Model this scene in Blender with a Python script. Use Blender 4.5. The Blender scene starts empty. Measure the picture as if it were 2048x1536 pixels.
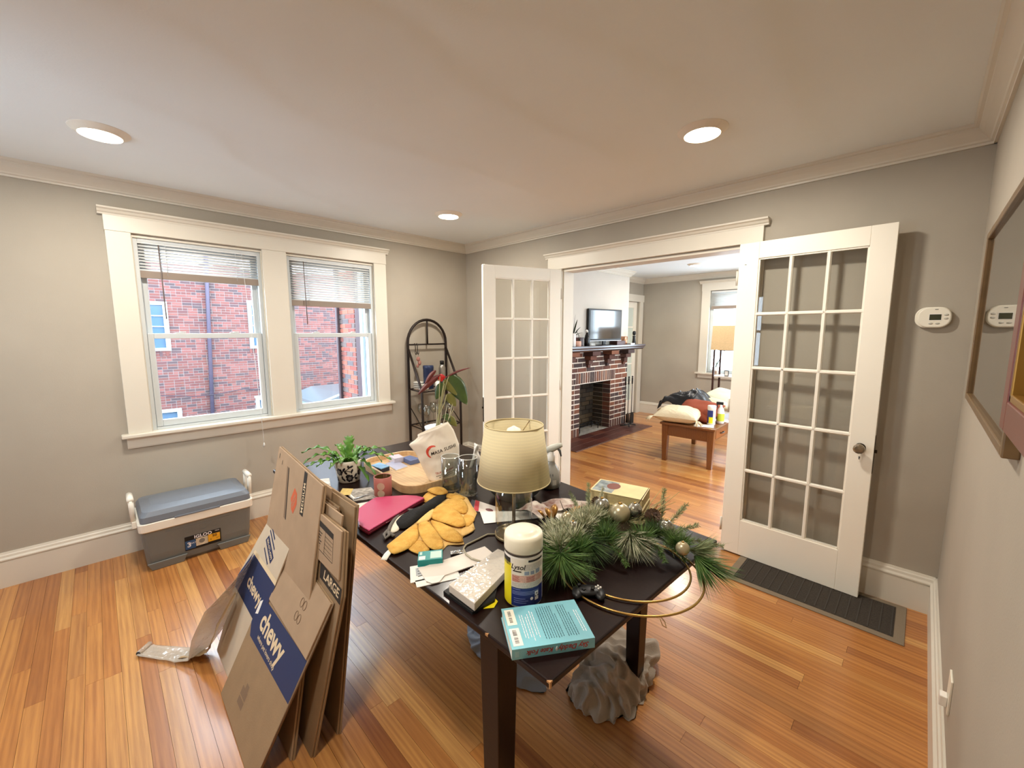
import bpy, bmesh, math, random
from mathutils import Vector, Matrix
R = math.radians
SC = bpy.context.scene
COL = SC.collection

# ---------------------------------------------------------------- camera, world, exposure
YAW, PIT = 0.7828, 0.1249
cam_data = bpy.data.cameras.new('camera')
cam = bpy.data.objects.new('camera', cam_data); COL.objects.link(cam)
cam_data.sensor_width = 36.0; cam_data.lens = 826.25 * 36.0 / 2048.0
cam_data.clip_start = 0.02; cam_data.clip_end = 100
_F = Vector((-math.sin(YAW)*math.cos(PIT), math.cos(YAW)*math.cos(PIT), -math.sin(PIT)))
_R = Vector((math.cos(YAW), math.sin(YAW), 0)); _U = _R.cross(_F)
cam.matrix_world = Matrix(((_R.x, _U.x, -_F.x, 3.7242), (_R.y, _U.y, -_F.y, -3.014), (_R.z, _U.z, -_F.z, 1.4907), (0, 0, 0, 1)))
SC.camera = cam

world = bpy.data.worlds.new('overcast_sky'); SC.world = world; world.use_nodes = True
_bg = world.node_tree.nodes['Background']
_bg.inputs[0].default_value = (0.80, 0.91, 1.0, 1); _bg.inputs[1].default_value = 12.0

SC.view_settings.view_transform = 'Standard'; SC.view_settings.look = 'None'
SC.view_settings.exposure = 0.36; SC.view_settings.gamma = 1.0; SC.view_settings.use_curve_mapping = False
SC.cycles.max_bounces = 8; SC.cycles.diffuse_bounces = 5; SC.cycles.transparent_max_bounces = 20
SC.cycles.sample_clamp_indirect = 6.0; SC.cycles.caustics_refractive = False; SC.cycles.caustics_reflective = False
SC.cycles.adaptive_threshold = 0.025
LAMP_W = 19.0

def window_portal(loc, normal, w, h):
    """sampling guide over a modelled window opening (emits nothing itself)"""
    d = bpy.data.lights.new('window_portal', 'AREA'); d.shape = 'RECTANGLE'; d.size = w; d.size_y = h
    d.cycles.is_portal = True
    o = bpy.data.objects.new('window_portal', d); COL.objects.link(o); o.location = loc
    o.rotation_euler = Vector(normal).to_track_quat('-Z', 'Z').to_euler()
window_portal((-0.12, -2.414, 1.46), (1, 0, 0), .76, 1.32)
window_portal((-0.12, -1.491, 1.46), (1, 0, 0), .76, 1.32)
window_portal((1.62, 4.25, 1.49), (0, -1, 0), .9, 1.34)
window_portal((2.69, 4.25, 1.49), (0, -1, 0), .9, 1.34)
window_portal((1.25, -4.58, 1.5), (0, 1, 0), .7, 1.2)
window_portal((4.72, 1.85, 1.45), (-1, 0, 0), 2.1, 1.3)

# ---------------------------------------------------------------- helpers
def lin(h):
    if not isinstance(h, str): return tuple(h)[:3]
    h = h.lstrip('#'); out = []
    for i in (0, 2, 4):
        c = int(h[i:i+2], 16) / 255.0
        out.append(c/12.92 if c <= .04045 else ((c+.055)/1.055)**2.4)
    return tuple(out)

MATS = {}
def mat(name, col, rough=.6, metal=0, spec=.5, var=0, vscale=8, stretch=(1, 1, 1), bump=0, bscale=60, coat=0, emit=0, ecol=None,
        trans=0, ior=1.45, col2=None, sheen=0, sss=0):
    """procedural principled material: colour mottled by noise, fine relief by a second noise"""
    if name in MATS: return MATS[name]
    m = bpy.data.materials.new(name); m.use_nodes = True; MATS[name] = m
    nt = m.node_tree; b = nt.nodes['Principled BSDF']
    c = lin(col)
    b.inputs['Base Color'].default_value = (*c, 1); b.inputs['Roughness'].default_value = rough
    b.inputs['Metallic'].default_value = metal; b.inputs['Specular IOR Level'].default_value = spec
    b.inputs['Coat Weight'].default_value = coat; b.inputs['Coat Roughness'].default_value = .15
    b.inputs['Transmission Weight'].default_value = trans; b.inputs['IOR'].default_value = ior
    b.inputs['Sheen Weight'].default_value = sheen
    if emit:
        b.inputs['Emission Color'].default_value = (*lin(ecol or col), 1); b.inputs['Emission Strength'].default_value = emit
    if var or bump:
        tc = nt.nodes.new('ShaderNodeTexCoord'); mp = nt.nodes.new('ShaderNodeMapping')
        mp.inputs['Scale'].default_value = stretch
        nt.links.new(tc.outputs['Object'], mp.inputs[0])
    if var:
        n = nt.nodes.new('ShaderNodeTexNoise'); n.inputs['Scale'].default_value = vscale; n.inputs['Detail'].default_value = 5
        nt.links.new(mp.outputs[0], n.inputs['Vector'])
        r = nt.nodes.new('ShaderNodeValToRGB')
        a = lin(col2) if col2 else tuple(x*(1-var) for x in c); d = c if col2 else tuple(min(1, x*(1+var*.6)) for x in c)
        r.color_ramp.elements[0].color = (*a, 1); r.color_ramp.elements[0].position = .32
        r.color_ramp.elements[1].color = (*d, 1); r.color_ramp.elements[1].position = .68
        nt.links.new(n.outputs[0], r.inputs[0]); nt.links.new(r.outputs[0], b.inputs['Base Color'])
    if bump:
        n2 = nt.nodes.new('ShaderNodeTexNoise'); n2.inputs['Scale'].default_value = bscale; n2.inputs['Detail'].default_value = 4
        nt.links.new(mp.outputs[0], n2.inputs['Vector'])
        bp = nt.nodes.new('ShaderNodeBump'); bp.inputs['Strength'].default_value = bump; bp.inputs['Distance'].default_value = .01
        nt.links.new(n2.outputs[0], bp.inputs['Height']); nt.links.new(bp.outputs[0], b.inputs['Normal'])
    return m

def glass_mat(name, tint=(1, 1, 1), refl=1.0, rough=.0, ior=1.5, base=.025):
    """thin clear pane: fresnel reflection over transparency"""
    if name in MATS: return MATS[name]
    m = bpy.data.materials.new(name); m.use_nodes = True; MATS[name] = m
    nt = m.node_tree; nt.nodes.remove(nt.nodes['Principled BSDF']); out = nt.nodes['Material Output']
    tr = nt.nodes.new('ShaderNodeBsdfTransparent'); tr.inputs[0].default_value = (*tint, 1)
    gl = nt.nodes.new('ShaderNodeBsdfGlossy'); gl.inputs['Roughness'].default_value = rough
    lw = nt.nodes.new('ShaderNodeLayerWeight'); lw.inputs['Blend'].default_value = .5
    fr = nt.nodes.new('ShaderNodeMath'); fr.operation = 'POWER'; fr.inputs[1].default_value = 4.5; nt.links.new(lw.outputs['Facing'], fr.inputs[0])
    mu = nt.nodes.new('ShaderNodeMath'); mu.operation = 'MULTIPLY_ADD'; mu.inputs[1].default_value = .8*refl; mu.inputs[2].default_value = base*refl; mu.use_clamp = True
    mx = nt.nodes.new('ShaderNodeMixShader')
    nt.links.new(fr.outputs[0], mu.inputs[0]); nt.links.new(mu.outputs[0], mx.inputs[0])
    nt.links.new(tr.outputs[0], mx.inputs[1]); nt.links.new(gl.outputs[0], mx.inputs[2]); nt.links.new(mx.outputs[0], out.inputs[0])
    return m

def tag(o, label=None, cat=None, group=None, kind=None):
    if label: o['label'] = label
    if cat: o['category'] = cat
    if group: o['group'] = group
    if kind: o['kind'] = kind
    return o

def thing(name, label, cat, loc=(0, 0, 0), rz=0, group=None, kind=None):
    o = bpy.data.objects.new(name, None); COL.objects.link(o); o.empty_display_size = .05
    o.location = loc; o.rotation_euler = (0, 0, rz)
    return tag(o, label, cat, group, kind)

def struct_root(name, label=None, loc=(0, 0, 0)):
    o = bpy.data.objects.new(name, None); COL.objects.link(o); o.empty_display_size = .05; o.location = loc
    o['kind'] = 'structure'
    if label: o['label'] = label
    return o

class MB:
    """collects geometry; build() links it as ONE mesh object"""
    def __init__(s): s.v = []; s.f = []; s.mi = []; s.k = 0; s.sm = []; s.smooth = False
    def _add(s, vs, fs, smooth=None):
        o = len(s.v); s.v += [tuple(p) for p in vs]
        for f in fs: s.f.append(tuple(i+o for i in f)); s.mi.append(s.k); s.sm.append(s.smooth if smooth is None else smooth)
        return s
    def box(s, x0, x1, y0, y1, z0, z1, m=None):
        vs = [(x, y, z) for z in (z0, z1) for y in (y0, y1) for x in (x0, x1)]
        if m is not None: vs = [m @ Vector(p) for p in vs]
        return s._add(vs, [(0, 2, 3, 1), (4, 5, 7, 6), (0, 1, 5, 4), (2, 6, 7, 3), (0, 4, 6, 2), (1, 3, 7, 5)])
    def hexa(s, b, t):
        """b, t: four corner points each, same winding (counter-clockwise from above)"""
        return s._add(list(b)+list(t), [(3, 2, 1, 0), (4, 5, 6, 7), (0, 1, 5, 4), (1, 2, 6, 5), (2, 3, 7, 6), (3, 0, 4, 7)])
    def prism(s, pts, d, m=None):
        """planar outline (3d points) extruded along vector d"""
        n = len(pts); a = [Vector(p) for p in pts]; b = [p+Vector(d) for p in a]
        if m is not None: a = [m @ p for p in a]; b = [m @ p for p in b]
        return s._add(a+b, [tuple(range(n))[::-1], tuple(range(n, 2*n))]+[(i, (i+1) % n, n+(i+1) % n, n+i) for i in range(n)])
    def plate(s, pts, m=None):
        if m is not None: pts = [m @ Vector(p) for p in pts]
        return s._add(pts, [tuple(range(len(pts)))])
    def tube(s, path, r, n=8, closed=False, smooth=True, flat=None):
        P = [Vector(p) for p in path]; N = len(P); rings = []
        rr = r if hasattr(r, '__len__') else [r]*N
        up = None
        for i in range(N):
            if closed: t = P[(i+1) % N]-P[i-1]
            else: t = P[min(i+1, N-1)]-P[max(i-1, 0)]
            t = t.normalized() if t.length > 1e-9 else Vector((0, 0, 1))
            if up is None: up = Vector((0, 0, 1)) if abs(t.z) < .9 else Vector((1, 0, 0))
            side = t.cross(up)
            if side.length < 1e-6: side = t.cross(Vector((1, 0.3, 0)))
            side.normalize(); up = side.cross(t).normalized()
            fl = flat or 1
            rings.append([P[i]+(side*math.cos(2*math.pi*k/n)+up*math.sin(2*math.pi*k/n)*fl)*rr[i] for k in range(n)])
        fs = []; M_ = N if closed else N-1
        for i in range(M_):
            j = (i+1) % N
            for k in range(n): fs.append((i*n+k, i*n+(k+1) % n, j*n+(k+1) % n, j*n+k))
        if not closed: fs += [tuple(range(n))[::-1], tuple((N-1)*n+k for k in range(n))]
        return s._add([p for q in rings for p in q], fs, smooth)
    def cyl(s, p0, p1, r0, r1=None, n=16, smooth=True):
        return s.tube([p0, p1], [r0, r0 if r1 is None else r1], n, smooth=smooth)
    def lathe(s, prof, n=32, c=(0, 0, 0), smooth=True, cap=True, a0=0, a1=None):
        """prof: (radius, z) pairs about a vertical axis at c"""
        full = a1 is None; A1 = a0+2*math.pi if full else a1; cols = n if full else n+1
        vs = [(c[0]+r*math.cos(a0+(A1-a0)*k/n), c[1]+r*math.sin(a0+(A1-a0)*k/n), c[2]+z) for r, z in prof for k in range(cols)]
        fs = []
        for i in range(len(prof)-1):
            for k in range(n):
                k2 = (k+1) % n if full else k+1
                fs.append((i*cols+k, i*cols+k2, (i+1)*cols+k2, (i+1)*cols+k))
        if cap and full:
            if prof[0][0] > 1e-6: fs.append(tuple(range(n))[::-1])
            if prof[-1][0] > 1e-6: fs.append(tuple((len(prof)-1)*cols+k for k in range(n)))
        return s._add(vs, fs, smooth)
    def ball(s, c, r, nu=20, nv=12, sq=(1, 1, 1)):
        prof = [(math.sin(math.pi*i/nv), -math.cos(math.pi*i/nv)) for i in range(nv+1)]
        o = len(s.v); s.lathe(prof, nu, cap=False)
        for i in range(o, len(s.v)):
            p = s.v[i]; s.v[i] = (c[0]+p[0]*r*sq[0], c[1]+p[1]*r*sq[1], c[2]+p[2]*r*sq[2])
        return s
    def grid(s, fn, nu, nv, smooth=True, wrap=False):
        vs = [fn(i/nu, j/nv) for j in range(nv+1) for i in range(nu+(0 if wrap else 1))]
        w = nu if wrap else nu+1; fs = []
        for j in range(nv):
            for i in range(nu):
                i2 = (i+1) % w if wrap else i+1
                fs.append((j*w+i, j*w+i2, (j+1)*w+i2, (j+1)*w+i))
        return s._add(vs, fs, smooth)
    def build(s, name, mats, parent=None, world=False, bevel=0, solid=0, sub=0, loc=None, rot=None, kind=None, label=None, m=None, clean=False, soff=0):
        vs = s.v
        if m is not None: vs = [tuple(m @ Vector(p)) for p in vs]
        if world and parent is not None:
            L = parent.location; vs = [(p[0]-L.x, p[1]-L.y, p[2]-L.z) for p in vs]
        me = bpy.data.meshes.new(name); me.from_pydata([tuple(p) for p in vs], [], s.f)
        if not isinstance(mats, (list, tuple)): mats = [mats]
        for mm in mats: me.materials.append(mm)
        if clean:
            bm = bmesh.new(); bm.from_mesh(me); bmesh.ops.remove_doubles(bm, verts=bm.verts, dist=1e-5)
            bmesh.ops.recalc_face_normals(bm, faces=bm.faces); bm.to_mesh(me); bm.free()
            if any(s.sm):
                me.polygons.foreach_set('use_smooth', [True]*len(me.polygons))
        else:
            me.polygons.foreach_set('material_index', s.mi); me.polygons.foreach_set('use_smooth', s.sm)
        me.update()
        o = bpy.data.objects.new(name, me); COL.objects.link(o)
        if loc is not None: o.location = loc
        if rot is not None: o.rotation_euler = rot
        if parent is not None: o.parent = parent
        if solid:
            q = o.modifiers.new('thickness', 'SOLIDIFY'); q.thickness = solid; q.offset = soff
        if sub:
            q = o.modifiers.new('smooth', 'SUBSURF'); q.levels = sub; q.render_levels = sub
        if bevel:
            q = o.modifiers.new('edge', 'BEVEL'); q.width = bevel; q.segments = 2; q.limit_method = 'ANGLE'; q.angle_limit = R(40)
        if kind: o['kind'] = kind
        if label: o['label'] = label
        return o

def text_mesh(txt, size, bold=0.0, shear=0.0, spacing=1.0, extrude=0.0, align='CENTER', res=3):
    """vertices and faces of a line of lettering in its own xy plane"""
    cu = bpy.data.curves.new('t', 'FONT'); cu.body = txt; cu.size = size; cu.offset = bold; cu.shear = shear
    cu.space_character = spacing; cu.extrude = extrude; cu.align_x = align; cu.align_y = 'CENTER'; cu.resolution_u = res
    o = bpy.data.objects.new('t', cu); me = bpy.data.meshes.new_from_object(o)
    vs = [v.co.copy() for v in me.vertices]; fs = [tuple(p.vertices) for p in me.polygons]
    bpy.data.objects.remove(o); bpy.data.curves.remove(cu); bpy.data.meshes.remove(me)
    return vs, fs
def lettering(mb, txt, size, m=None, fn=None, **kw):
    vs, fs = text_mesh(txt, size, **kw)
    if m is not None: vs = [m @ p for p in vs]
    if fn is not None: vs = [fn(p) for p in vs]
    return mb._add(vs, fs, False)
def frame_matrix(o, x, y):
    """matrix whose columns are the (unit) x and y directions given, at origin o"""
    x = Vector(x).normalized(); y = Vector(y); y = (y-x*y.dot(x)).normalized(); z = x.cross(y)
    return Matrix(((x.x, y.x, z.x, o[0]), (x.y, y.y, z.y, o[1]), (x.z, y.z, z.z, o[2]), (0, 0, 0, 1)))
def copy_tree(o, parent=None):
    c = o.copy(); COL.objects.link(c); c.parent = parent
    for ch in list(o.children):
        if ch is not c: copy_tree(ch, c)
    return c
def piece(name, me, loc, parent, scale=(1, 1, 1), rot=None):
    o = bpy.data.objects.new(name, me); COL.objects.link(o); o.location = loc; o.scale = scale; o.parent = parent
    if rot: o.rotation_euler = rot
    return o
def noise3(x, y, z, seed=0):
    from mathutils import noise
    return noise.noise(Vector((x+seed*7.3, y-seed*3.1, z+seed*1.7)))
# ---------------------------------------------------------------- setting materials
W, H = 3.88, 2.44          # right wall plane, ceiling height
def wood_mat(name, tones, rnd='object', axis=0, rough=.32, coat=.5, grain=1.0, gs=1.0, spec=.5):
    m = bpy.data.materials.new(name); m.use_nodes = True; MATS[name] = m
    nt = m.node_tree; L = nt.links.new; b = nt.nodes['Principled BSDF']
    b.inputs['Roughness'].default_value = rough; b.inputs['Coat Weight'].default_value = coat; b.inputs['Coat Roughness'].default_value = .18; b.inputs['Specular IOR Level'].default_value = spec
    if rnd == 'object': src = nt.nodes.new('ShaderNodeObjectInfo').outputs['Random']
    elif rnd == 'attr':
        a = nt.nodes.new('ShaderNodeAttribute'); a.attribute_name = 'rnd'; src = a.outputs['Fac']
    else:
        vv = nt.nodes.new('ShaderNodeValue'); vv.outputs[0].default_value = .5; src = vv.outputs[0]
    geo = nt.nodes.new('ShaderNodeTexCoord') if rnd == 'none' else nt.nodes.new('ShaderNodeNewGeometry')
    pos = geo.outputs['Object'] if rnd == 'none' else geo.outputs['Position']
    mul = nt.nodes.new('ShaderNodeMath'); mul.operation = 'MULTIPLY'; mul.inputs[1].default_value = 91.7; L(src, mul.inputs[0])
    cmb = nt.nodes.new('ShaderNodeCombineXYZ'); L(mul.outputs[0], cmb.inputs[0]); L(mul.outputs[0], cmb.inputs[1])
    add = nt.nodes.new('ShaderNodeVectorMath'); add.operation = 'ADD'; L(pos, add.inputs[0]); L(cmb.outputs[0], add.inputs[1])
    mp = nt.nodes.new('ShaderNodeMapping'); s = [85*gs]*3; s[axis] = 3.2*gs; mp.inputs['Scale'].default_value = s; L(add.outputs[0], mp.inputs[0])
    n1 = nt.nodes.new('ShaderNodeTexNoise'); n1.inputs['Scale'].default_value = 1.0; n1.inputs['Detail'].default_value = 6; n1.inputs['Roughness'].default_value = .62
    L(mp.outputs[0], n1.inputs['Vector'])
    # broad cathedral figure: bands bent by low-frequency noise
    mp2 = nt.nodes.new('ShaderNodeMapping'); s2 = [26*gs]*3; s2[axis] = 1.3*gs; mp2.inputs['Scale'].default_value = s2; L(add.outputs[0], mp2.inputs[0])
    wv = nt.nodes.new('ShaderNodeTexWave'); wv.bands_direction = 'XYZ'[1 if axis == 0 else 0]; wv.inputs['Scale'].default_value = .55
    wv.inputs['Distortion'].default_value = 11; wv.inputs['Detail'].default_value = 2; wv.inputs['Detail Scale'].default_value = .6
    L(mp2.outputs[0], wv.inputs['Vector'])
    ramp = nt.nodes.new('ShaderNodeValToRGB'); cr = ramp.color_ramp
    while len(cr.elements) < len(tones): cr.elements.new(.5)
    for i, t in enumerate(tones): cr.elements[i].position = i/(len(tones)-1); cr.elements[i].color = (*lin(t), 1)
    L(src, ramp.inputs[0])
    g = nt.nodes.new('ShaderNodeMath'); g.operation = 'MULTIPLY_ADD'; g.inputs[1].default_value = .16; L(wv.outputs[0], g.inputs[0]); gg = nt.nodes.new('ShaderNodeMath'); gg.operation = 'MULTIPLY'; gg.inputs[1].default_value = .8; L(n1.outputs[0], gg.inputs[0]); L(gg.outputs[0], g.inputs[2])
    mr = nt.nodes.new('ShaderNodeMapRange'); mr.inputs['From Min'].default_value = .25; mr.inputs['From Max'].default_value = .62
    mr.inputs['To Min'].default_value = 1-.30*grain; mr.inputs['To Max'].default_value = 1+.12*grain; L(g.outputs[0], mr.inputs['Value'])
    mx = nt.nodes.new('ShaderNodeMix'); mx.data_type = 'RGBA'; mx.blend_type = 'MULTIPLY'; mx.inputs['Factor'].default_value = 1
    L(ramp.outputs[0], mx.inputs['A'])
    cg = nt.nodes.new('ShaderNodeCombineColor'); pw = nt.nodes.new('ShaderNodeMath'); pw.operation = 'POWER'; pw.inputs[1].default_value = 1.35
    L(mr.outputs[0], pw.inputs[0]); L(mr.outputs[0], cg.inputs[0]); L(pw.outputs[0], cg.inputs[1]); L(pw.outputs[0], cg.inputs[2])
    L(cg.outputs[0], mx.inputs['B']); L(mx.outputs['Result'], b.inputs['Base Color'])
    bp = nt.nodes.new('ShaderNodeBump'); bp.inputs['Strength'].default_value = .05; bp.inputs['Distance'].default_value = .004
    L(n1.outputs[0], bp.inputs['Height']); L(bp.outputs[0], b.inputs['Normal'])
    return m
WALL = mat('greige_wall_paint', '#a79f91', rough=.75, var=.05, vscale=2.5, bump=.06, bscale=180)
CEIL = mat('ceiling_paint', '#e4eaec', rough=.9, var=.03, vscale=1.2, bump=.05, bscale=120)
TRIM = mat('white_trim_paint', '#d3cdbf', rough=.38, var=.02, vscale=3, bump=.015, bscale=40)
DOORP = mat('white_door_paint', '#ebe6d8', rough=.34, var=.02, vscale=3)
VINYL = mat('white_vinyl', '#c3c9ca', rough=.4)
GLASS = glass_mat('window_glass', (.96, .98, 1.0))
DGLASS = glass_mat('door_glass', (.97, .975, .97), 1.2)
SUBF = mat('dark_joint_wood', '#4a2c16', rough=.8)  # dark subfloor colour showing in the gaps between strips
OAK = ['#8e5529', '#a66a35', '#ba7f44', '#ac6f36', '#c18849', '#985c2d', '#c79455', '#b17339']
FLOOR_M = wood_mat('oak_strip', OAK, 'object')
FLOOR_A = wood_mat('oak_strip_far', OAK, 'attr')

# ---------------------------------------------------------------- floor: base slab and oak strips
floor = MB().box(-.2, 4.8, -4.6, 4.3, -.06, -.012).build('floor', SUBF)
tag(floor, 'varnished oak strip floor running through both rooms', None, None, 'structure')
rng = random.Random(7)
unit = MB().box(0, 1, -.0281, .0281, -.012, 0).build('plank', FLOOR_M)
unit_me = unit.data; bpy.data.objects.remove(unit)
singles = []; rest = []
nrow = int(4.6/.0571)
for r_ in range(nrow):
    y = .14-.0571*(r_+.5)-.0
    x = -.0-rng.uniform(0, 1.2)
    while x < W:
        ln = rng.choice((.55, .75, .9, 1.1, 1.35, 1.6, 1.9)) * rng.uniform(.9, 1.1)
        x0 = max(x, 0.0); x1 = min(x+ln, W)
        if x1-x0 > .04: (singles if y > -3.75 else rest).append((x0, x1, y))
        x += ln
singles.sort(key=lambda t: (t[0]+t[1])*.5*0.6-t[2], reverse=True)
for i, (x0, x1, y) in enumerate(singles):
    if i < 296: piece('plank', unit_me, (x0+.0004, y, 0), floor, (x1-x0-.0009, 1, 1))
    else: rest.append((x0, x1, y))
y = .14+.0285
while y < 4.13:
    x = -.02-rng.uniform(0, 1.2)
    while x < 4.6:
        ln = rng.choice((.6, .9, 1.2, 1.6, 2.0)); x0 = max(x, 0); x1 = min(x+ln, 4.6)
        if x1-x0 > .04: rest.append((x0, x1, y))
        x += ln
    y += .0571
for yy in (-.6,):
    pass
mb = MB(); cols = []
for x0, x1, y in rest:
    mb.box(x0+.0004, x1-.0005, y-.0283, y+.0283, -.012, 0); cols += [rng.random()]*6
far_planks = mb.build('plank_field', FLOOR_A, floor, kind='stuff')
at = far_planks.data.attributes.new('rnd', 'FLOAT', 'FACE'); at.data.foreach_set('value', cols)

# ---------------------------------------------------------------- ceiling and walls
RIDGES = [[(2.0, -3.3), (1.98, -2.73), (1.94, -2.61), (1.71, -2.33), (1.70, -2.14), (1.72, -1.76), (1.75, -1.27), (1.78, -.5)], [(2.35, -3.2), (2.42, -2.46), (2.50, -2.26), (2.40, -2.03), (2.38, -1.66), (2.45, -.9)], [(2.6, -2.6), (2.65, -2.22), (2.66, -2.13), (2.81, -1.93), (2.95, -1.4)], [(1.35, -2.9), (1.25, -2.52), (.99, -2.39), (.53, -1.77), (.3, -1.0)], [(3.3, -2.8), (3.32, -1.9), (3.25, -.6)]]
def ceiling_build():
    """plaster ceiling with the taped seams and sags that show as soft ridges"""
    mb = MB()
    segs = [(Vector(p), Vector(q)) for L_ in RIDGES for p, q in zip(L_, L_[1:])]
    def ridge(x, y):
        P = Vector((x, y)); best = 9; sg = 1
        for p, q in segs:
            d = q-p; t = max(0, min(1, (P-p).dot(d)/d.length_squared)); c = p+d*t; e = (P-c).length
            if e < best: best = e; sg = 1 if d.x*(P.y-p.y)-d.y*(P.x-p.x) > 0 else -1
        return -.0085*math.exp(-(best/.13)**2) if sg > 0 else -.0085*math.exp(-(best/.03)**2)
    def fn(u, v):
        x = W*u; y = -4.45+4.45*v
        k = min(1, u*12, (1-u)*12, v*12, (1-v)*12)
        return (x, y, H-.0005+k*(ridge(x, y)-.004*max(0, noise3(x*1.1, y*1.1, .3))-.0015*noise3(x*4, y*2, 2.)))
    mb.grid(fn, 110, 125)
    mb.box(-.2, 4.8, -4.6, 4.3, H, H+.12)
    return tag(mb.build('ceiling', CEIL), 'off-white plaster ceiling over both rooms', None, None, 'structure')
ceiling_build()
def wall(name, boxes, label, m=WALL):
    mb = MB()
    for b in boxes: mb.box(*b)
    return tag(mb.build(name, m), label, None, None, 'structure')
J0, J1, M0, M1 = -2.794, -1.112, -2.035, -1.871    # window openings along the left wall
ZS, ZH = .79, 2.118
wall('wall_left', [(-.2, 0, -4.6, J0, 0, H), (-.2, 0, J1, 0, 0, H), (-.2, 0, J0, J1, 0, ZS), (-.2, 0, J0, J1, ZH, H), (-.2, 0, M0, M1, ZS, ZH)], 'greige wall with the double window')
OX0, OX1, OZ = 1.365, 2.865, 2.045
wall('wall_back', [(-.2, OX0, 0, .14, 0, H), (OX1, W+.9, 0, .14, 0, H), (OX0, OX1, 0, .14, OZ, H)], 'greige wall with the wide french door opening')
wall('wall_right', [(W, W+.15, -4.6, 0, 0, H)], 'greige wall with the framed pictures')
wall('wall_front', [(-.2, .9, -4.6, -4.45, 0, H), (1.6, W+.15, -4.6, -4.45, 0, H), (.9, 1.6, -4.6, -4.45, 0, .9), (.9, 1.6, -4.6, -4.45, 2.1, H)], 'greige wall behind the viewer with the opening of the added window')
YF = 4.13
wall('wall_living_left', [(-.2, 0, .14, 3.2, 0, H), (-.2, 0, 4.0, YF, 0, H), (-.2, 0, 3.2, 4.0, 2.03, H), (-.2, -.12, 3.2, 4.0, 0, 2.03)], 'pale greige wall beyond the fireplace')
FX0, FX1, FZ0, FZ1 = 1.18, 2.06, .825, 2.155
wall('wall_living_back', [(-.2, FX0, YF, YF+.18, 0, H), (FX1, 2.25, YF, YF+.18, 0, H), (3.13, 4.8, YF, YF+.18, 0, H), (FX0, FX1, YF, YF+.18, 0, FZ0), (FX0, FX1, YF, YF+.18, FZ1, H), (2.25, 3.13, YF, YF+.18, 0, FZ0), (2.25, 3.13, YF, YF+.18, FZ1, H)], 'pale greige wall of the living room with the far window and an added one')
wall('wall_living_right', [(4.6, 4.8, .14, .8, 0, H), (4.6, 4.8, 2.9, YF, 0, H), (4.6, 4.8, .8, 2.9, 0, .8), (4.6, 4.8, .8, 2.9, 2.1, H)], 'living room wall with the side window')
# chimney breast above and beside the brick
BX, BY0, BY1 = .333, 1.27, 3.05
wall('wall_chimney', [(0, BX-.012, BY0, BY1, 1.22, H), (0, BX-.012, BY0-.001, BY0+.02, 0, 1.22)], 'pale chimney breast above the brick fireplace', mat('chimney_paint', '#c4beb4', rough=.8, var=.03, vscale=3))

# ---------------------------------------------------------------- crown moulding and baseboards
CROWN = [(0, H-.086), (.012, H-.086), (.013, H-.076), (.022, H-.072), (.026, H-.064), (.05, H-.042), (.064, H-.024), (.066, H-.017), (.078, H-.013), (.085, H-.001), (0, H-.001)]
BASE = [(0, .0), (.02, 0), (.02, .155), (.017, .158), (.024, .163), (.024, .170), (.016, .180), (.014, .192), (.009, .198), (.006, .208), (0, .208)]
def run(name, prof, ax, wallpos, sgn, a, b, label=None, m0=0, m1=0):
    """profile swept along a wall: ax 0 runs along x at y=wallpos, ax 1 runs along y at x=wallpos; sgn points into the room"""
    mb = MB()
    n = len(prof)   # m0, m1: how far each end runs past its corner per unit of depth (mitre)
    if ax == 0: pts = [(a-m0*d, wallpos+sgn*d, z) for d, z in prof]+[(b+m1*d, wallpos+sgn*d, z) for d, z in prof]
    else: pts = [(wallpos+sgn*d, a-m0*d, z) for d, z in prof]+[(wallpos+sgn*d, b+m1*d, z) for d, z in prof]
    mb._add(pts, [tuple(range(n))[::-1], tuple(range(n, 2*n))]+[(i, (i+1) % n, n+(i+1) % n, n+i) for i in range(n)])
    return tag(mb.build(name, TRIM, clean=True), label, None, None, 'structure')
run('trim_1', CROWN, 1, 0, 1, -4.45, 0, 'white crown moulding along the window wall')
run('trim_2', CROWN, 0, 0, -1, 0, W, 'white crown moulding above the french door opening')
run('trim_3', CROWN, 1, W, -1, -4.45, 0, 'white crown moulding along the right wall')
run('trim_4', CROWN, 0, YF, -1, 0, 4.6, 'white crown moulding on the living room far wall')
run('trim_5', CROWN, 1, BX-.012, 1, BY0, BY1, 'white crown moulding around the chimney breast', 1, 1)
run('trim_6', CROWN, 1, 0, 1, BY1, YF, 'white crown moulding over the recessed glazed door')
run('trim_7', CROWN, 0, BY1, 1, 0, BX-.012, 'white crown return at the side of the chimney breast', 0, 1)
run('baseboard_left', BASE, 1, 0, 1, -4.45, 0, 'tall white baseboard along the window wall')
run('baseboard_back_right', BASE, 0, 0, -1, 2.98, W, 'tall white baseboard behind the open glazed door')
run('baseboard_back_left', BASE, 0, 0, -1, 0, 1.25, 'tall white baseboard in the corner behind the rack')
run('baseboard_right', BASE, 1, W, -1, -4.45, 0, 'tall white baseboard along the right wall')
run('baseboard_living', BASE, 0, YF, -1, 0.0, 4.6, 'white baseboard on the living room far wall')

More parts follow.
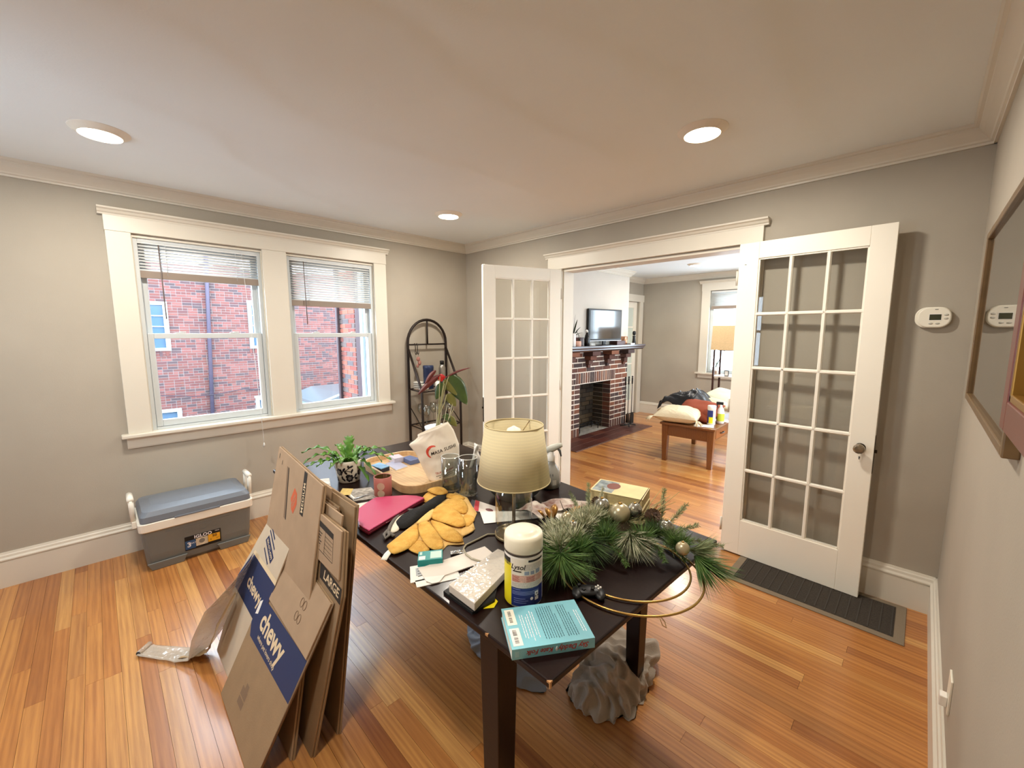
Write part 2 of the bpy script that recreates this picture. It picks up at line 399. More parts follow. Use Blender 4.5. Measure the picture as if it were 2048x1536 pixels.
# ---------------------------------------------------------------- double window: casing, sashes, panes
def cornice(mb, a, b, z0, z1, face, ax, wallpos, sgn):
    h = z1-z0
    prof = [(0, z0), (face+.004, z0), (face+.006, z0+h*.22), (face+.014, z0+h*.34), (face+.022, z0+h*.62), (face+.036, z0+h*.78), (face+.038, z1), (0, z1)]
    for e0, e1, p in ((a, b, prof),):
        if ax == 1: mb.prism([(wallpos+sgn*d, e0, z) for d, z in p], (0, e1-e0, 0))
        else: mb.prism([(e0, wallpos+sgn*d, z) for d, z in p], (e1-e0, 0, 0))
wc = struct_root('trim_8', 'wide white casing around the double window', (0, -1.95, .72))
for a, b in ((-2.9095, J0+.006), (M0-.004, M1+.004), (J1-.006, -.9963)):
    MB().box(0, .022, a, b, .815, 2.128).build('side_casing', TRIM, wc, world=True, bevel=.002)
MB().box(0, .026, -2.912, -.994, 2.128, 2.224).build('head_casing', TRIM, wc, world=True, bevel=.002)
mb = MB(); cornice(mb, -2.935, -.972, 2.222, 2.266, .024, 1, 0, 1); mb.build('cornice', TRIM, wc, world=True, clean=True)
MB().box(-.1, .06, -2.945, -.962, .79, .8155).build('window_stool', TRIM, wc, world=True, bevel=.006)
MB().prism([(0, -2.92, .715), (.016, -2.92, .715), (.02, -2.92, .725), (.022, -2.92, .775), (.03, -2.92, .79), (0, -2.92, .79)], (0, 1.935, 0)).build('apron', TRIM, wc, world=True)
for a, b in ((J0, M0), (M1, J1)):
    mb = MB(); mb.box(-.2, .0, a, a+.012, .81, ZH); mb.box(-.2, 0, b-.012, b, .81, ZH); mb.box(-.2, 0, a+.012, b-.012, ZH-.012, ZH)
    mb.build('jamb', TRIM, wc, world=True)
def sash_window(name, a, b, label):
    w = struct_root(name, label, (-.06, (a+b)/2, .81))
    a += .012; b -= .012
    mb = MB(); fx0, fx1 = -.115, -.012
    mb.box(fx0, fx1, a, a+.022, .81, ZH-.012); mb.box(fx0, fx1, b-.022, b, .81, ZH-.012)
    mb.box(fx0, fx1, a+.022, b-.022, .81, .832); mb.box(fx0, fx1, a+.022, b-.022, ZH-.034, ZH-.012)
    # parting stops of the track
    for yy in (a+.0221, b-.0301): mb.box(-.064, -.056, yy, yy+.008, .8321, ZH-.0341)
    mb.build('window_frame', VINYL, w, world=True, bevel=.002)
    def sash(nm, x0, x1, z0, z1, st, rb, rt):
        p0, p1 = a+.024, b-.024
        s = MB(); s.box(x0, x1, p0, p0+st, z0, z1); s.box(x0, x1, p1-st, p1, z0, z1)
        s.box(x0, x1, p0+st, p1-st, z0, z0+rb); s.box(x0, x1, p0+st, p1-st, z1-rt, z1)
        o = s.build(nm, VINYL, w, world=True, bevel=.003)
        g = MB().box((x0+x1)/2-.002, (x0+x1)/2+.002, p0+st-.004, p1-st+.004, z0+rb-.004, z1-rt+.004)
        g = g.build('pane', GLASS); g.parent = o
        for q in g.data.vertices: q.co -= w.location
        return o
    sash('upper_sash', -.098, -.066, 1.448, ZH-.036, .034, .034, .035)
    lo = sash('lower_sash', -.054, -.020, .834, 1.482, .034, .046, .036)
    for t in (.28, .72):
        yy = a+(b-a)*t
        l = MB().box(-.05, -.022, yy-.028, yy+.028, 1.482, 1.488).cyl((-.036, yy, 1.486), (-.036, yy, 1.496), .011, .009, 12).box(-.040, -.032, yy-.002, yy+.03, 1.490, 1.497)
        o = l.build('sash_lock', VINYL); o.parent = lo
        for q in o.data.vertices: q.co -= w.location
    return w
sash_window('window_1', J0, M0, 'white double-hung window nearest the viewer, over the cooler')
sash_window('window_2', M1, J1, 'white double-hung window nearest the arched rack')

w5 = struct_root('added_window_5', 'narrow added window behind the viewer, for fill light', (1.25, -4.5, .9))  # unseen window, added to let fill daylight in from behind
mb = MB(); mb.box(0.90, 0.96, -4.56, -4.46, .9, 2.1).box(1.54, 1.60, -4.56, -4.46, .9, 2.1).box(0.96, 1.54, -4.56, -4.46, .9, .96).box(0.96, 1.54, -4.56, -4.46, 2.04, 2.1).box(0.96, 1.54, -4.54, -4.48, 1.48, 1.52)
mb.build('window_frame', VINYL, w5, world=True)
MB().box(0.96, 1.54, -4.512, -4.508, .96, 1.48).build('pane', GLASS, w5, world=True); MB().box(0.96, 1.54, -4.512, -4.508, 1.52, 2.04).build('pane', GLASS, w5, world=True)

# ---------------------------------------------------------------- french door opening and its two leaves
oc = struct_root('trim_9', 'white casing and cornice around the french door opening', (2.1, 0, 0))
MB().box(1.235, OX0+.006, -.022, 0, 0, 2.052).build('side_casing', TRIM, oc, world=True, bevel=.002)
MB().box(OX1-.006, 2.965, -.022, 0, 0, 2.052).build('side_casing', TRIM, oc, world=True, bevel=.002)
MB().box(1.215, 2.955, -.028, 0, 2.05, 2.150).build('head_casing', TRIM, oc, world=True, bevel=.002)
mb = MB(); cornice(mb, 1.19, 2.982, 2.148, 2.19, .026, 0, 0, -1); mb.build('cornice', TRIM, oc, world=True, clean=True)
mb = MB(); mb.box(OX0, OX0+.018, 0, .14, 0, OZ); mb.box(OX1-.018, OX1, 0, .14, 0, OZ); mb.box(OX0+.018, OX1-.018, 0, .14, OZ-.018, OZ)
mb.build('jamb', TRIM, oc, world=True, bevel=.001)
for a, b in ((1.235, OX0+.006), (OX1-.006, 2.965)):
    MB().box(a, b, .14, .16, 0, 2.05).build('living_side_casing', TRIM, oc, world=True)
MB().box(1.215, 2.985, .14, .164, 2.05, 2.15).build('living_head_casing', TRIM, oc, world=True)

BRONZE = mat('aged_bronze', '#3a3024', rough=.35, metal=.9)
CRYSTAL = mat('dark_glass_knob', '#8a7a62', rough=.06, metal=.55, spec=.9, coat=1)
BLACK = mat('matte_black', '#0d0d0d', rough=.55)
def french_door(name, hx, hy, ang, flip, label, t=.035):
    """leaf hinged at (hx, hy); local +x runs from hinge to free edge, local -y is the face that meets the camera"""
    w, h = .737, 2.03
    d = struct_root(name, label, (hx, hy, .01)); d.rotation_euler = (0, 0, ang)
    y0, y1 = (0, t) if not flip else (-t, 0)
    gx0, gx1, gz0, gz1 = .112, .632, .240, 1.930
    def bx(nm, *b, m=DOORP, bev=.002): return MB().box(*b).build(nm, m, d, bevel=bev)
    bx('hinge_stile', 0, gx0, y0, y1, 0, h); bx('lock_stile', gx1, w, y0, y1, 0, h)
    bx('top_rail', gx0, gx1, y0, y1, gz1, h); bx('bottom_rail', gx0, gx1, y0, y1, 0, gz0)
    xs = [gx0, .282, .462, gx1]; zs = [gz0, .582, .918, 1.255, 1.592, gz1]
    ym = (y0+y1)/2
    def bar(nm, horizontal, c, a, b):
        # glazing bar with a moulded (tapering) section on both faces
        mb = MB(); q = [(-.005, y0+.004), (.005, y0+.004), (.011, ym-.005), (.011, ym+.005), (.005, y1-.004), (-.005, y1-.004), (-.011, ym+.005), (-.011, ym-.005)]
        if horizontal: mb.prism([(a, yy, c+e) for e, yy in q], (b-a, 0, 0))
        else: mb.prism([(c+e, yy, a) for e, yy in q], (0, 0, b-a))
        return mb.build(nm, DOORP, d, clean=True)
    for x in xs[1:3]: bar('muntin', False, x, gz0, gz1)
    for z in zs[1:5]: bar('muntin', True, z, gx0, gx1)
    mb = MB()      # bead around the glazed field
    for a, b, c, e in ((gx0, gx0+.008, gz0, gz1), (gx1-.008, gx1, gz0, gz1)): mb.box(a, b, y0+.006, y1-.006, c, e)
    mb.box(gx0, gx1, y0+.006, y1-.006, gz0, gz0+.008); mb.box(gx0, gx1, y0+.006, y1-.006, gz1-.008, gz1)
    mb.build('glazing_bead', DOORP, d)
    g = MB().box(0, 1, ym-.0015, ym+.0015, 0, 1).build('pane', DGLASS, d); gm = g.data; first = True
    for i in range(3):
        for j in range(5):
            o = g if first else piece('pane', gm, (0, 0, 0), d)
            first = False
            o.location = (xs[i], 0, zs[j]); o.scale = (xs[i+1]-xs[i], 1, zs[j+1]-zs[j])
    for fs, fy in ((-1, y0), (1, y1)) if not flip else ():
        kx, kz = .680, .856
        MB().tube([(kx, fy, kz), (kx, fy+fs*.006, kz)], [.024, .021], 24).tube([(kx, fy, kz), (kx, fy+fs*.03, kz)], .009, 12).build('knob_rosette', BRONZE, d)
        prof = [(0.0, 0), (.012, .001), (.022, .008), (.027, .018), (.026, .026), (.018, .033), (.0, .035)]
        k = MB(); n = 12
        k.lathe(prof, n, smooth=False, cap=False)
        mm = Matrix.Translation((kx, fy+fs*.024, kz)) @ Matrix.Rotation(R(90 if fs < 0 else -90), 4, 'X')
        k.build('knob', CRYSTAL, d, m=mm)
        e = MB(); pts = [(kx+.013*math.cos(a), fy, kz-.058+.021*math.sin(a)) for a in [i*math.pi/10 for i in range(20)]]
        e.prism(pts, (0, fs*.002, 0)); es = e.build('keyhole_plate', DOORP, d)
        kk = MB(); pts = [(kx+.004*math.cos(a), fy+fs*.0021, kz-.054+.004*math.sin(a)) for a in [i*math.pi/6 for i in range(12)]]
        kk.prism(pts, (0, fs*.0006, 0)); kk.prism([(kx-.0025, fy+fs*.0021, kz-.066), (kx+.0025, fy+fs*.0021, kz-.066), (kx+.0015, fy+fs*.0021, kz-.055), (kx-.0015, fy+fs*.0021, kz-.055)], (0, fs*.0006, 0))
        ko = kk.build('keyhole', BLACK); ko.parent = es
    MB().box(w, w+.0015, ym-.011, ym+.011, .72, .93).box(w, w+.012, ym-.006, ym+.006, .835, .85).build('latch', BRONZE, d)
    for z in (.18, 1.0, 1.82):
        MB().cyl((-.006, y0 if not flip else y1, z-.045), (-.006, y0 if not flip else y1, z+.045), .006, n=10).build('hinge', TRIM, d)
    if not flip: MB().box(.035, .045, y0-.0012, y0, 1.898, 1.901).build('nail_mark', BLACK, d)
    return d
french_door('door_1', 2.8447, -.0905, -.0375, False, 'white glazed french door leaf folded back against the wall by the thermostat')
french_door('door_2', 1.385, -.0432, math.pi+1.2015, True, 'white glazed french door leaf swung into the room behind the table lamp')
# ---------------------------------------------------------------- recessed ceiling lights
LENS = mat('lit_lens', '#fff3dc', rough=.5, emit=14, ecol=(1.0, .86, .64))
RINGM = mat('light_trim', '#e6dfd2', rough=.5)
def ceiling_light(x, y, label, cat='ceiling light', watt=LAMP_W, col=(1.0, .92, .81)):
    t = thing('ceiling_light', label, cat, (x, y, H), group='recessed ceiling lights')
    MB().lathe([(.112, .001), (.111, -.003), (.080, -.024), (.0795, -.018)], 40, cap=False, smooth=False).build('trim_ring', RINGM, t)
    MB().lathe([(.0, -.0225), (.05, -.0215), (.079, -.018)], 32, cap=False).build('lens', LENS, t)
    d = bpy.data.lights.new('lamp_glow', 'AREA'); d.shape = 'DISK'; d.size = .15; d.energy = watt; d.color = col
    o = bpy.data.objects.new('lamp_glow', d); COL.objects.link(o); o.parent = t; o.location = (0, 0, -.027)
ceiling_light(.856, -2.908, 'lit recessed ceiling light nearest the left window')
ceiling_light(2.889, -.896, 'lit recessed ceiling light in front of the french doors')
ceiling_light(.897, -.902, 'lit recessed ceiling light in the corner above the arched rack')
ceiling_light(2.885, -2.906, 'lit recessed ceiling light overhead behind the viewer')
ceiling_light(1.347, 3.04, 'lit recessed ceiling light in the living room', watt=20)
ceiling_light(3.3, 3.04, 'added ceiling light deep in the living room, brightening it from out of view', watt=26)  # unseen lamp added to brighten the living room
ceiling_light(3.3, 1.1, 'added ceiling light just beyond the wall, brightening the living room unseen', watt=26)  # another added lamp, out of view, lifting the room beyond the opening

# ---------------------------------------------------------------- outside the windows
GZ = -1.2
ground = MB().box(-14, -.2, -14, 16, GZ-.2, GZ).build('ground', mat('asphalt', '#6f6f73', rough=.9, var=.2, vscale=5))
tag(ground, 'grey driveway between the two houses', None, None, 'structure')
def brick_tones(name, tones, rough=.85, src='object'):
    m = bpy.data.materials.new(name); m.use_nodes = True; MATS[name] = m; nt = m.node_tree; b = nt.nodes['Principled BSDF']
    b.inputs['Roughness'].default_value = rough
    r = nt.nodes.new('ShaderNodeValToRGB'); r.color_ramp.interpolation = 'CONSTANT'
    while len(r.color_ramp.elements) < len(tones): r.color_ramp.elements.new(.5)
    for i, t in enumerate(tones): r.color_ramp.elements[i].position = i/len(tones); r.color_ramp.elements[i].color = (*lin(t), 1)
    if src == 'object': s = nt.nodes.new('ShaderNodeObjectInfo').outputs['Random']
    else:
        a = nt.nodes.new('ShaderNodeAttribute'); a.attribute_name = 'rnd'; s = a.outputs['Fac']
    nt.links.new(s, r.inputs[0])
    g = nt.nodes.new('ShaderNodeNewGeometry'); n = nt.nodes.new('ShaderNodeTexNoise'); n.inputs['Scale'].default_value = 55; n.inputs['Detail'].default_value = 4
    nt.links.new(g.outputs['Position'], n.inputs['Vector'])
    mr = nt.nodes.new('ShaderNodeMapRange'); mr.inputs['To Min'].default_value = .72; mr.inputs['To Max'].default_value = 1.25; nt.links.new(n.outputs[0], mr.inputs['Value'])
    mx = nt.nodes.new('ShaderNodeMix'); mx.data_type = 'RGBA'; mx.blend_type = 'MULTIPLY'; mx.inputs['Factor'].default_value = 1
    nt.links.new(r.outputs[0], mx.inputs['A']); nt.links.new(mr.outputs[0], mx.inputs['B']); nt.links.new(mx.outputs['Result'], b.inputs['Base Color'])
    bp = nt.nodes.new('ShaderNodeBump'); bp.inputs['Strength'].default_value = .25; bp.inputs['Distance'].default_value = .004
    nt.links.new(n.outputs[0], bp.inputs['Height']); nt.links.new(bp.outputs[0], b.inputs['Normal'])
    return m
NT = ['#5c312d', '#542c2a', '#643834', '#4c2a2b', '#5a302b', '#3b2d30', '#60342f', '#54302c', '#683d38', '#412e31']
NB = brick_tones('house_brick', NT); NBA = brick_tones('house_brick_mass', NT, src='attr')
MORT = mat('pale_mortar', '#857b7a', rough=.95)
def far_wall_brick():
    m = bpy.data.materials.new('distant_brickwork'); m.use_nodes = True; nt = m.node_tree; b = nt.nodes['Principled BSDF']; b.inputs['Roughness'].default_value = .9
    tc = nt.nodes.new('ShaderNodeTexCoord'); mp = nt.nodes.new('ShaderNodeMapping'); mp.inputs['Rotation'].default_value = (R(90), 0, R(90))
    br = nt.nodes.new('ShaderNodeTexBrick'); br.inputs['Scale'].default_value = 1; br.inputs['Brick Width'].default_value = .2; br.inputs['Row Height'].default_value = .0655
    br.inputs['Mortar Size'].default_value = .006; br.inputs['Color1'].default_value = (*lin('#5c312d'), 1); br.inputs['Color2'].default_value = (*lin('#4c2a2b'), 1); br.inputs['Mortar'].default_value = (*lin('#857b7a'), 1)
    nt.links.new(tc.outputs['Object'], mp.inputs[0]); nt.links.new(mp.outputs[0], br.inputs['Vector']); nt.links.new(br.outputs['Color'], b.inputs['Base Color'])
    return m
NX = -9.4
house = thing('brick_house', 'red brick house across the driveway seen through both windows', 'building', (NX, 0, GZ))
VY0, VY1, VZ0, VZ1 = -2.5, 2.75, -1.05, 3.15
FWB = far_wall_brick()
MB().box(NX-4, NX-.012, VY0, VY1, GZ, 4.4).build('wall_core', MORT, house, world=True)
mb = MB()
mb.box(NX-4, NX, -9, VY0, GZ, 4.4).box(NX-4, NX, VY1, 9, GZ, 4.4).box(NX-4, NX, VY0, VY1, VZ1, 4.4); mb.build('outer_wall', FWB, house, world=True)
MB().prism([(NX+.35, -9.3, 4.4), (NX-4.3, -9.3, 4.4), (NX-2, -9.3, 5.6)], (0, 18.6, 0)).build('roof', mat('slate', '#4b4a4e', rough=.8), house, world=True)
nwin = [(-2.75, -1.70, 1.04, 2.22), (-.01, 1.02, 1.05, 2.30), (-2.45, -1.62, -.95, -.40), (.02, .7, -.9, -.32)]
pipes_y = lambda z: -1.0+(z+.6)*.0388
bset = []; rng = random.Random(3)
k = 0; z = VZ0
while z < VZ1:
    y = VY0-(k % 2)*.1
    while y < VY1:
        ln = .1 if (k % 6 == 5 or rng.random() < .13) else .2
        y0, y1 = max(y, VY0), min(y+ln, VY1)
        for a, b, c, d in nwin:
            if c-.05 < z < d and y1 > a and y0 < b:
                if y0 < a: y1 = a
                elif y1 > b: y0 = b
                else: y1 = y0
        if y1-y0 > .025: bset.append((y0, y1, z))
        y += ln
    z += .0655; k += 1
bu = MB().box(-.02, 0, 0, 1, 0, .0515).build('brick', NB); bum = bu.data; bpy.data.objects.remove(bu)
bset.sort(key=lambda t: min(abs((t[0]+t[1])/2+1.05)/1.15, abs((t[0]+t[1])/2-1.75)/.7)+abs(t[2]-.95)/1.9*.9)
mb = MB(); cols = []
for i, (y0, y1, z) in enumerate(bset):
    if i < 290: piece('brick', bum, (rng.uniform(-.002, .002), y0, z-GZ), house, (1, y1-y0-.014, 1))
    else:
        mb.box(NX-.02, NX+rng.uniform(-.002, .002), y0, y1-.014, z, z+.0515); cols += [rng.random()]*6
o = mb.build('brick_mass', NBA, house, world=True, kind='stuff'); at = o.data.attributes.new('rnd', 'FLOAT', 'FACE'); at.data.foreach_set('value', cols)
BLUEGL = mat('sky_reflecting_glass', '#3f5468', rough=.1, spec=.4)
WINW = mat('dimmed_white_paint', '#98a0a2', rough=.7)  # white greyed down to keep the outdoors from burning out
for a, b, c, d in nwin:
    mb = MB(); x0, x1 = NX-.03, NX+.03
    mb.box(x0, x1, a, a+.09, c, d).box(x0, x1, b-.09, b, c, d).box(x0, x1, a+.09, b-.09, c, c+.07).box(x0, x1, a+.09, b-.09, d-.08, d)
    w = mb.build('window', WINW, house, world=True)
    rows = 4 if d-c > .8 else 1
    g = MB().box(NX-.02, NX-.01, a+.09, b-.09, c+.07, d-.08).build('pane', BLUEGL); g.parent = w
    mz = MB()
    for i in range(1, rows): zz = c+.07+(d-c-.15)*i/rows; mz.box(NX-.012, NX+.012, a+.09, b-.09, zz-.012, zz+.012)
    if rows > 1: mz.box(NX-.012, NX+.012, (a+b)/2-.012, (a+b)/2+.012, c+.07, d-.08)
    qs = [g]
    if mz.v: q = mz.build('glazing_bars', WINW); q.parent = w; qs.append(q)
    for q in qs:
        for vv in q.data.vertices: vv.co -= house.location
    if rows > 1:   # soldier course sill
        for i in range(9): piece('sill_brick', bum, (.012, a-.02+i*.12, c-.13-GZ), house, (1, .058, 2.1))
PIPE = mat('painted_downspout', '#453f50', rough=.6)
MB().tube([(NX+.06, pipes_y(-1.2), -1.2), (NX+.06, pipes_y(3.2), 3.2), (NX+.06, pipes_y(4.4), 4.4)], .045, 10).build('downspout', PIPE, house, world=True)
cab = [(-2.6, .05), (-2.0, -.03), (-1.38, -.125), (-.9, -.124), (-.28, -.038), (.08, -.087), (.6, -.15), (1.19, -.2), (2.08, -.15), (2.7, -.05)]
MB().tube([(NX+.12, y, z) for y, z in cab], .011, 6).build('cable', mat('cable_black', '#2b2430', rough=.6), house, world=True)

# rear porch of this house, seen at the edge of the second window
porch = thing('brick_porch', 'brick porch corner with dark trim at the right edge of the second window', 'porch', (-2.2, -.35, GZ))
PB = brick_tones('porch_brick', ['#7a3c30', '#6d332c', '#514442', '#824637', '#683730', '#463f42', '#7a4336'])
MB().box(-2.5, -2.0, -.395, -.02, GZ, 3.0).build('pier_core', MORT, porch, world=True)
pu = MB().box(0, 1, -.012, 0, 0, .056).build('brick', PB); pum = pu.data; bpy.data.objects.remove(pu)
rng = random.Random(5); z = .2; k = 0
while z < 2.3:
    x = -2.5-(k % 2)*.1
    while x < -2.0:
        x0, x1 = max(x, -2.5), min(x+.2, -2.0)
        if x1-x0 > .03: piece('brick', pum, (x0+2.2, -.395+.35, z-GZ), porch, (x1-x0-.01, 1, 1))
        x += .2
    z += .0675; k += 1
DARK = mat('dark_brown_trim', '#3c2f34', rough=.55)
MB().box(-2.56, -2.5, -.43, -.33, GZ, 3.0).build('corner_board', DARK, porch, world=True)
MB().tube([(-2.47, -.46, GZ), (-2.47, -.46, 3.0)], .022, 10).build('downspout', DARK, porch, world=True)
MB().box(-2.0, -1.86, -.40, -.02, .55, 3.0).build('shutter', DARK, porch, world=True)
MB().box(-2.0, -.25, -.36, -.02, GZ, .55).build('low_wall', FWB, porch, world=True)
MB().box(-1.86, -1.78, -.40, -.02, .5, 3.0).build('window_frame', WINW, porch, world=True)
MB().box(-1.78, -.25, -.37, -.36, .55, 3.0).build('pane', BLUEGL, porch, world=True)
MB().box(-2.7, -.2, -.6, 3, 3.0, 3.1).build('soffit', WINW, porch, world=True)

# parked car on the driveway
car = thing('parked_car', 'silver car parked on the driveway below the second window', 'car', (-5.1, .2, GZ))
CARP = mat('silver_car_paint', '#474d52', rough=.35, metal=.2, coat=.3)
CARG = mat('car_glass', '#56707a', rough=.1, spec=.5)
prof = [(-1.15, .30), (-1.12, .72), (-.95, .86), (-.35, 1.36), (.1, 1.50), (1.2, 1.50), (1.9, 1.18), (2.5, 1.0), (2.9, .92), (3.0, .5), (2.95, .30)]
mb = MB(); mb.prism([(.85, y, z) for y, z in prof], (-1.7, 0, 0)); mb.build('body', CARP, car, bevel=.09, clean=True)
mb = MB(); mb.hexa([(.66, -.80, 1.01), (.66, -.74, .99), (-.66, -.74, .99), (-.66, -.80, 1.01)], [(.60, -.42, 1.335), (.6, -.36, 1.315), (-.6, -.36, 1.315), (-.6, -.42, 1.335)]); mb.build('rear_window', CARG, car)
for s in (1, -1):
    MB().prism([(s*.852, -.5, 1.02), (s*.852, -.12, 1.38), (s*.852, 1.1, 1.42), (s*.852, 1.75, 1.08)], (s*.004, 0, 0)).build('side_window', CARG, car)
    for yy in (-.35, 2.2):
        MB().cyl((s*.72, yy, .32), (s*.87, yy, .32), .32, n=24).build('wheel', BLACK, car)
# ================================================================ LIVING ROOM (seen through the opening)
# ---------------------------------------------------------------- recessed glazed door and far window
d3 = struct_root('door_3', 'white glazed door in the recess beside the fireplace', (-.06, 3.6, 0))
mb = MB(); mb.box(-.08, -.045, 3.2, 3.31, 0, 2.03).box(-.08, -.045, 3.89, 4.0, 0, 2.03).box(-.08, -.045, 3.31, 3.89, 1.92, 2.03).box(-.08, -.045, 3.31, 3.89, 0, .25)
mb.build('door_frame', DOORP, d3, world=True, bevel=.002)
mb = MB()
for z in (.58, .92, 1.25, 1.58): mb.box(-.075, -.05, 3.31, 3.89, z-.011, z+.011)
for y in (3.50, 3.70): mb.box(-.075, -.05, y-.011, y+.011, .25, 1.92)
mb.build('glazing_bars', DOORP, d3, world=True)
FROST = mat('pale_door_glass', '#c9d3c9', rough=.12)
for i in range(3):
    for j, (a, b) in enumerate(((.25, .57), (.59, .91), (.93, 1.24), (1.26, 1.57), (1.59, 1.92))):
        y0 = (3.31, 3.51, 3.71)[i]; MB().box(-.064, -.060, y0, y0+.19, a, b).build('pane', FROST, d3, world=True)
t3 = struct_root('trim_10', 'white casing around the recessed glazed door', (0, 3.6, 0))
MB().box(0, .022, 3.09, 3.2, 0, 2.03).build('side_casing', TRIM, t3, world=True)
MB().box(0, .022, 4.0, 4.11, 0, 2.03).build('side_casing', TRIM, t3, world=True)
MB().box(0, .026, 3.07, YF, 2.03, 2.15).build('head_casing', TRIM, t3, world=True)

t4 = struct_root('trim_11', 'white casing around the living room far window', (1.6, YF, .75))
MB().box(FX0-.125, FX0+.004, YF-.022, YF, .82, 2.16).build('side_casing', TRIM, t4, world=True)
MB().box(FX1-.004, FX1+.125, YF-.022, YF, .82, 2.16).build('side_casing', TRIM, t4, world=True)
MB().box(FX0-.13, FX1+.13, YF-.026, YF, 2.16, 2.275).build('head_casing', TRIM, t4, world=True)
mb = MB(); cornice(mb, FX0-.165, FX1+.165, 2.273, 2.318, .024, 0, YF, -1); mb.build('cornice', TRIM, t4, world=True, clean=True)
MB().box(FX0-.165, FX1+.165, YF-.06, YF+.1, .80, .825).build('window_stool', TRIM, t4, world=True)
MB().box(FX0-.13, FX1+.13, YF-.022, YF, .735, .80).build('apron', TRIM, t4, world=True)
w3 = struct_root('window_3', 'white sash window on the living room far wall', (1.6, YF+.08, .825))
mb = MB(); a, b = YF+.05, YF+.12
mb.box(FX0, FX0+.05, a, b, FZ0, FZ1).box(FX1-.05, FX1, a, b, FZ0, FZ1).box(FX0+.05, FX1-.05, a, b, FZ0, FZ0+.05).box(FX0+.05, FX1-.05, a, b, FZ1-.05, FZ1).box(FX0+.05, FX1-.05, a, b, 1.46, 1.50)
mb.build('window_frame', VINYL, w3, world=True)
MB().box(FX0+.05, FX1-.05, YF+.083, YF+.087, FZ0+.05, 1.46).build('pane', GLASS, w3, world=True)
MB().box(FX0+.05, FX1-.05, YF+.083, YF+.087, 1.50, FZ1-.05).build('pane', GLASS, w3, world=True)
w6 = struct_root('added_window_6', 'added second sash window on the living room far wall, out of view', (2.69, YF+.08, .825))  # unseen; added so the television and floor pick up its brightness
mb = MB(); mb.box(2.25, 2.30, a, b, FZ0, FZ1).box(3.08, 3.13, a, b, FZ0, FZ1).box(2.30, 3.08, a, b, FZ0, FZ0+.05).box(2.30, 3.08, a, b, FZ1-.05, FZ1).box(2.30, 3.08, a, b, 1.46, 1.50); mb.build('window_frame', VINYL, w6, world=True)
MB().box(2.30, 3.08, YF+.083, YF+.087, FZ0+.05, 1.46).build('pane', GLASS, w6, world=True); MB().box(2.30, 3.08, YF+.083, YF+.087, 1.50, FZ1-.05).build('pane', GLASS, w6, world=True)
MB().box(2.245, 3.135, YF-.06, YF+.05, .80, .825).build('window_stool', TRIM, w6, world=True)
t12 = struct_root('trim_12', 'white casing around the added second living room window', (2.69, YF, .75))
for a_, b_ in ((2.20, 2.254), (3.126, 3.255)): MB().box(a_, b_, YF-.022, YF, .826, 2.16).build('side_casing', TRIM, t12, world=True)
MB().box(2.235, 3.26, YF-.026, YF, 2.16, 2.275).build('head_casing', TRIM, t12, world=True); MB().box(2.235, 3.25, YF-.022, YF, .735, .80).build('apron', TRIM, t12, world=True)
w4 = struct_root('window_4', 'white window on the living room side wall', (4.66, 2.3, .78))
mb = MB(); mb.box(4.62, 4.7, .8, .86, .8, 2.1).box(4.62, 4.7, 2.84, 2.9, .8, 2.1).box(4.62, 4.7, .86, 2.84, .8, .86).box(4.62, 4.7, .86, 2.84, 2.04, 2.1).box(4.62, 4.7, 1.81, 1.89, .86, 2.04)
mb.build('window_frame', VINYL, w4, world=True)
for a_, b_ in ((.86, 1.81), (1.89, 2.84)): MB().box(4.65, 4.654, a_, b_, .86, 2.04).build('pane', GLASS, w4, world=True)

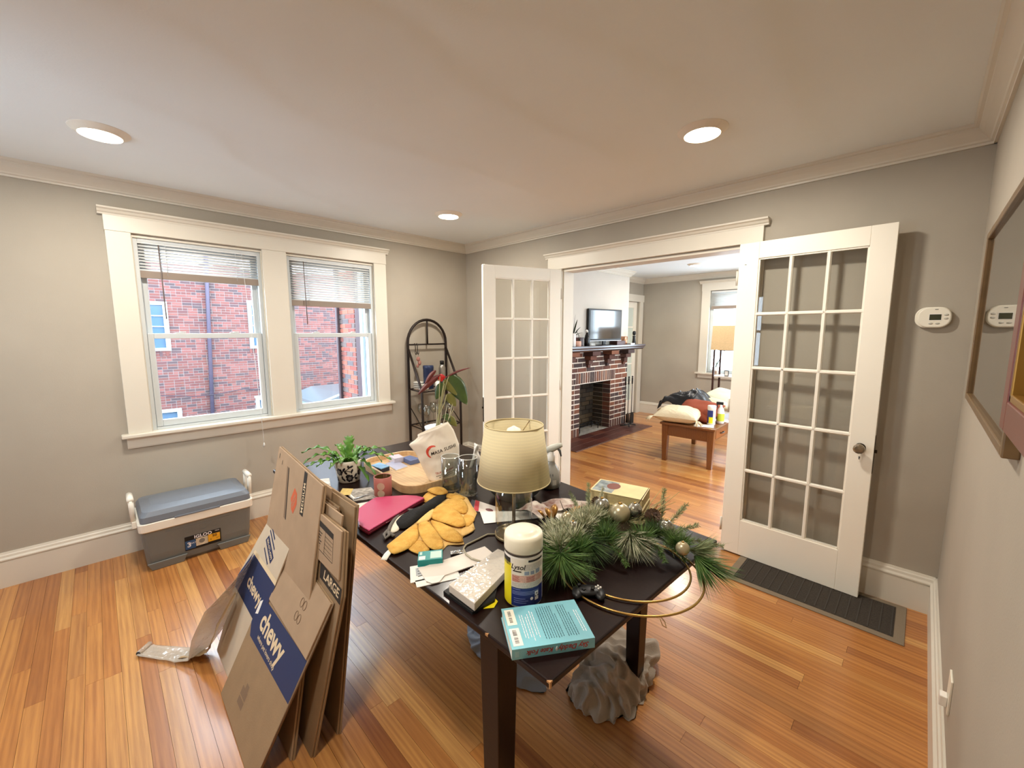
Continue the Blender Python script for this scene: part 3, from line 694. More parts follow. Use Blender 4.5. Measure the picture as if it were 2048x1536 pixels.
# ---------------------------------------------------------------- slatted blinds
SLAT = mat('blind_slat', '#d5d8d8', rough=.45)
RAIL = mat('shaded_blind_rail', '#8c7e72', rough=.5)  # taupe carries the backlit shade of a pale rail
def blind(name, label, axis, wallx, a, b, ztop, zbot, pitch, tilt, wand_z=None, depth=.025, cord=None, railh=.05):
    """slats run along y (axis 1) or x (axis 0); each slat a part"""
    c = (a+b)/2; loc = (wallx, c, zbot) if axis == 1 else (c, wallx, zbot)
    t = thing(name, label, 'blind', loc, group='slatted window blinds')
    hl = (b-a)/2
    def P(along, d, z): return (d, along, z) if axis == 1 else (along, d, z)
    def bx(nm, al0, al1, d0, d1, z0, z1, m):
        p, q = P(al0, d0, z0), P(al1, d1, z1)
        return MB().box(min(p[0], q[0]), max(p[0], q[0]), min(p[1], q[1]), max(p[1], q[1]), z0, z1).build(nm, m, t)
    h = ztop-zbot
    bx('headrail', -hl, hl, -.014, .014, h-.028, h, SLAT)
    bx('bottom_rail', -hl+.004, hl-.004, -.012, .012, 0, railh, RAIL)
    n = int((h-.03-railh)/pitch); me = None
    dx, dz = depth/2*math.cos(tilt), depth/2*math.sin(tilt)
    for i in range(n):
        z = railh+pitch*(i+.5)
        if me is None:
            mb = MB(); prof = [(-1, 0), (-.5, .14), (0, .19), (.5, .14), (1, 0)]
            def pt(al, k):
                u, v = prof[k]; d = u*dx+v*depth*.25*math.sin(tilt)*-1; zz = u*dz+v*depth*.25*math.cos(tilt)
                return P(al, d, zz)
            mb._add([pt(al, k) for al in (-hl+.006, hl-.006) for k in range(5)], [(k, k+1, k+6, k+5) for k in range(4)], True)
            o = mb.build('slat', SLAT, t, solid=.0008); me = o.data; o.location = (0, 0, z)
        else:
            o = piece('slat', me, (0, 0, z), t); q = o.modifiers.new('thickness', 'SOLIDIFY'); q.thickness = .0008
    for f in (.22, .78):
        al = -hl+2*hl*f
        MB().tube([P(al, .014, railh*.5), P(al, .014, h-.02)], .0012, 5).build('ladder_cord', SLAT, t)
    if wand_z is not None:
        al = -hl+2*hl*.17
        MB().tube([P(al, .026, h-.03), P(al+.004, .028, wand_z-zbot)], .0035, 6).build('tilt_wand', mat('wand', '#6e625c', rough=.4), t)
    if cord is not None:
        pts = [P(hl-.12, .02, h-.02), P(hl-.118, .024, h*.4), P(hl-.10, .03, -.3), P(hl-.092, .085, cord-zbot+.4), P(hl-.085, .095, cord-zbot+.05), P(hl-.085, .095, cord-zbot)]
        co = MB().tube(pts, .0014, 5).build('pull_cord', SLAT, t)
        e = pts[-1]; tz = MB().tube([(e[0], e[1], e[2]), (e[0], e[1], e[2]-.012), (e[0], e[1], e[2]-.034)], [.003, .006, .008], 10).build('tassel', SLAT, t)
    return t
blind('window_blind', 'white slatted blind pulled a third down over the window above the cooler', 1, -.028, -2.778, -2.05, 2.103, 1.851, .0195, R(-44), wand_z=1.58, cord=.62, railh=.046)
blind('window_blind', 'white slatted blind pulled halfway down the window beside the arched rack', 1, -.028, -1.855, -1.127, 2.103, 1.709, .0198, R(-46), wand_z=1.555, railh=.046)
blind('window_blind', 'white slatted blind on the living room window behind the floor lamp', 0, YF+.03, FX0+.012, FX1-.012, 2.15, 1.86, .018, R(60))

# ---------------------------------------------------------------- brick fireplace
FP = thing('fireplace', 'dark red brick fireplace with white mortar and dark wood mantel', 'fireplace', (BX, 2.16, 0))
FMORT = mat('white_mortar', '#ded4c6', rough=.95, var=.1, vscale=30)
FB = brick_tones('fireplace_brick', ['#5c372b', '#4c302a', '#6d4130', '#483835', '#573a30', '#734630', '#40302e', '#5e4138'])
SOOT = brick_tones('sooty_brick', ['#3a3024', '#30281e', '#453826', '#2a231b'])
GY0, GY1, GZ1 = 1.755, 2.56, .757
mb = MB(); xb, xf = .002, BX-.005
mb.box(xb, xf, BY0, GY0, 0, 1.22).box(xb, xf, GY1, BY1, 0, 1.22).box(xb, xf, GY0, GY1, GZ1, 1.22); mb.build('mortar_core', FMORT, FP, world=True)
fu = {}
def fbrick(y0, y1, z0, z1, x=BX, m=FB, name='brick', face='x', xx=None):
    key = (m.name, face)
    if key not in fu:
        b = MB()
        if face == 'x': b.hexa([(-.018, 0, 0), (0, 0.0, 0.0), (0, 1, 0.0), (-.018, 1, 0)], [(-.018, 0, 1), (0, 0.0, 1), (0, 1, 1), (-.018, 1, 1)])
        else: b.box(0, 1, -.006, .006, 0, 1)
        o = b.build('brick', m); fu[key] = o.data; bpy.data.objects.remove(o)
    j = random.Random(int(y0*9973+z0*7919)).uniform(-.002, .003)
    if face == 'x': return piece(name, fu[key], (x+j-FP.location.x, y0-FP.location.y, z0), FP, (1, y1-y0, z1-z0))
    return piece(name, fu[key], (xx[0]-FP.location.x, y0-FP.location.y, z0), FP, (xx[1]-xx[0], 1, z1-z0))
CH = .0695; g = .0165
def row(a, b, z0, z1, off):
    y = a-off
    while y < b-.02:
        y0, y1 = max(y, a), min(y+.212, b)
        if y1-y0 > .03: fbrick(y0+g/2, y1-g/2, z0+g/2, z1-g/2)
        y += .212
def soldiers(a, b, z0, z1, n):
    for i in range(n): fbrick(a+(b-a)*i/n+g/2, a+(b-a)*(i+1)/n-g/2, z0+g/2, z1-g/2)
soldiers(BY0, GY0, 0, .135, 7); soldiers(GY1, BY1, 0, .135, 7)
k = 0; z = .135
while z < .70:
    z1 = z+CH
    fbrick(GY0-.13+g/2, GY0-g/2, z+g/2, z1-g/2); fbrick(GY1+g/2, GY1+.13-g/2, z+g/2, z1-g/2)
    if k % 2 == 0: row(BY0, GY0-.13, z, z1, .06); row(GY1+.13, BY1, z, z1, .0)
    else:
        for a, b in ((BY0, GY0-.13), (GY1+.13, BY1)):
            n = 3
            for i in range(n): fbrick(a+(b-a)*i/n+g/2, a+(b-a)*(i+1)/n-g/2, z+g/2, z1-g/2)
    z = z1; k += 1
LZ0 = z; soldiers(GY0-.10, GY1+.12, LZ0, LZ0+.165, 18)
row(BY0, GY0-.10, LZ0, LZ0+.0825, .1); row(BY0, GY0-.10, LZ0+.0825, LZ0+.165, 0); row(GY1+.12, BY1, LZ0, LZ0+.0825, .0); row(GY1+.12, BY1, LZ0+.0825, LZ0+.165, .1)
z = LZ0+.165; k = 0
while z < 1.2:
    z1 = min(z+CH, 1.222); row(BY0, BY1, z, z1, .1*(k % 2)); z = z1; k += 1
# firebox: side cheeks and sooty back
for k in range(11):
    z = .01+k*.0682
    fbrick(GY1-.004, GY1, z, z+.058, face='y', m=FB, xx=(.20, BX-.004))
    fbrick(GY1-.004, GY1, z, z+.058, face='y', m=SOOT, xx=(.02, .19))
    fbrick(GY0+.004, GY0, z, z+.058, face='y', m=SOOT, xx=(.02, BX-.004))
    y = GY0-.1*(k % 2)
    while y < GY1:
        a, b = max(y, GY0), min(y+.2, GY1)
        if b-a > .03: fbrick(a, b-.01, z, z+.058, x=.022, m=SOOT)
        y += .2
MB().box(.004, .012, GY0, GY1, 0, GZ1).box(.01, BX, GY0, GY1, GZ1-.006, GZ1-.001).build('firebox_lining', mat('soot', '#1d1812', rough=.95), FP, world=True)
MB().box(.01, BX, GY0, GY1, 0, .012).build('ash_floor', mat('ash', '#8b857b', rough=.95, var=.3, vscale=14, bump=.4, bscale=30), FP, world=True)
gr = MB()
for i in range(6): y = 1.88+i*.1; gr.tube([(.10, y, .10), (.26, y, .10), (.27, y+.01, .15)], .006, 6)
gr.tube([(.12, 1.84, .095), (.12, 2.45, .095)], .007, 6).tube([(.24, 1.84, .095), (.24, 2.45, .095)], .007, 6)
for y in (1.9, 2.38):
    for x in (.12, .24): gr.tube([(x, y, .012), (x, y, .095)], .006, 6)
gr.build('fire_grate', BLACK, FP, world=True)
# corbels of stepped bricks under the mantel
for y in (1.43, 1.93, 2.42, 2.90):
    c = MB().box(BX-.01, BX+.15, y-.10, y+.10, 1.165, 1.222).build('corbel', FB, FP, world=True, bevel=.003)
    for p, w_, z0, z1 in ((.10, .075, 1.10, 1.158), (.055, .05, 1.035, 1.093), (.03, .03, .99, 1.03)):
        b = MB().box(BX-.01, BX+p, y-w_, y+w_, z0, z1).build('corbel_brick', FB, bevel=.003); b.parent = c
        for q in b.data.vertices: q.co -= FP.location
MANT = wood_mat('mantel_wood', ['#2b1d1c', '#3a2725', '#46302b'], 'none', 1, .3, .4)
mb = MB(); prof = [(.05, 1.222), (.475, 1.222), (.485, 1.238), (.50, 1.243), (.50, 1.258), (.515, 1.266), (.522, 1.275), (.522, 1.300), (.05, 1.300)]
mb.prism([(x, 1.15, z) for x, z in prof], (0, 2.12, 0)); mb.build('mantel_shelf', MANT, FP, world=True, clean=True)
hearth = MB().box(BX-.02, .765, 1.10, 3.13, .0005, .010).build('hearth', mat('hearth_grout', '#6b5248', rough=.9), FP, world=True)
HT = brick_tones('hearth_tile', ['#4a2720', '#552c23', '#43241f', '#5d3428'], rough=.35)
tu = MB().box(0, 1, 0, 1, 0, .008).build('tile', HT); tum = tu.data; bpy.data.objects.remove(tu)
for i in range(3):
    for j in range(-1, 8):
        x0 = BX-.01+i*.145; y0 = 1.10+j*.29+(i % 2)*.14; y1 = min(y0+.282, 3.126); y0 = max(y0, 1.104)
        if y1-y0 > .03: piece('tile', tum, (x0-FP.location.x+.004, y0-FP.location.y, .004), hearth, (.137, y1-y0, 1))

# ---------------------------------------------------------------- things on the mantel
MZ = 1.300
TVM = mat('tv_shell', '#101113', rough=.35)
SCREEN = mat('dark_screen', '#1b2026', rough=.08, spec=.9, coat=1)
tv = thing('television', 'small flat television standing on the mantel', 'television', (.40, 2.24, MZ), R(82))
# local x along screen width, -y faces the room
MB().box(-.36, .36, -.02, .02, .065, .52).build('bezel', TVM, tv, bevel=.006)
MB().box(-.335, .335, -.0225, -.0205, .095, .498).build('screen', SCREEN, tv)
MB().box(-.36, .36, -.0225, -.0200, .064, .072).build('lower_edge_strip', mat('silver_plastic', '#c9cdd2', rough=.3, metal=.3), tv)
MB().box(-.24, .24, .02, .07, .12, .44).build('back_housing', TVM, tv, bevel=.015)
MB().box(-.03, .03, -.005, .02, .008, .08).build('stand_neck', TVM, tv)
MB().box(-.13, .13, -.08, .08, 0, .008).build('stand_base', TVM, tv, bevel=.003)
def lathe_thing(name, label, cat, x, y, z, prof, m, n=28, group=None, part='body'):
    t = thing(name, label, cat, (x, y, z), group=group); MB().lathe(prof, n).build(part, m, t); return t
WHITE = mat('white_ceramic', '#e9e6df', rough=.3)
v_ = lathe_thing('vase', 'tall white vase with dark spiky leaves on the left of the mantel', 'vase', .42, 1.445, MZ, [(.035, 0), (.042, .01), (.040, .16), (.035, .175), (.030, .17), (.034, .02), (0, .015)], WHITE)
LEAFD = mat('dark_leaf', '#2c3a22', rough=.45)
def blade(mb, base, tip, w, droop=.0, n=6, up=(0, 0, 1)):
    b, t = Vector(base), Vector(tip); d = t-b; side = d.cross(Vector(up)); side = side.normalized() if side.length > 1e-6 else Vector((1, 0, 0))
    vs = []
    for i in range(n+1):
        f = i/n; p = b+d*f+Vector((0, 0, droop*math.sin(math.pi*f)))
        ww = w*math.sin(math.pi*min(1, .12+f*.88))**.8
        vs += [p-side*ww, p+Vector((0, 0, ww*.3)), p+side*ww]
    fs = []
    for i in range(n):
        for k in range(2): fs.append((i*3+k, i*3+k+1, i*3+k+4, i*3+k+3))
    mb._add(vs, fs, True)
for dx, dy, dz, w_ in ((.02, .02, .42, .013), (.0, .10, .36, .013), (.03, .14, .26, .012), (-.03, -.05, .33, .011), (.04, .18, .18, .012), (.02, -.08, .25, .01), (.05, .06, .20, .01)):
    mb = MB(); blade(mb, (0, 0, .12), (dx, dy, dz), w_, .02); mb.build('leaf', LEAFD, v_, solid=.001)
PINK = mat('blush_ceramic', '#d6a893', rough=.5)
t = lathe_thing('candle_cup', 'blush pink candle cup beside the white vase', 'candle', .44, 1.535, MZ, [(.038, 0), (.042, .005), (.042, .072), (.037, .072), (.036, .055), (0, .055)], PINK)
MB().cyl((0, 0, .055), (0, 0, .078), .0015, n=5).build('wick', BLACK, t)
t = lathe_thing('succulent_pot', 'tiny dark pot with a curling stem on the mantel', 'potted plant', .40, 1.62, MZ, [(.025, 0), (.034, .006), (.036, .06), (.031, .06), (.030, .05), (0, .05)], mat('smoked_glass', '#6d5446', rough=.15))
mb = MB().tube([(0, 0, .05), (.0, -.01, .14), (0, -.05, .19), (0, -.10, .17)], [.004, .004, .003, .001], 6); mb.build('stem', LEAFD, t)
mb = MB(); blade(mb, (0, 0, .05), (.01, .01, .13), .012); blade(mb, (0, 0, .05), (.02, -.02, .10), .012); mb.build('leaf', LEAFD, t, solid=.001)
t = lathe_thing('spray_mister', 'black mister bottle with a white spout on the mantel', 'bottle', .42, 1.775, MZ, [(.036, 0), (.040, .008), (.040, .10), (.028, .15), (.018, .17), (.018, .185), (0, .185)], mat('black_bottle', '#151313', rough=.25))
MB().tube([(0, .0, .18), (0, .0, .205), (0, -.012, .214), (0, -.035, .205)], [.014, .014, .013, .006], 10).build('spout', WHITE, t)
BOXM = mat('walnut_box', '#4a2418', rough=.45, var=.2, vscale=12, stretch=(1, 4, 1))
for y0, y1, lab in ((1.55, 1.80, 'dark red wooden box standing behind the mister on the mantel'),):
    t = thing('keepsake_box', lab, 'box', (.30, (y0+y1)/2, MZ)); MB().box(-.045, .045, -.125, .125, 0, .10).build('body', BOXM, t, bevel=.002); MB().box(-.048, .048, -.128, .128, .10, .118).build('lid', BOXM, t, bevel=.002)
t = thing('keepsake_box', 'low dark red box lying right of the television', 'box', (.40, 2.62, MZ)); MB().box(-.06, .06, -.12, .12, 0, .05).build('body', BOXM, t, bevel=.002); MB().box(-.062, .062, -.122, .122, .05, .062).build('lid', BOXM, t, bevel=.002)
t = lathe_thing('copper_mug', 'copper mug at the right of the mantel', 'mug', .40, 2.80, MZ, [(.045, 0), (.05, .006), (.052, .125), (.048, .125), (.046, .01), (0, .01)], mat('copper', '#b98a6c', rough=.3, metal=.8))
MB().tube([(0, .05, .105), (0, .085, .10), (0, .09, .06), (0, .05, .03)], .006, 8).build('handle', MATS['copper'], t)
tag(MB().box(.44, .52, 2.80, 2.92, MZ, MZ+.022).build('playing_card_box', WHITE), 'small white card box in front of the copper mug', 'box')
t = thing('pepper_mill', 'tall black pepper mill at the right end of the mantel', 'pepper mill', (.42, 3.075, MZ))
MB().lathe([(.030, 0), (.032, .01), (.026, .05), (.021, .10), (.025, .135), (.0, .14)], 24).build('body', BLACK, t)
MB().lathe([(.0, .14), (.018, .143), (.027, .165), (.026, .195), (.014, .208), (0, .21)], 24).build('grinder_head', BLACK, t)
for y, lab in ((2.07, 'folded white note behind the foot of the television, left side'), (2.36, 'folded white note behind the foot of the television, right side')):
    t = thing('note_card', lab, 'card', (.30, y, MZ)); mb = MB(); mb.plate([(-.0, -.05, 0), (-.0, .05, 0), (.012, .05, .055), (.012, -.05, .055)]); mb.plate([(.03, -.05, 0), (.03, .05, 0), (.012, .05, .055), (.012, -.05, .055)]); mb.build('fold', WHITE, t, solid=.001)

# fireplace tool set
ts = thing('fireplace_tools', 'black iron fireplace tool set standing on the hearth', 'fireplace tools', (.47, 2.88, .012))
MB().tube([(-.06, -.13, .01), (0, -.06, .018), (0, .06, .018), (-.06, .13, .01)], .008, 8).tube([(.08, -.10, .008), (.02, 0, .03), (.08, .10, .008)], .008, 8).build('base', BLACK, ts)
for y, tip in ((-.11, 'poker'), (-.01, 'brush'), (.10, 'shovel')):
    mb = MB().tube([(0, y, .06), (0, y, .66)], .006, 8).tube([(0, y, .66), (0, y, .76)], [.011, .013], 10).ball((0, y, .775), .014, 10, 6)
    r_ = mb.build('handle_rod', mat('iron', '#2a2320', rough=.4, metal=.6), ts)
    if tip == 'shovel': MB().prism([(.005, y-.05, .02), (.005, y+.05, .02), (.005, y+.05, .16), (.005, y+.025, .20), (.005, y-.025, .20), (.005, y-.05, .16)], (.012, 0, 0)).build('shovel_pan', BLACK, ts)
    elif tip == 'brush': MB().lathe([(.012, .20), (.028, .17), (.034, .05), (0, .04)], 14, c=(0, y, 0)).build('brush_head', mat('bristle', '#3a2c20', rough=.9), ts)
    else: MB().tube([(0, y, .06), (0, y+.0, .03), (.03, y, .05)], .006, 6).build('poker_hook', BLACK, ts)

# ---------------------------------------------------------------- floor lamp with shelves by the far window
fl_ = thing('floor_lamp', 'tall floor lamp with square tan shade by the living room window', 'floor lamp', (1.69, 3.5, 0))
DW = mat('dark_lamp_wood', '#3b221b', rough=.4)
mb = MB()
def shade_fn(u, v):
    return None
s0, s1 = .165, .175
for (a, b, c, d) in (((-s1, -s1), (s1, -s1), (s0, -s0), (-s0, -s0)),):
    pass
cor = [(-1, -1), (1, -1), (1, 1), (-1, 1)]
vs = [(x*s1, y*s1, 1.235) for x, y in cor]+[(x*s0, y*s0, 1.585) for x, y in cor]
mb._add(vs, [(0, 1, 5, 4), (1, 2, 6, 5), (2, 3, 7, 6), (3, 0, 4, 7)], False)
mb.build('lamp_shade', mat('tan_linen_shade', '#cdb085', rough=.8, var=.08, vscale=60), fl_, solid=.003)
for x, y in cor:
    MB().box(x*.135-.012, x*.135+.012, y*.135-.012, y*.135+.012, 0, 1.24).build('post', DW, fl_)
for z in (.18, .52, .855):
    MB().box(-.145, .145, -.145, .145, z-.018, z).build('shelf', DW if z < .8 else mat('pale_shelf', '#cfc6ba', rough=.3), fl_)
MB().box(-.14, .14, -.01, .01, 1.22, 1.24).box(-.01, .01, -.14, .14, 1.22, 1.24).cyl((0, 0, 1.24), (0, 0, 1.34), .015, n=12).build('socket', DW, fl_)
MB().ball((0, 0, 1.39), .035, 14, 10).build('bulb', WHITE, fl_)
t = thing('photograph', 'tiny dark photo frame on the upper shelf of the floor lamp', 'photograph', (1.72, 3.42, .855)); MB().box(-.03, .03, -.006, .006, 0, .085).build('frame', BLACK, t); MB().box(-.022, .022, -.008, -.006, .01, .075).build('photo', WHITE, t)
t = thing('spider_plant', 'thin leaved plant in a pot on the living room window sill', 'potted plant', (1.34, 4.10, .825))
MB().lathe([(.04, 0), (.055, .09), (.05, .09), (.045, .02), (0, .02)], 20).build('pot', WHITE, t)
rng = random.Random(4); mb = MB()
for i in range(16):
    a = rng.uniform(0, 6.28); l = rng.uniform(.1, .2); blade(mb, (0, 0, .08), (math.cos(a)*l*.8, math.sin(a)*l*.25-.02, .08+l*rng.uniform(.4, 1.3)), .006, .05)
mb.build('leaf_tuft', mat('grey_leaf', '#6f8478', rough=.5), t, solid=.0008, kind='stuff')

# ---------------------------------------------------------------- coffee table and what lies on it
TABW = wood_mat('cherry_wood', ['#6b3f1c', '#774820', '#835226'], 'none', 1, .35, .3, .6)
ct = thing('coffee_table', 'brown wooden coffee table with a drawer in the living room', 'coffee table', (1.905, 2.08, 0), R(2))
MB().box(-.30, .30, -.54, .54, .435, .460).build('tabletop', TABW, ct, bevel=.004)
MB().box(-.26, .26, -.50, -.475, .305, .435).build('end_apron', TABW, ct); MB().box(-.26, .26, .475, .50, .305, .435).build('end_apron', TABW, ct)
MB().box(-.265, -.24, -.5, .5, .305, .435).build('side_apron', TABW, ct); MB().box(.24, .265, -.5, .5, .305, .435).build('side_apron', TABW, ct)
for x in (-.25, .25):
    for y in (-.48, .48):
        MB().hexa([(x-.024, y-.024, 0), (x+.024, y-.024, 0), (x+.024, y+.024, 0), (x-.024, y+.024, 0)], [(x-.036, y-.036, .435), (x+.036, y-.036, .435), (x+.036, y+.036, .435), (x-.036, y+.036, .435)]).build('leg', TABW, ct, bevel=.002)
dr = MB().box(.262, .276, -.40, -.03, .325, .42).build('drawer', wood_mat('drawer_wood', ['#8a5022', '#96592a'], 'none', 1, .4, .2, .6), ct, bevel=.003)
b_ = MB().tube([(.276, -.26, .372), (.296, -.255, .375), (.299, -.215, .375), (.296, -.175, .375), (.276, -.17, .372)], .007, 8).build('handle', mat('pewter', '#5d5a55', rough=.35, metal=.9)); b_.parent = dr
def cushion(name, label, loc, rot, w, d, h, m, tassels=False, seed=1, pattern=0):
    t = thing(name, label, 'cushion', loc); t.rotation_euler = rot
    mb = MB()
    def surf(sg):
        def fn(u, v):
            x = (u*2-1); y = (v*2-1)
            e = (1-abs(x)**2.6)*(1-abs(y)**2.6); e = max(e, 0)**.42
            pin = 1-.09*(abs(x*y))**1.0*0+.05*(abs(x)**4*abs(y)**4)
            px = x*w/2*(1-.06*(1-abs(y))*abs(x)**3*-1-.06*abs(x)**2*(1-y*y)) * pin; py = y*d/2*(1-.06*abs(y)**2*(1-x*x))*pin
            z = sg*e*h/2+.008*noise3(x*2.2, y*2.2, sg, seed)*e
            if pattern: z += .004*e*math.sin(26*(y+.35*abs(((x*2.4) % 2)-1)))*(1 if sg > 0 else 0)
            return (px, py, h/2+z)
        return fn
    mb.grid(surf(1), 40, 40); mb.grid(lambda u, v: surf(-1)(1-u, v), 24, 24)
    mb.build('cover', m, t)
    if tassels:
        for sx in (-1, 1):
            for sy in (-1, 1):
                tm = MB(); rg = random.Random(seed+sx+2*sy)
                cx, cy = sx*w/2*1.03, sy*d/2*1.03
                for i in range(22):
                    a = math.atan2(sy, sx)+rg.uniform(-.7, .7); l = rg.uniform(.05, .085)
                    tm.tube([(cx, cy, h/2), (cx+math.cos(a)*l*.5, cy+math.sin(a)*l*.5, h/2-.005), (cx+math.cos(a)*l, cy+math.sin(a)*l, h/2-rg.uniform(.02, .05))], .004, 5)
                tm.build('tassel', m, t)
    return t
cushion('cushion', 'cream cable-textured cushion with tassels at the end of the coffee table', (1.77, 1.71, .4605), (R(4), R(0), R(8)), .46, .40, .17, mat('cream_knit', '#d8cbac', rough=.9, bump=.4, bscale=90), True, 2, 1)
cushion('cushion', 'rust orange cushion under the black jacket on the coffee table', (1.91, 1.965, .50), (R(30), R(4), R(-4)), .44, .34, .17, mat('rust_linen', '#8a4028', rough=.9, bump=.2, bscale=200), False, 5)
cushion('cushion', 'large cream cushion lying behind the black jacket', (1.80, 2.42, .50), (R(8), R(-4), R(5)), .66, .46, .20, mat('cream_linen', '#cdc5a8', rough=.9, bump=.2, bscale=160), False, 8)
cushion('cushion', 'pale sage cushion propped at the far right of the coffee table pile', (2.0, 2.50, .60), (R(14), R(12), R(-12)), .42, .40, .15, mat('sage_linen', '#c2c3ab', rough=.9, bump=.2, bscale=160), False, 11)
jk = thing('jacket', 'crumpled black jacket draped over the rust cushion', 'jacket', (1.72, 2.17, .4605))
def jfn(u, v):
    x = -.34+.66*u; y = -.20+.38*v
    hump = .30*math.exp(-((x-.05)/.20)**2)*math.exp(-((y-.02)/.26)**2)+.16*math.exp(-((x+.22)/.12)**2)
    q_ = noise3(x*10+2*noise3(x*4, y*4, 3), y*10, .8, 6); z = .055+hump*.85+.030*noise3(x*7, y*7, .2, 4)+.035*math.exp(-(q_/.16)**2)
    if v < .08: z -= .05*(1-v/.08)
    if u > .9: z -= .1*(u-.9)/.1
    return (x+.01*noise3(u*6, v*6, 5), y+.012*noise3(u*7, v*5, 9), max(z, .012))
MB().grid(jfn, 46, 34).build('shell', mat('black_nylon', '#15161a', rough=.42, bump=.2, bscale=60), jk, solid=.008)
def canister(name, label, loc, h, r, rz, scheme, group='disinfecting wipe canisters'):
    return None
t = thing('wipes_canister', 'small white and navy wipes canister on the coffee table', 'canister', (2.10, 1.79, .4605))
NAVY = mat('navy_label', '#22306f', rough=.4); YEL = mat('yellow_label', '#e7d51e', rough=.4)
MB().lathe([(.040, 0), (.043, .004), (.043, .175), (.045, .178), (.045, .213), (.040, .217), (0, .217)], 32).build('body', WHITE, t)
for nm, m_, a0, a1, z0, z1 in (('navy_panel', NAVY, -2.6, -.9, .09, .165), ('navy_panel', NAVY, -2.6, -1.9, .02, .09), ('yellow_panel', YEL, -1.9, -.9, .02, .09)):
    MB().lathe([(.0434, z0), (.0434, z1)], 16, cap=False, a0=a0, a1=a1).build(nm, m_, t)
t = thing('spray_bottle', 'white and lime cleaner bottle with black trigger on the coffee table', 'spray bottle', (2.15, 1.93, .4605))
MB().lathe([(.036, 0), (.040, .006), (.040, .12), (.030, .165), (.014, .19), (.014, .215), (0, .215)], 28).build('body', WHITE, t)
MB().lathe([(.0405, .03), (.0405, .115)], 28, cap=False).build('lime_label', mat('lime_label', '#c3d24a', rough=.4), t)
MB().box(-.05, .022, -.012, .012, .212, .245).box(-.045, -.036, -.008, .008, .18, .215).build('trigger', BLACK, t, bevel=.004)
for i, (x, y, a, lab) in enumerate(((2.07, 1.66, .3, 'white leaflet on the near corner of the coffee table'), (2.12, 2.10, -.2, 'white paper sheet by the drawer of the coffee table'))):
    t = thing('paper_sheet', lab, 'paper', (x, y, .4605), a)
    MB().grid(lambda u, v: (-.10+.2*u, -.07+.14*v, .002+.006*(u*u)*v), 8, 6).build('sheet', WHITE, t, solid=.0008)
# ================================================================ DINING TABLE AND WHAT LIES ON IT
TZ = .74
ESP = wood_mat('espresso_wood', ['#150705', '#180806', '#1d0b07'], 'none', 0, .38, .34, .5, 1, .12)
dt = thing('dining_table', 'long dark espresso dining table covered in clutter', 'dining table', (2.2, -1.9, 0))
top = [(1.24, -2.385), (3.214, -2.385), (3.252, -1.478), (1.24, -1.30)]
mb = MB(); mb.hexa([(x, y, TZ-.019) for x, y in top], [(x, y, TZ-.0005) for x, y in top]); mb.build('tabletop', ESP, dt, world=True, bevel=.004)
for x, y in ((3.0, -2.335), (2.985, -1.545), (1.46, -2.335), (1.46, -1.40)):
    a, b = .026, .036
    MB().hexa([(x-a, y-a, 0), (x+a, y-a, 0), (x+a, y+a, 0), (x-a, y+a, 0)], [(x-b, y-b, TZ-.019), (x+b, y-b, TZ-.019), (x+b, y+b, TZ-.019), (x-b, y+b, TZ-.019)]).build('leg', ESP, dt, world=True, bevel=.003)
for b in ((1.46, 3.0, -2.33, -2.31, .655, TZ-.019), (1.46, 2.985, -1.52, -1.50, .655, TZ-.019), (1.47, 1.49, -2.33, -1.42, .655, TZ-.019), (2.965, 2.985, -2.33, -1.52, .655, TZ-.019)):
    MB().box(*b).build('apron', ESP, dt, world=True)
RAW = mat('raw_wood_chip', '#b98a5a', rough=.8)
MB().prism([(3.206, -2.3865, TZ-.004), (3.2155, -2.3865, TZ-.004), (3.2155, -2.377, TZ-.004), (3.211, -2.381, TZ-.004)], (0, 0, .0045)).prism([(3.212, -2.3858, TZ-.017), (3.2152, -2.3858, TZ-.017), (3.2152, -2.380, TZ-.017)], (0, 0, .015)).build('chipped_corner', RAW, dt, world=True)
MB().prism([(3.004, -2.3862, TZ-.006), (3.014, -2.3862, TZ-.006), (3.012, -2.380, TZ-.006)], (0, 0, .0065)).build('edge_chip', RAW, dt, world=True)

def cat_loop(pts, n=5):
    out = []; N = len(pts)
    for i in range(N):
        p0, p1, p2, p3 = [Vector((*pts[(i+k-1) % N][:2], 0)) for k in range(4)]
        for j in range(n):
            t = j/n
            out.append(.5*((2*p1)+(p2-p0)*t+(2*p0-5*p1+4*p2-p3)*t*t+(3*p1-p0-3*p2+p3)*t**3))
    return out
def puff(name, outline, z0, h, m, parent, rings=7, seed=0, smooth=True, crease=None, wr=.0, zf=None):
    """padded cloth shape lying flat: outline in world xy"""
    P = cat_loop(outline) if smooth else [Vector((*p, 0)) for p in outline]
    c = sum(P, Vector())/len(P); n = len(P); vs = []; fs = []
    for k in range(rings+1):
        t = k/rings
        for p in P:
            q = c+(p-c)*(1-t); hh = h*math.sqrt(max(0, 1-(1-t)**2.2))
            z = z0+.0025+hh+wr*noise3(q.x*38, q.y*38, .1, seed)*min(1, t*3)
            if zf: z += zf(q.x, q.y)
            vs.append((q.x, q.y, z))
    for k in range(rings):
        for i in range(n): fs.append((k*n+i, k*n+(i+1) % n, (k+1)*n+(i+1) % n, (k+1)*n+i))
    o = len(vs)
    vs += [(p.x, p.y, z0+(zf(p.x, p.y) if zf else 0)) for p in P]
    for i in range(n): fs.append((o+i, o+(i+1) % n, (i+1) % n, i))
    fs.append(tuple(o+i for i in range(n))[::-1])
    mb = MB(); mb._add(vs, fs, True); return mb.build(name, m, parent, world=True)

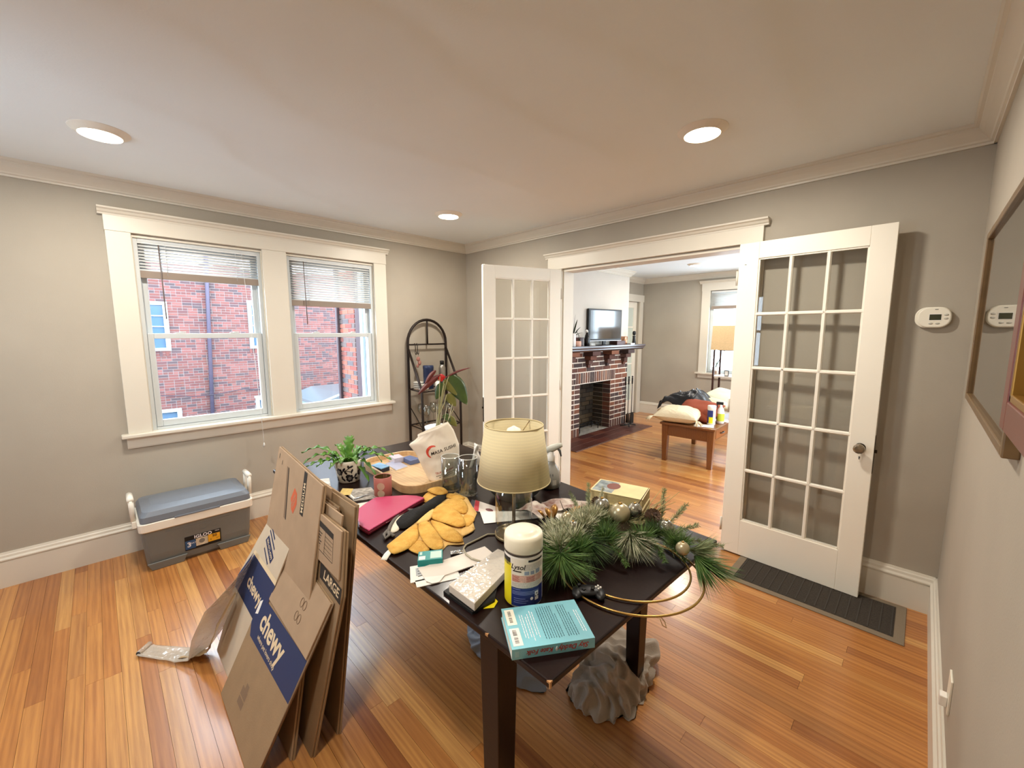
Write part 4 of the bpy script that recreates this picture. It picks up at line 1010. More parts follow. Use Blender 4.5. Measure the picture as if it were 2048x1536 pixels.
# ---------------------------------------------------------------- glass jar table lamp
LP = (2.700, -1.975)
lamp = thing('table_lamp', 'glass jar table lamp with pale woven drum shade', 'table lamp', (*LP, TZ))
JGL = glass_mat('clear_glass', (.90, .925, .91), 1.6, .0, 1.45, .08)
MB().lathe([(.061, .006), (.067, .012), (.068, .03), (.068, .165), (.064, .185), (.052, .199), (.034, .207), (.026, .212)], 40, cap=False).build('jar', JGL, lamp)
MB().lathe([(.0, .001), (.066, .0), (.0705, .003), (.0705, .013), (.068, .014), (.067, .007), (0, .006)], 40).build('jar_base', mat('brushed_brass_foot', '#8d7a58', rough=.35, metal=.6), lamp)
BRS = mat('antique_brass', '#8a7347', rough=.35, metal=.8)
MB().tube([(0, 0, .008), (0, 0, .235)], .0065, 12).lathe([(.0, .212), (.030, .211), (.031, .222), (.014, .226), (.014, .275), (0, .275)], 24).build('stem', BRS, lamp)
MB().lathe([(0.0, .275), (.014, .28), (.018, .31), (.031, .352), (.033, .378), (.024, .405), (0, .417)], 24).build('bulb', mat('frosted_bulb', '#f2efe4', rough=.4), lamp)
def shade_mat():
    m = bpy.data.materials.new('woven_shade'); m.use_nodes = True; MATS['woven_shade'] = m; nt = m.node_tree; L = nt.links.new; b = nt.nodes['Principled BSDF']
    b.inputs['Roughness'].default_value = .9
    tc = nt.nodes.new('ShaderNodeTexCoord'); sp = nt.nodes.new('ShaderNodeSeparateXYZ'); L(tc.outputs['Object'], sp.inputs[0])
    at = nt.nodes.new('ShaderNodeMath'); at.operation = 'ARCTAN2'; L(sp.outputs[1], at.inputs[0]); L(sp.outputs[0], at.inputs[1])
    def wave(src, f, off=0):
        a = nt.nodes.new('ShaderNodeMath'); a.operation = 'MULTIPLY_ADD'; a.inputs[1].default_value = f; a.inputs[2].default_value = off; L(src, a.inputs[0])
        s = nt.nodes.new('ShaderNodeMath'); s.operation = 'SINE'; L(a.outputs[0], s.inputs[0]); return s.outputs[0]
    r1 = wave(sp.outputs[2], 2*math.pi/.0105); c1 = wave(at.outputs[0], 150)
    st = nt.nodes.new('ShaderNodeMath'); st.operation = 'MULTIPLY'
    g1 = nt.nodes.new('ShaderNodeMath'); g1.operation = 'GREATER_THAN'; g1.inputs[1].default_value = .78; L(r1, g1.inputs[0])
    g2 = nt.nodes.new('ShaderNodeMath'); g2.operation = 'GREATER_THAN'; g2.inputs[1].default_value = .1; L(c1, g2.inputs[0])
    L(g1.outputs[0], st.inputs[0]); L(g2.outputs[0], st.inputs[1])
    mx = nt.nodes.new('ShaderNodeMix'); mx.data_type = 'RGBA'; mx.inputs['A'].default_value = (*lin('#e3d8b4'), 1); mx.inputs['B'].default_value = (*lin('#fbeec4'), 1)
    L(st.outputs[0], mx.inputs['Factor']); L(mx.outputs['Result'], b.inputs['Base Color'])
    bp = nt.nodes.new('ShaderNodeBump'); bp.inputs['Strength'].default_value = .5; bp.inputs['Distance'].default_value = .002; L(st.outputs[0], bp.inputs['Height']); L(bp.outputs[0], b.inputs['Normal'])
    tl = nt.nodes.new('ShaderNodeBsdfTranslucent'); tl.inputs[0].default_value = (*lin('#efe4c4'), 1); ms = nt.nodes.new('ShaderNodeMixShader'); ms.inputs[0].default_value = .30
    L(b.outputs[0], ms.inputs[1]); L(tl.outputs[0], ms.inputs[2]); L(ms.outputs[0], nt.nodes['Material Output'].inputs[0])
    return m
MB().lathe([(.1325, .216), (.1055, .420)], 64, cap=False).build('lamp_shade', shade_mat(), lamp, solid=.0015)
RIM = mat('shade_binding', '#c9b98e', rough=.8)
MB().tube([(.1055*math.cos(a), .1055*math.sin(a), .420) for a in [i*math.pi/24 for i in range(48)]], .0025, 6, closed=True).build('shade_rim', RIM, lamp)
MB().tube([(.1325*math.cos(a), .1325*math.sin(a), .216) for a in [i*math.pi/24 for i in range(48)]], .0025, 6, closed=True).build('shade_rim', RIM, lamp)
mb = MB()
for k in range(3):
    a = R(100+k*120); mb.tube([(.014*math.cos(a), .014*math.sin(a), .268), (.05*math.cos(a), .05*math.sin(a), .38), (.104*math.cos(a), .104*math.sin(a), .415)], .0018, 6)
mb.build('shade_spider', BRS, lamp)
crd = [(2.655, -2.02), (2.632, -2.045), (2.634, -2.093), (2.636, -2.151), (2.649, -2.172), (2.691, -2.196), (2.726, -2.200), (2.760, -2.19), (2.80, -2.16)]
MB().tube([(x, y, TZ+.0035+(.006 if i > 4 else 0)) for i, (x, y) in enumerate(crd)], .0032, 8).build('power_cord', mat('clear_cord', '#a39a82', rough=.25), lamp, world=True)

# ---------------------------------------------------------------- wipes canister in the foreground
ly = thing('wipes_canister', 'large white canister of disinfecting wipes with yellow and navy label, foreground', 'canister', (2.975, -2.215, TZ))
CREAM = mat('cream_plastic', '#efe9d2', rough=.35)
MB().lathe([(.049, 0), (.052, .003), (.0535, .01), (.0535, .150), (.0525, .154), (.0525, .158)], 48).build('tub', WHITE, ly)
MB().lathe([(.0535, .156), (.0545, .158), (.0545, .190), (.052, .199), (.047, .2015), (.040, .2015), (.038, .2065), (.020, .209), (0, .209)], 48).build('lid', CREAM, ly)
MB().lathe([(.0538, .1500), (.0548, .1515), (.0548, .1540), (.0538, .1555)], 48, cap=False).build('seam_band', mat('dark_seam', '#3a3026', rough=.5), ly)
def wrap(r, a0, z0):
    """maps flat lettering (x along the girth, y up) on to the tub"""
    return lambda p: (r*math.cos(a0+p[0]/r), r*math.sin(a0+p[0]/r), z0+p[1])
AC = math.atan2(-3.014+2.215, 3.724-2.975)      # direction of the viewer around the tub
def panel(nm, m, a0, a1, z0, z1, r=.0537): return MB().lathe([(r, z0), (r, z1)], 20, cap=False, a0=AC+a0, a1=AC+a1).build(nm, m, ly)
GREYP = mat('label_grey', '#cfc6ba', rough=.45, var=.25, vscale=240, stretch=(1, 1, 4)); PKP = mat('label_pink', '#dcae9c', rough=.45, var=.2, vscale=200)
panel('yellow_panel', YEL, -1.55, -.66, .006, .128); panel('black_tab', BLACK, -1.55, -.72, .120, .142)
panel('white_panel', mat('label_white', '#e9e2d2', rough=.45), -.66, 1.3, .060, .144); panel('navy_panel', NAVY, -.66, 1.3, .008, .062)
panel('pink_panel', PKP, -.62, 1.25, .078, .098, .0539); panel('fine_print_panel', GREYP, -.62, 1.25, .064, .077, .0539); panel('fine_print_panel', GREYP, .05, 1.25, .112, .130, .0539)
panel('black_strip', BLACK, .25, 1.2, .1355, .1415, .0539)
for a0, a1, z0, z1 in ((.05, .30, .100, .110), (.36, .58, .100, .110), (.66, .95, .100, .112)): panel('directions_picture', mat('label_blue_grey', '#8f98a8', rough=.5), a0, a1, z0, z1, .0540)
mb = MB(); lettering(mb, 'Lysol', .0195, fn=wrap(.0542, AC-.30, .121), bold=.0003, shear=.25); mb.build('brand_lettering', mat('ink_black', '#16120f', rough=.5), ly)
INK = MATS['ink_black']; INKW = mat('ink_white', '#e8e6ea', rough=.5); INKR = mat('ink_red', '#a8342c', rough=.5)
mb = MB(); mb.lathe([(.0541, .1075), (.0541, .1105)], 10, cap=False, a0=AC-.56, a1=AC-.10); mb.build('underline', INK, ly)
mb = MB()
for i, (a0, a1, z) in enumerate([(-.60, -.15, .0565), (-.60, .9, .050), (-.60, .7, .046), (-.60, .8, .042), (-.50, .1, .030), (-.50, .25, .024), (-.5, .15, .018)]):
    mb.lathe([(.0540, z), (.0540, z+.0016)], 14, cap=False, a0=AC+a0, a1=AC+a1)
mb.build('small_print_lines', mat('faint_blue_ink', '#7f8cc0', rough=.5), ly)
mb = MB()
for i in range(5):
    for j, (a0, a1) in enumerate(((-.58, -.2), (.15, .62))): mb.lathe([(.0541, .080+i*.0032), (.0541, .0812+i*.0032)], 8, cap=False, a0=AC+a0, a1=AC+a1-.05*(i % 2))
mb.build('small_print_lines', INKR, ly)
panel('recycle_badge', INKW, .62, .86, .022, .048, .0540)
mb = MB()
for k in range(3):
    a = R(90+120*k); c = (.0395*math.cos(0), 0)
    pts = [(.0045*math.cos(a)+.003*math.cos(a+t)*1.1, .0045*math.sin(a)+.003*math.sin(a+t)*1.1) for t in (R(-110), 0, R(110))]
    mb._add([wrap(.0543, AC+.74, .036)(p) for p in pts], [(0, 1, 2)])
mb.build('recycle_arrows', INK, ly)
mb = MB(); mb._add([wrap(.0542, AC+.44, .030)((.0045*math.cos(a), .0045*math.sin(a))) for a in [i*math.pi/8 for i in range(16)]], [tuple(range(16))]); mb.build('round_badge', INKW, ly)

# ---------------------------------------------------------------- teal paperback
def book(name, label, corners, z0, th, cover, pages, spine_edge=2, cat='book', extra=None):
    """corners: four xy points counter-clockwise from above; spine along edge spine_edge -> +1"""
    c = Vector((sum(p[0] for p in corners)/4, sum(p[1] for p in corners)/4, z0)); t = thing(name, label, cat, c)
    C = [Vector((*p, 0)) for p in corners]
    inset = []
    cen = Vector((c.x, c.y, 0))
    a, b = C[spine_edge], C[(spine_edge+1) % 4]
    def ins(p): return p+(cen-p)*.025
    ct_ = .0016
    MB().hexa([(p.x, p.y, z0) for p in C], [(p.x, p.y, z0+ct_) for p in C]).build('back_cover' if not extra else 'lower_cover', cover, t, world=True)
    MB().hexa([(p.x, p.y, z0+th-ct_) for p in C], [(p.x, p.y, z0+th) for p in C]).build('upper_cover', cover, t, world=True)
    q = [ins(p) for p in C]; q[spine_edge] = a; q[(spine_edge+1) % 4] = b
    MB().hexa([(p.x, p.y, z0+ct_) for p in q], [(p.x, p.y, z0+th-ct_) for p in q]).build('page_block', pages, t, world=True)
    n = ((b-a).cross(Vector((0, 0, 1)))).normalized()
    MB().hexa([(a.x, a.y, z0), (a.x+n.x*.0012, a.y+n.y*.0012, z0), (b.x+n.x*.0012, b.y+n.y*.0012, z0), (b.x, b.y, z0)][::1], [(a.x, a.y, z0+th), (a.x+n.x*.0012, a.y+n.y*.0012, z0+th), (b.x+n.x*.0012, b.y+n.y*.0012, z0+th), (b.x, b.y, z0+th)]).build('spine', cover, t, world=True)
    return t, C, n
TEAL = mat('teal_cover', '#7fbecb', rough=.35, var=.25, vscale=5, coat=.3)
PAGES = mat('page_edges', '#e2ddd0', rough=.85, var=.12, vscale=90, stretch=(1, 1, 12))
# corner order (ccw): near-left, near-right, far-right, far-left
KB = [(3.113, -2.400), (3.226, -2.232), (3.106, -2.152), (2.993, -2.320)]
bk, C, nrm = book('paperback_book', 'teal paperback lying back cover up on the near corner of the table', KB, TZ, .026, TEAL, PAGES, 0)
bx_, by_ = (C[1]-C[0]).normalized(), (C[3]-C[0]).normalized()
zt = TZ+.0262
def on_cover(u, v, z=zt): p = C[0]+bx_*u+by_*v; return (p.x, p.y, z)
Lx, Ly = (C[1]-C[0]).length, (C[3]-C[0]).length
def cover_rect(nm, u0, u1, v0, v1, m, dz=0):
    return MB().hexa([on_cover(u0, v0, zt+dz), on_cover(u1, v0, zt+dz), on_cover(u1, v1, zt+dz), on_cover(u0, v1, zt+dz)], [on_cover(u0, v0, zt+dz+.0002), on_cover(u1, v0, zt+dz+.0002), on_cover(u1, v1, zt+dz+.0002), on_cover(u0, v1, zt+dz+.0002)]).build(nm, m, bk, world=True)
cover_rect('barcode_label', .006, .030, .008, .066, WHITE); cover_rect('barcode_label', .006, .030, .078, .136, mat('price_sticker', '#e8e4d4', rough=.5))
mb = MB(); rg = random.Random(2)
def bars(mb, u0, u1, v0, v1, n):
    v = v0
    while v < v1:
        w_ = rg.choice((.0006, .0009, .0014)); a = [on_cover(u0, v, zt+.00035), on_cover(u1, v, zt+.00035), on_cover(u1, v+w_, zt+.00035), on_cover(u0, v+w_, zt+.00035)]; mb.plate(a); v += w_+rg.choice((.0006, .001, .0015))
bars(mb, .012, .022, .016, .036, 12); bars(mb, .012, .022, .041, .060, 12); bars(mb, .013, .021, .086, .104, 10); bars(mb, .013, .021, .110, .128, 10); mb.build('barcode', INK, bk, world=True)
mb = MB(); mw = MB()
for i in range(13):
    u = .088+i*.0062+(.006 if i > 7 else 0)
    v0, v1 = .012+rg.uniform(0, .006), Ly-.012-rg.uniform(0, .004)-(.03 if i in (7, 12) else 0)
    v = v0
    while v < v1:
        w_ = rg.uniform(.003, .009); mb.plate([on_cover(u, v, zt+.0003), on_cover(u+.0016, v, zt+.0003), on_cover(u+.0016, min(v+w_, v1), zt+.0003), on_cover(u, min(v+w_, v1), zt+.0003)]); v += w_+.0014
for i, u in enumerate((.040, .046, .054, .060, .068, .074, .184, .190)):
    v0, v1 = .016+rg.uniform(0, .02), Ly-.02-rg.uniform(0, .03)
    v = v0
    while v < v1:
        w_ = rg.uniform(.004, .012); mw.plate([on_cover(u, v, zt+.0003), on_cover(u+.0017, v, zt+.0003), on_cover(u+.0017, min(v+w_, v1), zt+.0003), on_cover(u, min(v+w_, v1), zt+.0003)]); v += w_+.0016
mb.build('blurb_text', mat('blurb_ink', '#1d4450', rough=.6), bk, world=True, kind='stuff'); mw.build('quote_text', INKW, bk, world=True, kind='stuff')
sp = Vector((C[0].x+nrm.x*.0014, C[0].y+nrm.y*.0014, TZ+.013))
def spine_text(nm, txt, u, size, m, **kw):
    # the book lies back cover up, so its spine reads upside down
    p = sp+bx_*u; mm = frame_matrix(p, -bx_, (0, 0, -1)); mb = MB(); lettering(mb, txt, size, mm, **kw); mb.build(nm, m, bk, world=True)
spine_text('spine_title', 'Sky Daddy', .150, .0175, INKR, bold=.0004, shear=.3); spine_text('spine_author', 'Kate Folk', .068, .0165, INKR, bold=.0004, shear=.3)
p = sp+bx_*.108; mb = MB(); mb.ball((p.x, p.y, p.z), .006, 12, 8, (.15, .8, 1)); mb.build('spine_emblem', INKW, bk, world=True)
p = sp+bx_*.012; mb = MB(); mb.plate([p+bx_*-.005+Vector((0, 0, -.007)), p+bx_*.005+Vector((0, 0, -.007)), p+bx_*.005+Vector((0, 0, .007)), p+bx_*-.005+Vector((0, 0, .007))]); mb.build('publisher_mark', mat('pale_mark', '#9fd0da', rough=.5), bk, world=True)

# ---------------------------------------------------------------- paper goods at the near edge
PAPER = mat('white_paper', '#dcd3c8', rough=.75); PAPER2 = mat('white_paper_bright', '#e7e2da', rough=.7)
def flat_sheet(name, label, cat, pts, z, m, th=.0015, parts=None, curl=0):
    c = Vector((sum(p[0] for p in pts)/len(pts), sum(p[1] for p in pts)/len(pts), z)); t = thing(name, label, cat, c)
    mb = MB()
    if len(pts) == 4 and curl:
        A = [Vector((*p, 0)) for p in pts]
        def fn(u, v):
            p = (A[0]*(1-u)+A[1]*u)*(1-v)+(A[3]*(1-u)+A[2]*u)*v; return (p.x, p.y, z+th+curl*(u-.5)**2*4*v)
        mb.grid(fn, 10, 8); o = mb.build('sheet', m, t, world=True, solid=th)
    else:
        mb.prism([(x, y, z) for x, y in pts], (0, 0, th)); o = mb.build('sheet', m, t, world=True)
    return t
e1 = flat_sheet('window_envelope', 'opened white window envelope at the table edge', 'envelope', [(2.612, -2.362), (2.690, -2.408), (2.735, -2.305), (2.66, -2.262)], TZ, PAPER2)
MB().prism([(2.634, -2.355, TZ+.0016), (2.672, -2.377, TZ+.0016), (2.694, -2.332, TZ+.0016), (2.656, -2.31, TZ+.0016)], (0, 0, .0003)).build('address_window', mat('envelope_window', '#aeb2b4', rough=.2), e1, world=True)
mb = MB()
for i in range(4): a = Vector((2.640+.012*i, -2.352-.007*i, TZ+.0021)); mb.plate([a, a+Vector((.003, -.0016, 0)), a+Vector((.017, .034, 0)), a+Vector((.014, .0355, 0))])
mb.build('address_lines', INK, e1, world=True)
e2 = flat_sheet('envelope', 'long white envelope under the lamp cord', 'envelope', [(2.645, -2.352), (2.722, -2.372), (2.775, -2.128), (2.692, -2.112)], TZ+.0022, PAPER, .003)
MB().prism([(2.700, -2.366, TZ+.0054), (2.722, -2.372, TZ+.0054), (2.742, -2.366, TZ+.004), (2.750, -2.345, TZ+.003), (2.735, -2.315, TZ+.0054)], (0, 0, .0006)).build('torn_flap', PAPER2, e2, world=True)
flat_sheet('envelope', 'white envelope peeking out beneath the window envelope', 'envelope', [(2.690, -2.392), (2.722, -2.406), (2.775, -2.285), (2.745, -2.27)], TZ-.0003, PAPER2, .0018)
wb = thing('white_box', 'long white box sealed in clear shrink wrap beside the wipes', 'box', (2.845, -2.25, TZ))
WB = [(2.818, -2.360), (2.935, -2.362), (2.862, -2.118), (2.774, -2.126)]
MB().hexa([(x, y, TZ+.010) for x, y in WB], [(x, y, TZ+.034) for x, y in WB]).build('carton', mat('grey_white_card', '#cfc7bb', rough=.5), wb, world=True, bevel=.002)
def shrink(u, v):
    A = [Vector((*p, 0)) for p in WB]; p = (A[0]*(1-u)+A[1]*u)*(1-v)+(A[3]*(1-u)+A[2]*u)*v
    return (p.x, p.y, TZ+.036+.0014*noise3(u*9, v*22, .4, 3)+.0008*noise3(u*24, v*50, .2, 5))
MB().grid(shrink, 40, 80).build('shrink_wrap', glass_mat('crinkled_film', (.97, .97, .97), 2.2, .12, 1.45), wb, world=True)
fk = thing('foil_bundle', 'flat dark package with torn foil under the shrink wrapped box', 'package', (2.87, -2.33, TZ))
MB().prism([(2.80, -2.366, TZ), (2.93, -2.366, TZ), (2.935, -2.29, TZ), (2.80, -2.13, TZ), (2.77, -2.14, TZ)], (0, 0, .008)).build('pad', BLACK, fk, world=True)
flat_sheet('sticky_note', 'bright yellow sticker under the corner of the white box', 'sticker', [(2.928, -2.335), (2.950, -2.306), (2.938, -2.280), (2.915, -2.275), (2.905, -2.30)], TZ, YEL, .0012)
tb = thing('teal_gum_box', 'small teal carton beside the yellow flower cloth', 'box', (2.628, -2.295, TZ))
TB = [(2.632, -2.346), (2.675, -2.279), (2.628, -2.245), (2.585, -2.312)]
TEAL2 = mat('teal_carton', '#1f8c8a', rough=.4)
MB().hexa([(x, y, TZ) for x, y in TB], [(x, y, TZ+.022) for x, y in TB]).build('carton', TEAL2, tb, world=True, bevel=.001)
A = [Vector((*p, 0)) for p in TB]
def tbp(u, v, z): p = (A[0]*(1-u)+A[1]*u)*(1-v)+(A[3]*(1-u)+A[2]*u)*v; return (p.x, p.y, z)
def tbr(nm, u0, u1, v0, v1, m): MB().hexa([tbp(u0, v0, TZ+.0221), tbp(u1, v0, TZ+.0221), tbp(u1, v1, TZ+.0221), tbp(u0, v1, TZ+.0221)], [tbp(u0, v0, TZ+.0224), tbp(u1, v0, TZ+.0224), tbp(u1, v1, TZ+.0224), tbp(u0, v1, TZ+.0224)]).build(nm, m, tb, world=True)
tbr('pale_panel', .5, .95, .12, .85, mat('mint_panel', '#b9d6cb', rough=.4)); tbr('barcode_panel', .04, .3, .08, .45, WHITE); tbr('tab_panel', .06, .16, .6, .9, MATS['mint_panel'])
fo = thing('foil_wrapper', 'crumpled silver foil wrapper near the lamp cord', 'wrapper', (2.655, -2.205, TZ))
mb = MB(); rg = random.Random(9); mb.grid(lambda u, v: (-.022+.044*u, -.010+.02*v, .004+.008*rg.random()*math.sin(math.pi*u)*math.sin(math.pi*v)+.002), 9, 5, smooth=False); o = mb.build('foil', mat('silver_foil', '#c9c9c6', rough=.2, metal=.9), fo, solid=.0006); fo.rotation_euler = (0, 0, 1.0)

# ---------------------------------------------------------------- yellow flower cloths and dark mitt
MUST = mat('mustard_quilt', '#dcb05a', rough=.95, var=.22, vscale=30, bump=.6, bscale=160, col2='#c9943e')
MUST2 = mat('mustard_lining', '#e3ba72', rough=.95, var=.1, vscale=30, bump=.3, bscale=200)
fc = thing('flower_cloth', 'large folded yellow quilted flower cloth with a white tag', 'quilted cloth', (2.44, -2.14, TZ))
base = [(2.436, -2.346), (2.38, -2.23), (2.30, -2.06), (2.216, -1.877), (2.309, -1.879), (2.400, -1.925), (2.462, -1.952), (2.500, -2.0), (2.511, -2.015), (2.566, -2.05), (2.579, -2.121), (2.625, -2.15), (2.587, -2.195), (2.605, -2.231), (2.558, -2.249), (2.586, -2.282), (2.56, -2.303), (2.51, -2.307), (2.507, -2.361)]
puff('lining', base, TZ, 0.0015, MUST2, fc, 6, 1, smooth=False, wr=.002)
puff('lower_petal', [(2.513, -2.308), (2.488, -2.251), (2.553, -2.248), (2.589, -2.284), (2.571, -2.302)], TZ+.003, 0.0037, MUST, fc, wr=.002)
puff('lower_petal', [(2.528, -2.083), (2.548, -2.052), (2.575, -2.066), (2.576, -2.121)], TZ+.003, 0.0030, MUST2, fc, wr=.002)
puff('lower_petal', [(2.445, -2.003), (2.479, -1.988), (2.515, -2.014), (2.533, -2.07), (2.48, -2.04)], TZ+.003, 0.0037, MUST, fc, wr=.002)
puff('petal', [(2.385, -2.201), (2.404, -2.198), (2.471, -2.24), (2.514, -2.295), (2.516, -2.362), (2.467, -2.360), (2.440, -2.338)], TZ+.006, 0.0075, MUST, fc, wr=.003, seed=2)
puff('petal', [(2.311, -2.058), (2.278, -1.955), (2.301, -1.911), (2.393, -1.946), (2.439, -1.998), (2.381, -2.017)], TZ+.006, 0.0083, MUST, fc, wr=.003, seed=3)
puff('petal', [(2.398, -2.137), (2.469, -2.117), (2.56, -2.121), (2.616, -2.152), (2.567, -2.188), (2.492, -2.174)], TZ+.008, 0.0075, MUST, fc, wr=.003, seed=4)
puff('petal', [(2.328, -2.08), (2.335, -2.019), (2.428, -2.018), (2.524, -2.063), (2.521, -2.097), (2.465, -2.113), (2.391, -2.126)], TZ+.012, 0.0090, MUST, fc, wr=.003, seed=5)
puff('petal', [(2.396, -2.19), (2.399, -2.154), (2.501, -2.18), (2.576, -2.206), (2.61, -2.239), (2.588, -2.261), (2.528, -2.254), (2.454, -2.227)], TZ+.012, 0.0090, MUST, fc, wr=.003, seed=6)
puff('flower_centre', [(2.385, -2.195), (2.325, -2.080), (2.36, -2.10), (2.40, -2.15)], TZ+.014, 0.0053, MUST2, fc, wr=.002)
MB().grid(lambda u, v: (2.468+.03*u+.018*v, -2.352-.052*u+.012*v, TZ+.005-.022*max(0, u-.6)), 6, 3).build('care_tag', mat('tag_white', '#e6e0d2', rough=.7), fc, world=True, solid=.001)
f2 = thing('flower_cloth', 'smaller yellow quilted flower cloth at the foot of the glass vases', 'quilted cloth', (2.17, -1.98, TZ))
def zf2(x, y): return .012
puff('petal', [(2.182, -2.04), (2.131, -1.98), (2.14, -1.955), (2.20, -1.955), (2.238, -1.985), (2.236, -2.032)], TZ, 0.0112, MUST, f2, wr=.003, seed=7)
puff('petal', [(2.145, -1.985), (2.150, -1.93), (2.19, -1.918), (2.235, -1.935), (2.225, -1.98)], TZ+.020, 0.0105, MUST, f2, wr=.003, seed=8)
puff('petal', [(2.215, -1.93), (2.235, -1.905), (2.28, -1.892), (2.315, -1.90), (2.29, -1.935), (2.24, -1.95)], TZ+.004, 0.0067, MUST, f2, wr=.003, seed=9)
puff('petal', [(2.249, -2.085), (2.222, -2.04), (2.26, -2.025), (2.28, -2.05)], TZ, 0.0037, MUST2, f2, wr=.002)
BLKC = mat('black_cloth', '#121110', rough=.9, bump=.2, bscale=120)
mt = thing('oven_mitt', 'black padded oven mitt tucked behind the flower cloth', 'oven mitt', (2.30, -2.10, TZ))
puff('mitt', [(2.345, -2.255), (2.300, -2.235), (2.272, -2.17), (2.262, -2.08), (2.205, -1.95), (2.225, -1.925), (2.285, -2.02), (2.330, -2.13), (2.375, -2.23)], TZ+.004, .020, BLKC, mt, wr=.003)
gp = thing('pot_holder', 'cream pot holder with grey piping between the pink case and the mitt', 'pot holder', (2.32, -2.24, TZ))
GREYC = mat('grey_piping', '#6b6660', rough=.9, bump=.3, bscale=160)
puff('pad', [(2.351, -2.288), (2.268, -2.21), (2.255, -2.150), (2.30, -2.20), (2.365, -2.262)], TZ, .007, mat('cream_pad', '#d9d2bf', rough=.9, bump=.2, bscale=160), gp, wr=.001)
MB().tube([(x, y, TZ+.006) for x, y in ((2.40, -2.30), (2.355, -2.30), (2.318, -2.27), (2.283, -2.235), (2.252, -2.19), (2.238, -2.15), (2.255, -2.13))], .0065, 8).build('piping', GREYC, gp, world=True)
MB().tube([(x, y, z) for x, y, z in ((2.352, -2.30, TZ+.009), (2.375, -2.325, TZ+.012), (2.40, -2.335, TZ+.008), (2.385, -2.31, TZ+.007), (2.36, -2.305, TZ+.008))], .006, 8).build('hanging_loop', GREYC, gp, world=True)

# ---------------------------------------------------------------- pink case
pk = thing('pink_case', 'glossy hot pink clutch case with maroon edge', 'case', (2.2, -2.2, TZ))
PP = [(2.253, -2.366), (2.323, -2.360), (2.30, -2.30), (2.287, -2.265), (2.25, -2.165), (2.206, -2.037), (2.16, -2.05), (2.122, -2.08), (2.07, -2.15), (2.046, -2.196), (2.08, -2.26), (2.12, -2.32)]
HOT = mat('hot_pink_leather', '#b93f66', rough=.38, coat=.2); MAR = mat('maroon_edge', '#5a1020', rough=.3)
mb = MB(); mb.prism([(x, y, TZ) for x, y in PP], (0, 0, .014)); mb.build('lower_shell', MAR, pk, world=True, bevel=.005)
mb = MB(); mb.prism([(x, y, TZ+.014) for x, y in [(2.19+(a-2.19)*.985, -2.2+(b+2.2)*.985) for a, b in PP]], (0, 0, .007)); mb.build('upper_shell', HOT, pk, world=True, bevel=.003)
MB().tube([(x, y, TZ+.008) for x, y in ((2.29, -2.272), (2.262, -2.195), (2.245, -2.145))], .003, 6).build('handle', MAR, pk, world=True)

# ---------------------------------------------------------------- fern, can, papers near the far left of the table
pt = thing('potted_fern', 'wavy leaved bird nest fern in a white pot with black flowers', 'potted plant', (1.70, -2.16, TZ))
POTW = mat('cream_glaze', '#e6e0d2', rough=.25, coat=.3)
MB().lathe([(.048, 0), (.052, .004), (.066, .098), (.067, .112), (.062, .114), (.059, .104), (.052, .09), (0, .09)], 40).build('pot', POTW, pt)
MB().lathe([(0, .094), (.058, .094)], 24, cap=False).build('soil', mat('dark_soil', '#231a12', rough=1, bump=.8, bscale=80), pt)
AP = math.atan2(-3.014+2.16, 3.724-1.70)
def pot_r(z): return .052+(.066-.052)*(z-.004)/.094+.0006
def on_pot(a0, z0):
    return lambda p: ((pot_r(z0+p[1])+(p[2] if len(p) > 2 else 0))*math.cos(a0+p[0]/.062), (pot_r(z0+p[1])+(p[2] if len(p) > 2 else 0))*math.sin(a0+p[0]/.062), z0+p[1])
def blob(mb, fn, cx, cy, rx, ry, rot=0, n=14, dz=0):
    pts = [fn((cx, cy, dz))]; K = 3
    for k in range(1, K+1):
        for i in range(n):
            a = 2*math.pi*i/n; x, y = rx*math.cos(a)*k/K, ry*math.sin(a)*k/K; pts.append(fn((cx+x*math.cos(rot)-y*math.sin(rot), cy+x*math.sin(rot)+y*math.cos(rot), dz)))
    fs = [(0, 1+i, 1+(i+1) % n) for i in range(n)]
    for k in range(K-1): fs += [(1+k*n+i, 1+(k+1)*n+i, 1+(k+1)*n+(i+1) % n, 1+k*n+(i+1) % n) for i in range(n)]
    mb._add(pts, fs)
def vine(mb, fn, pts, w_):
    for (x0, y0), (x1, y1) in zip(pts, pts[1:]):
        d = Vector((x1-x0, y1-y0, 0)).normalized(); s = Vector((-d.y, d.x, 0))*w_
        mb._add([fn((x0-s.x, y0-s.y, 0)), fn((x0+s.x, y0+s.y, 0)), fn((x1+s.x, y1+s.y, 0)), fn((x1-s.x, y1-s.y, 0))], [(0, 1, 2, 3)])
mk = MB(); mg = MB(); fnp = on_pot(AP, 0)
for cx, cy, s in ((-.048, .062, 1.4), (.005, .028, 1.4), (.065, .05, 1.3), (-.075, .02, .9), (.09, .08, .9), (-.10, .075, 1.0)):
    for k in range(7): a = 2*math.pi*k/7; blob(mk, fnp, cx+.0085*s*math.cos(a), cy+.0085*s*math.sin(a), .0062*s, .0055*s, a, 10)
    blob(mg, fnp, cx, cy, .0065*s, .0065*s, dz=.0006)
for pts in (((-.035, .066), (-.018, .068), (-.002, .078), (.006, .09)), ((-.018, .068), (.0, .066), (.012, .060), (.016, .052)), ((.018, .030), (.032, .030), (.044, .040)), ((.032, .030), (.038, .018))): vine(mk, fnp, pts, .0019)
for cx, cy, ro in ((-.022, .076, .9), (-.014, .058, -.9), (.0, .088, 1.8), (.012, .088, .4), (.016, .066, 1.2), (-.008, .042, .7), (.036, .040, 1.0), (.040, .022, -.4), (-.034, .032, 1.7), (-.026, .022, -.8)): blob(mk, fnp, cx, cy, .0105, .0052, ro)
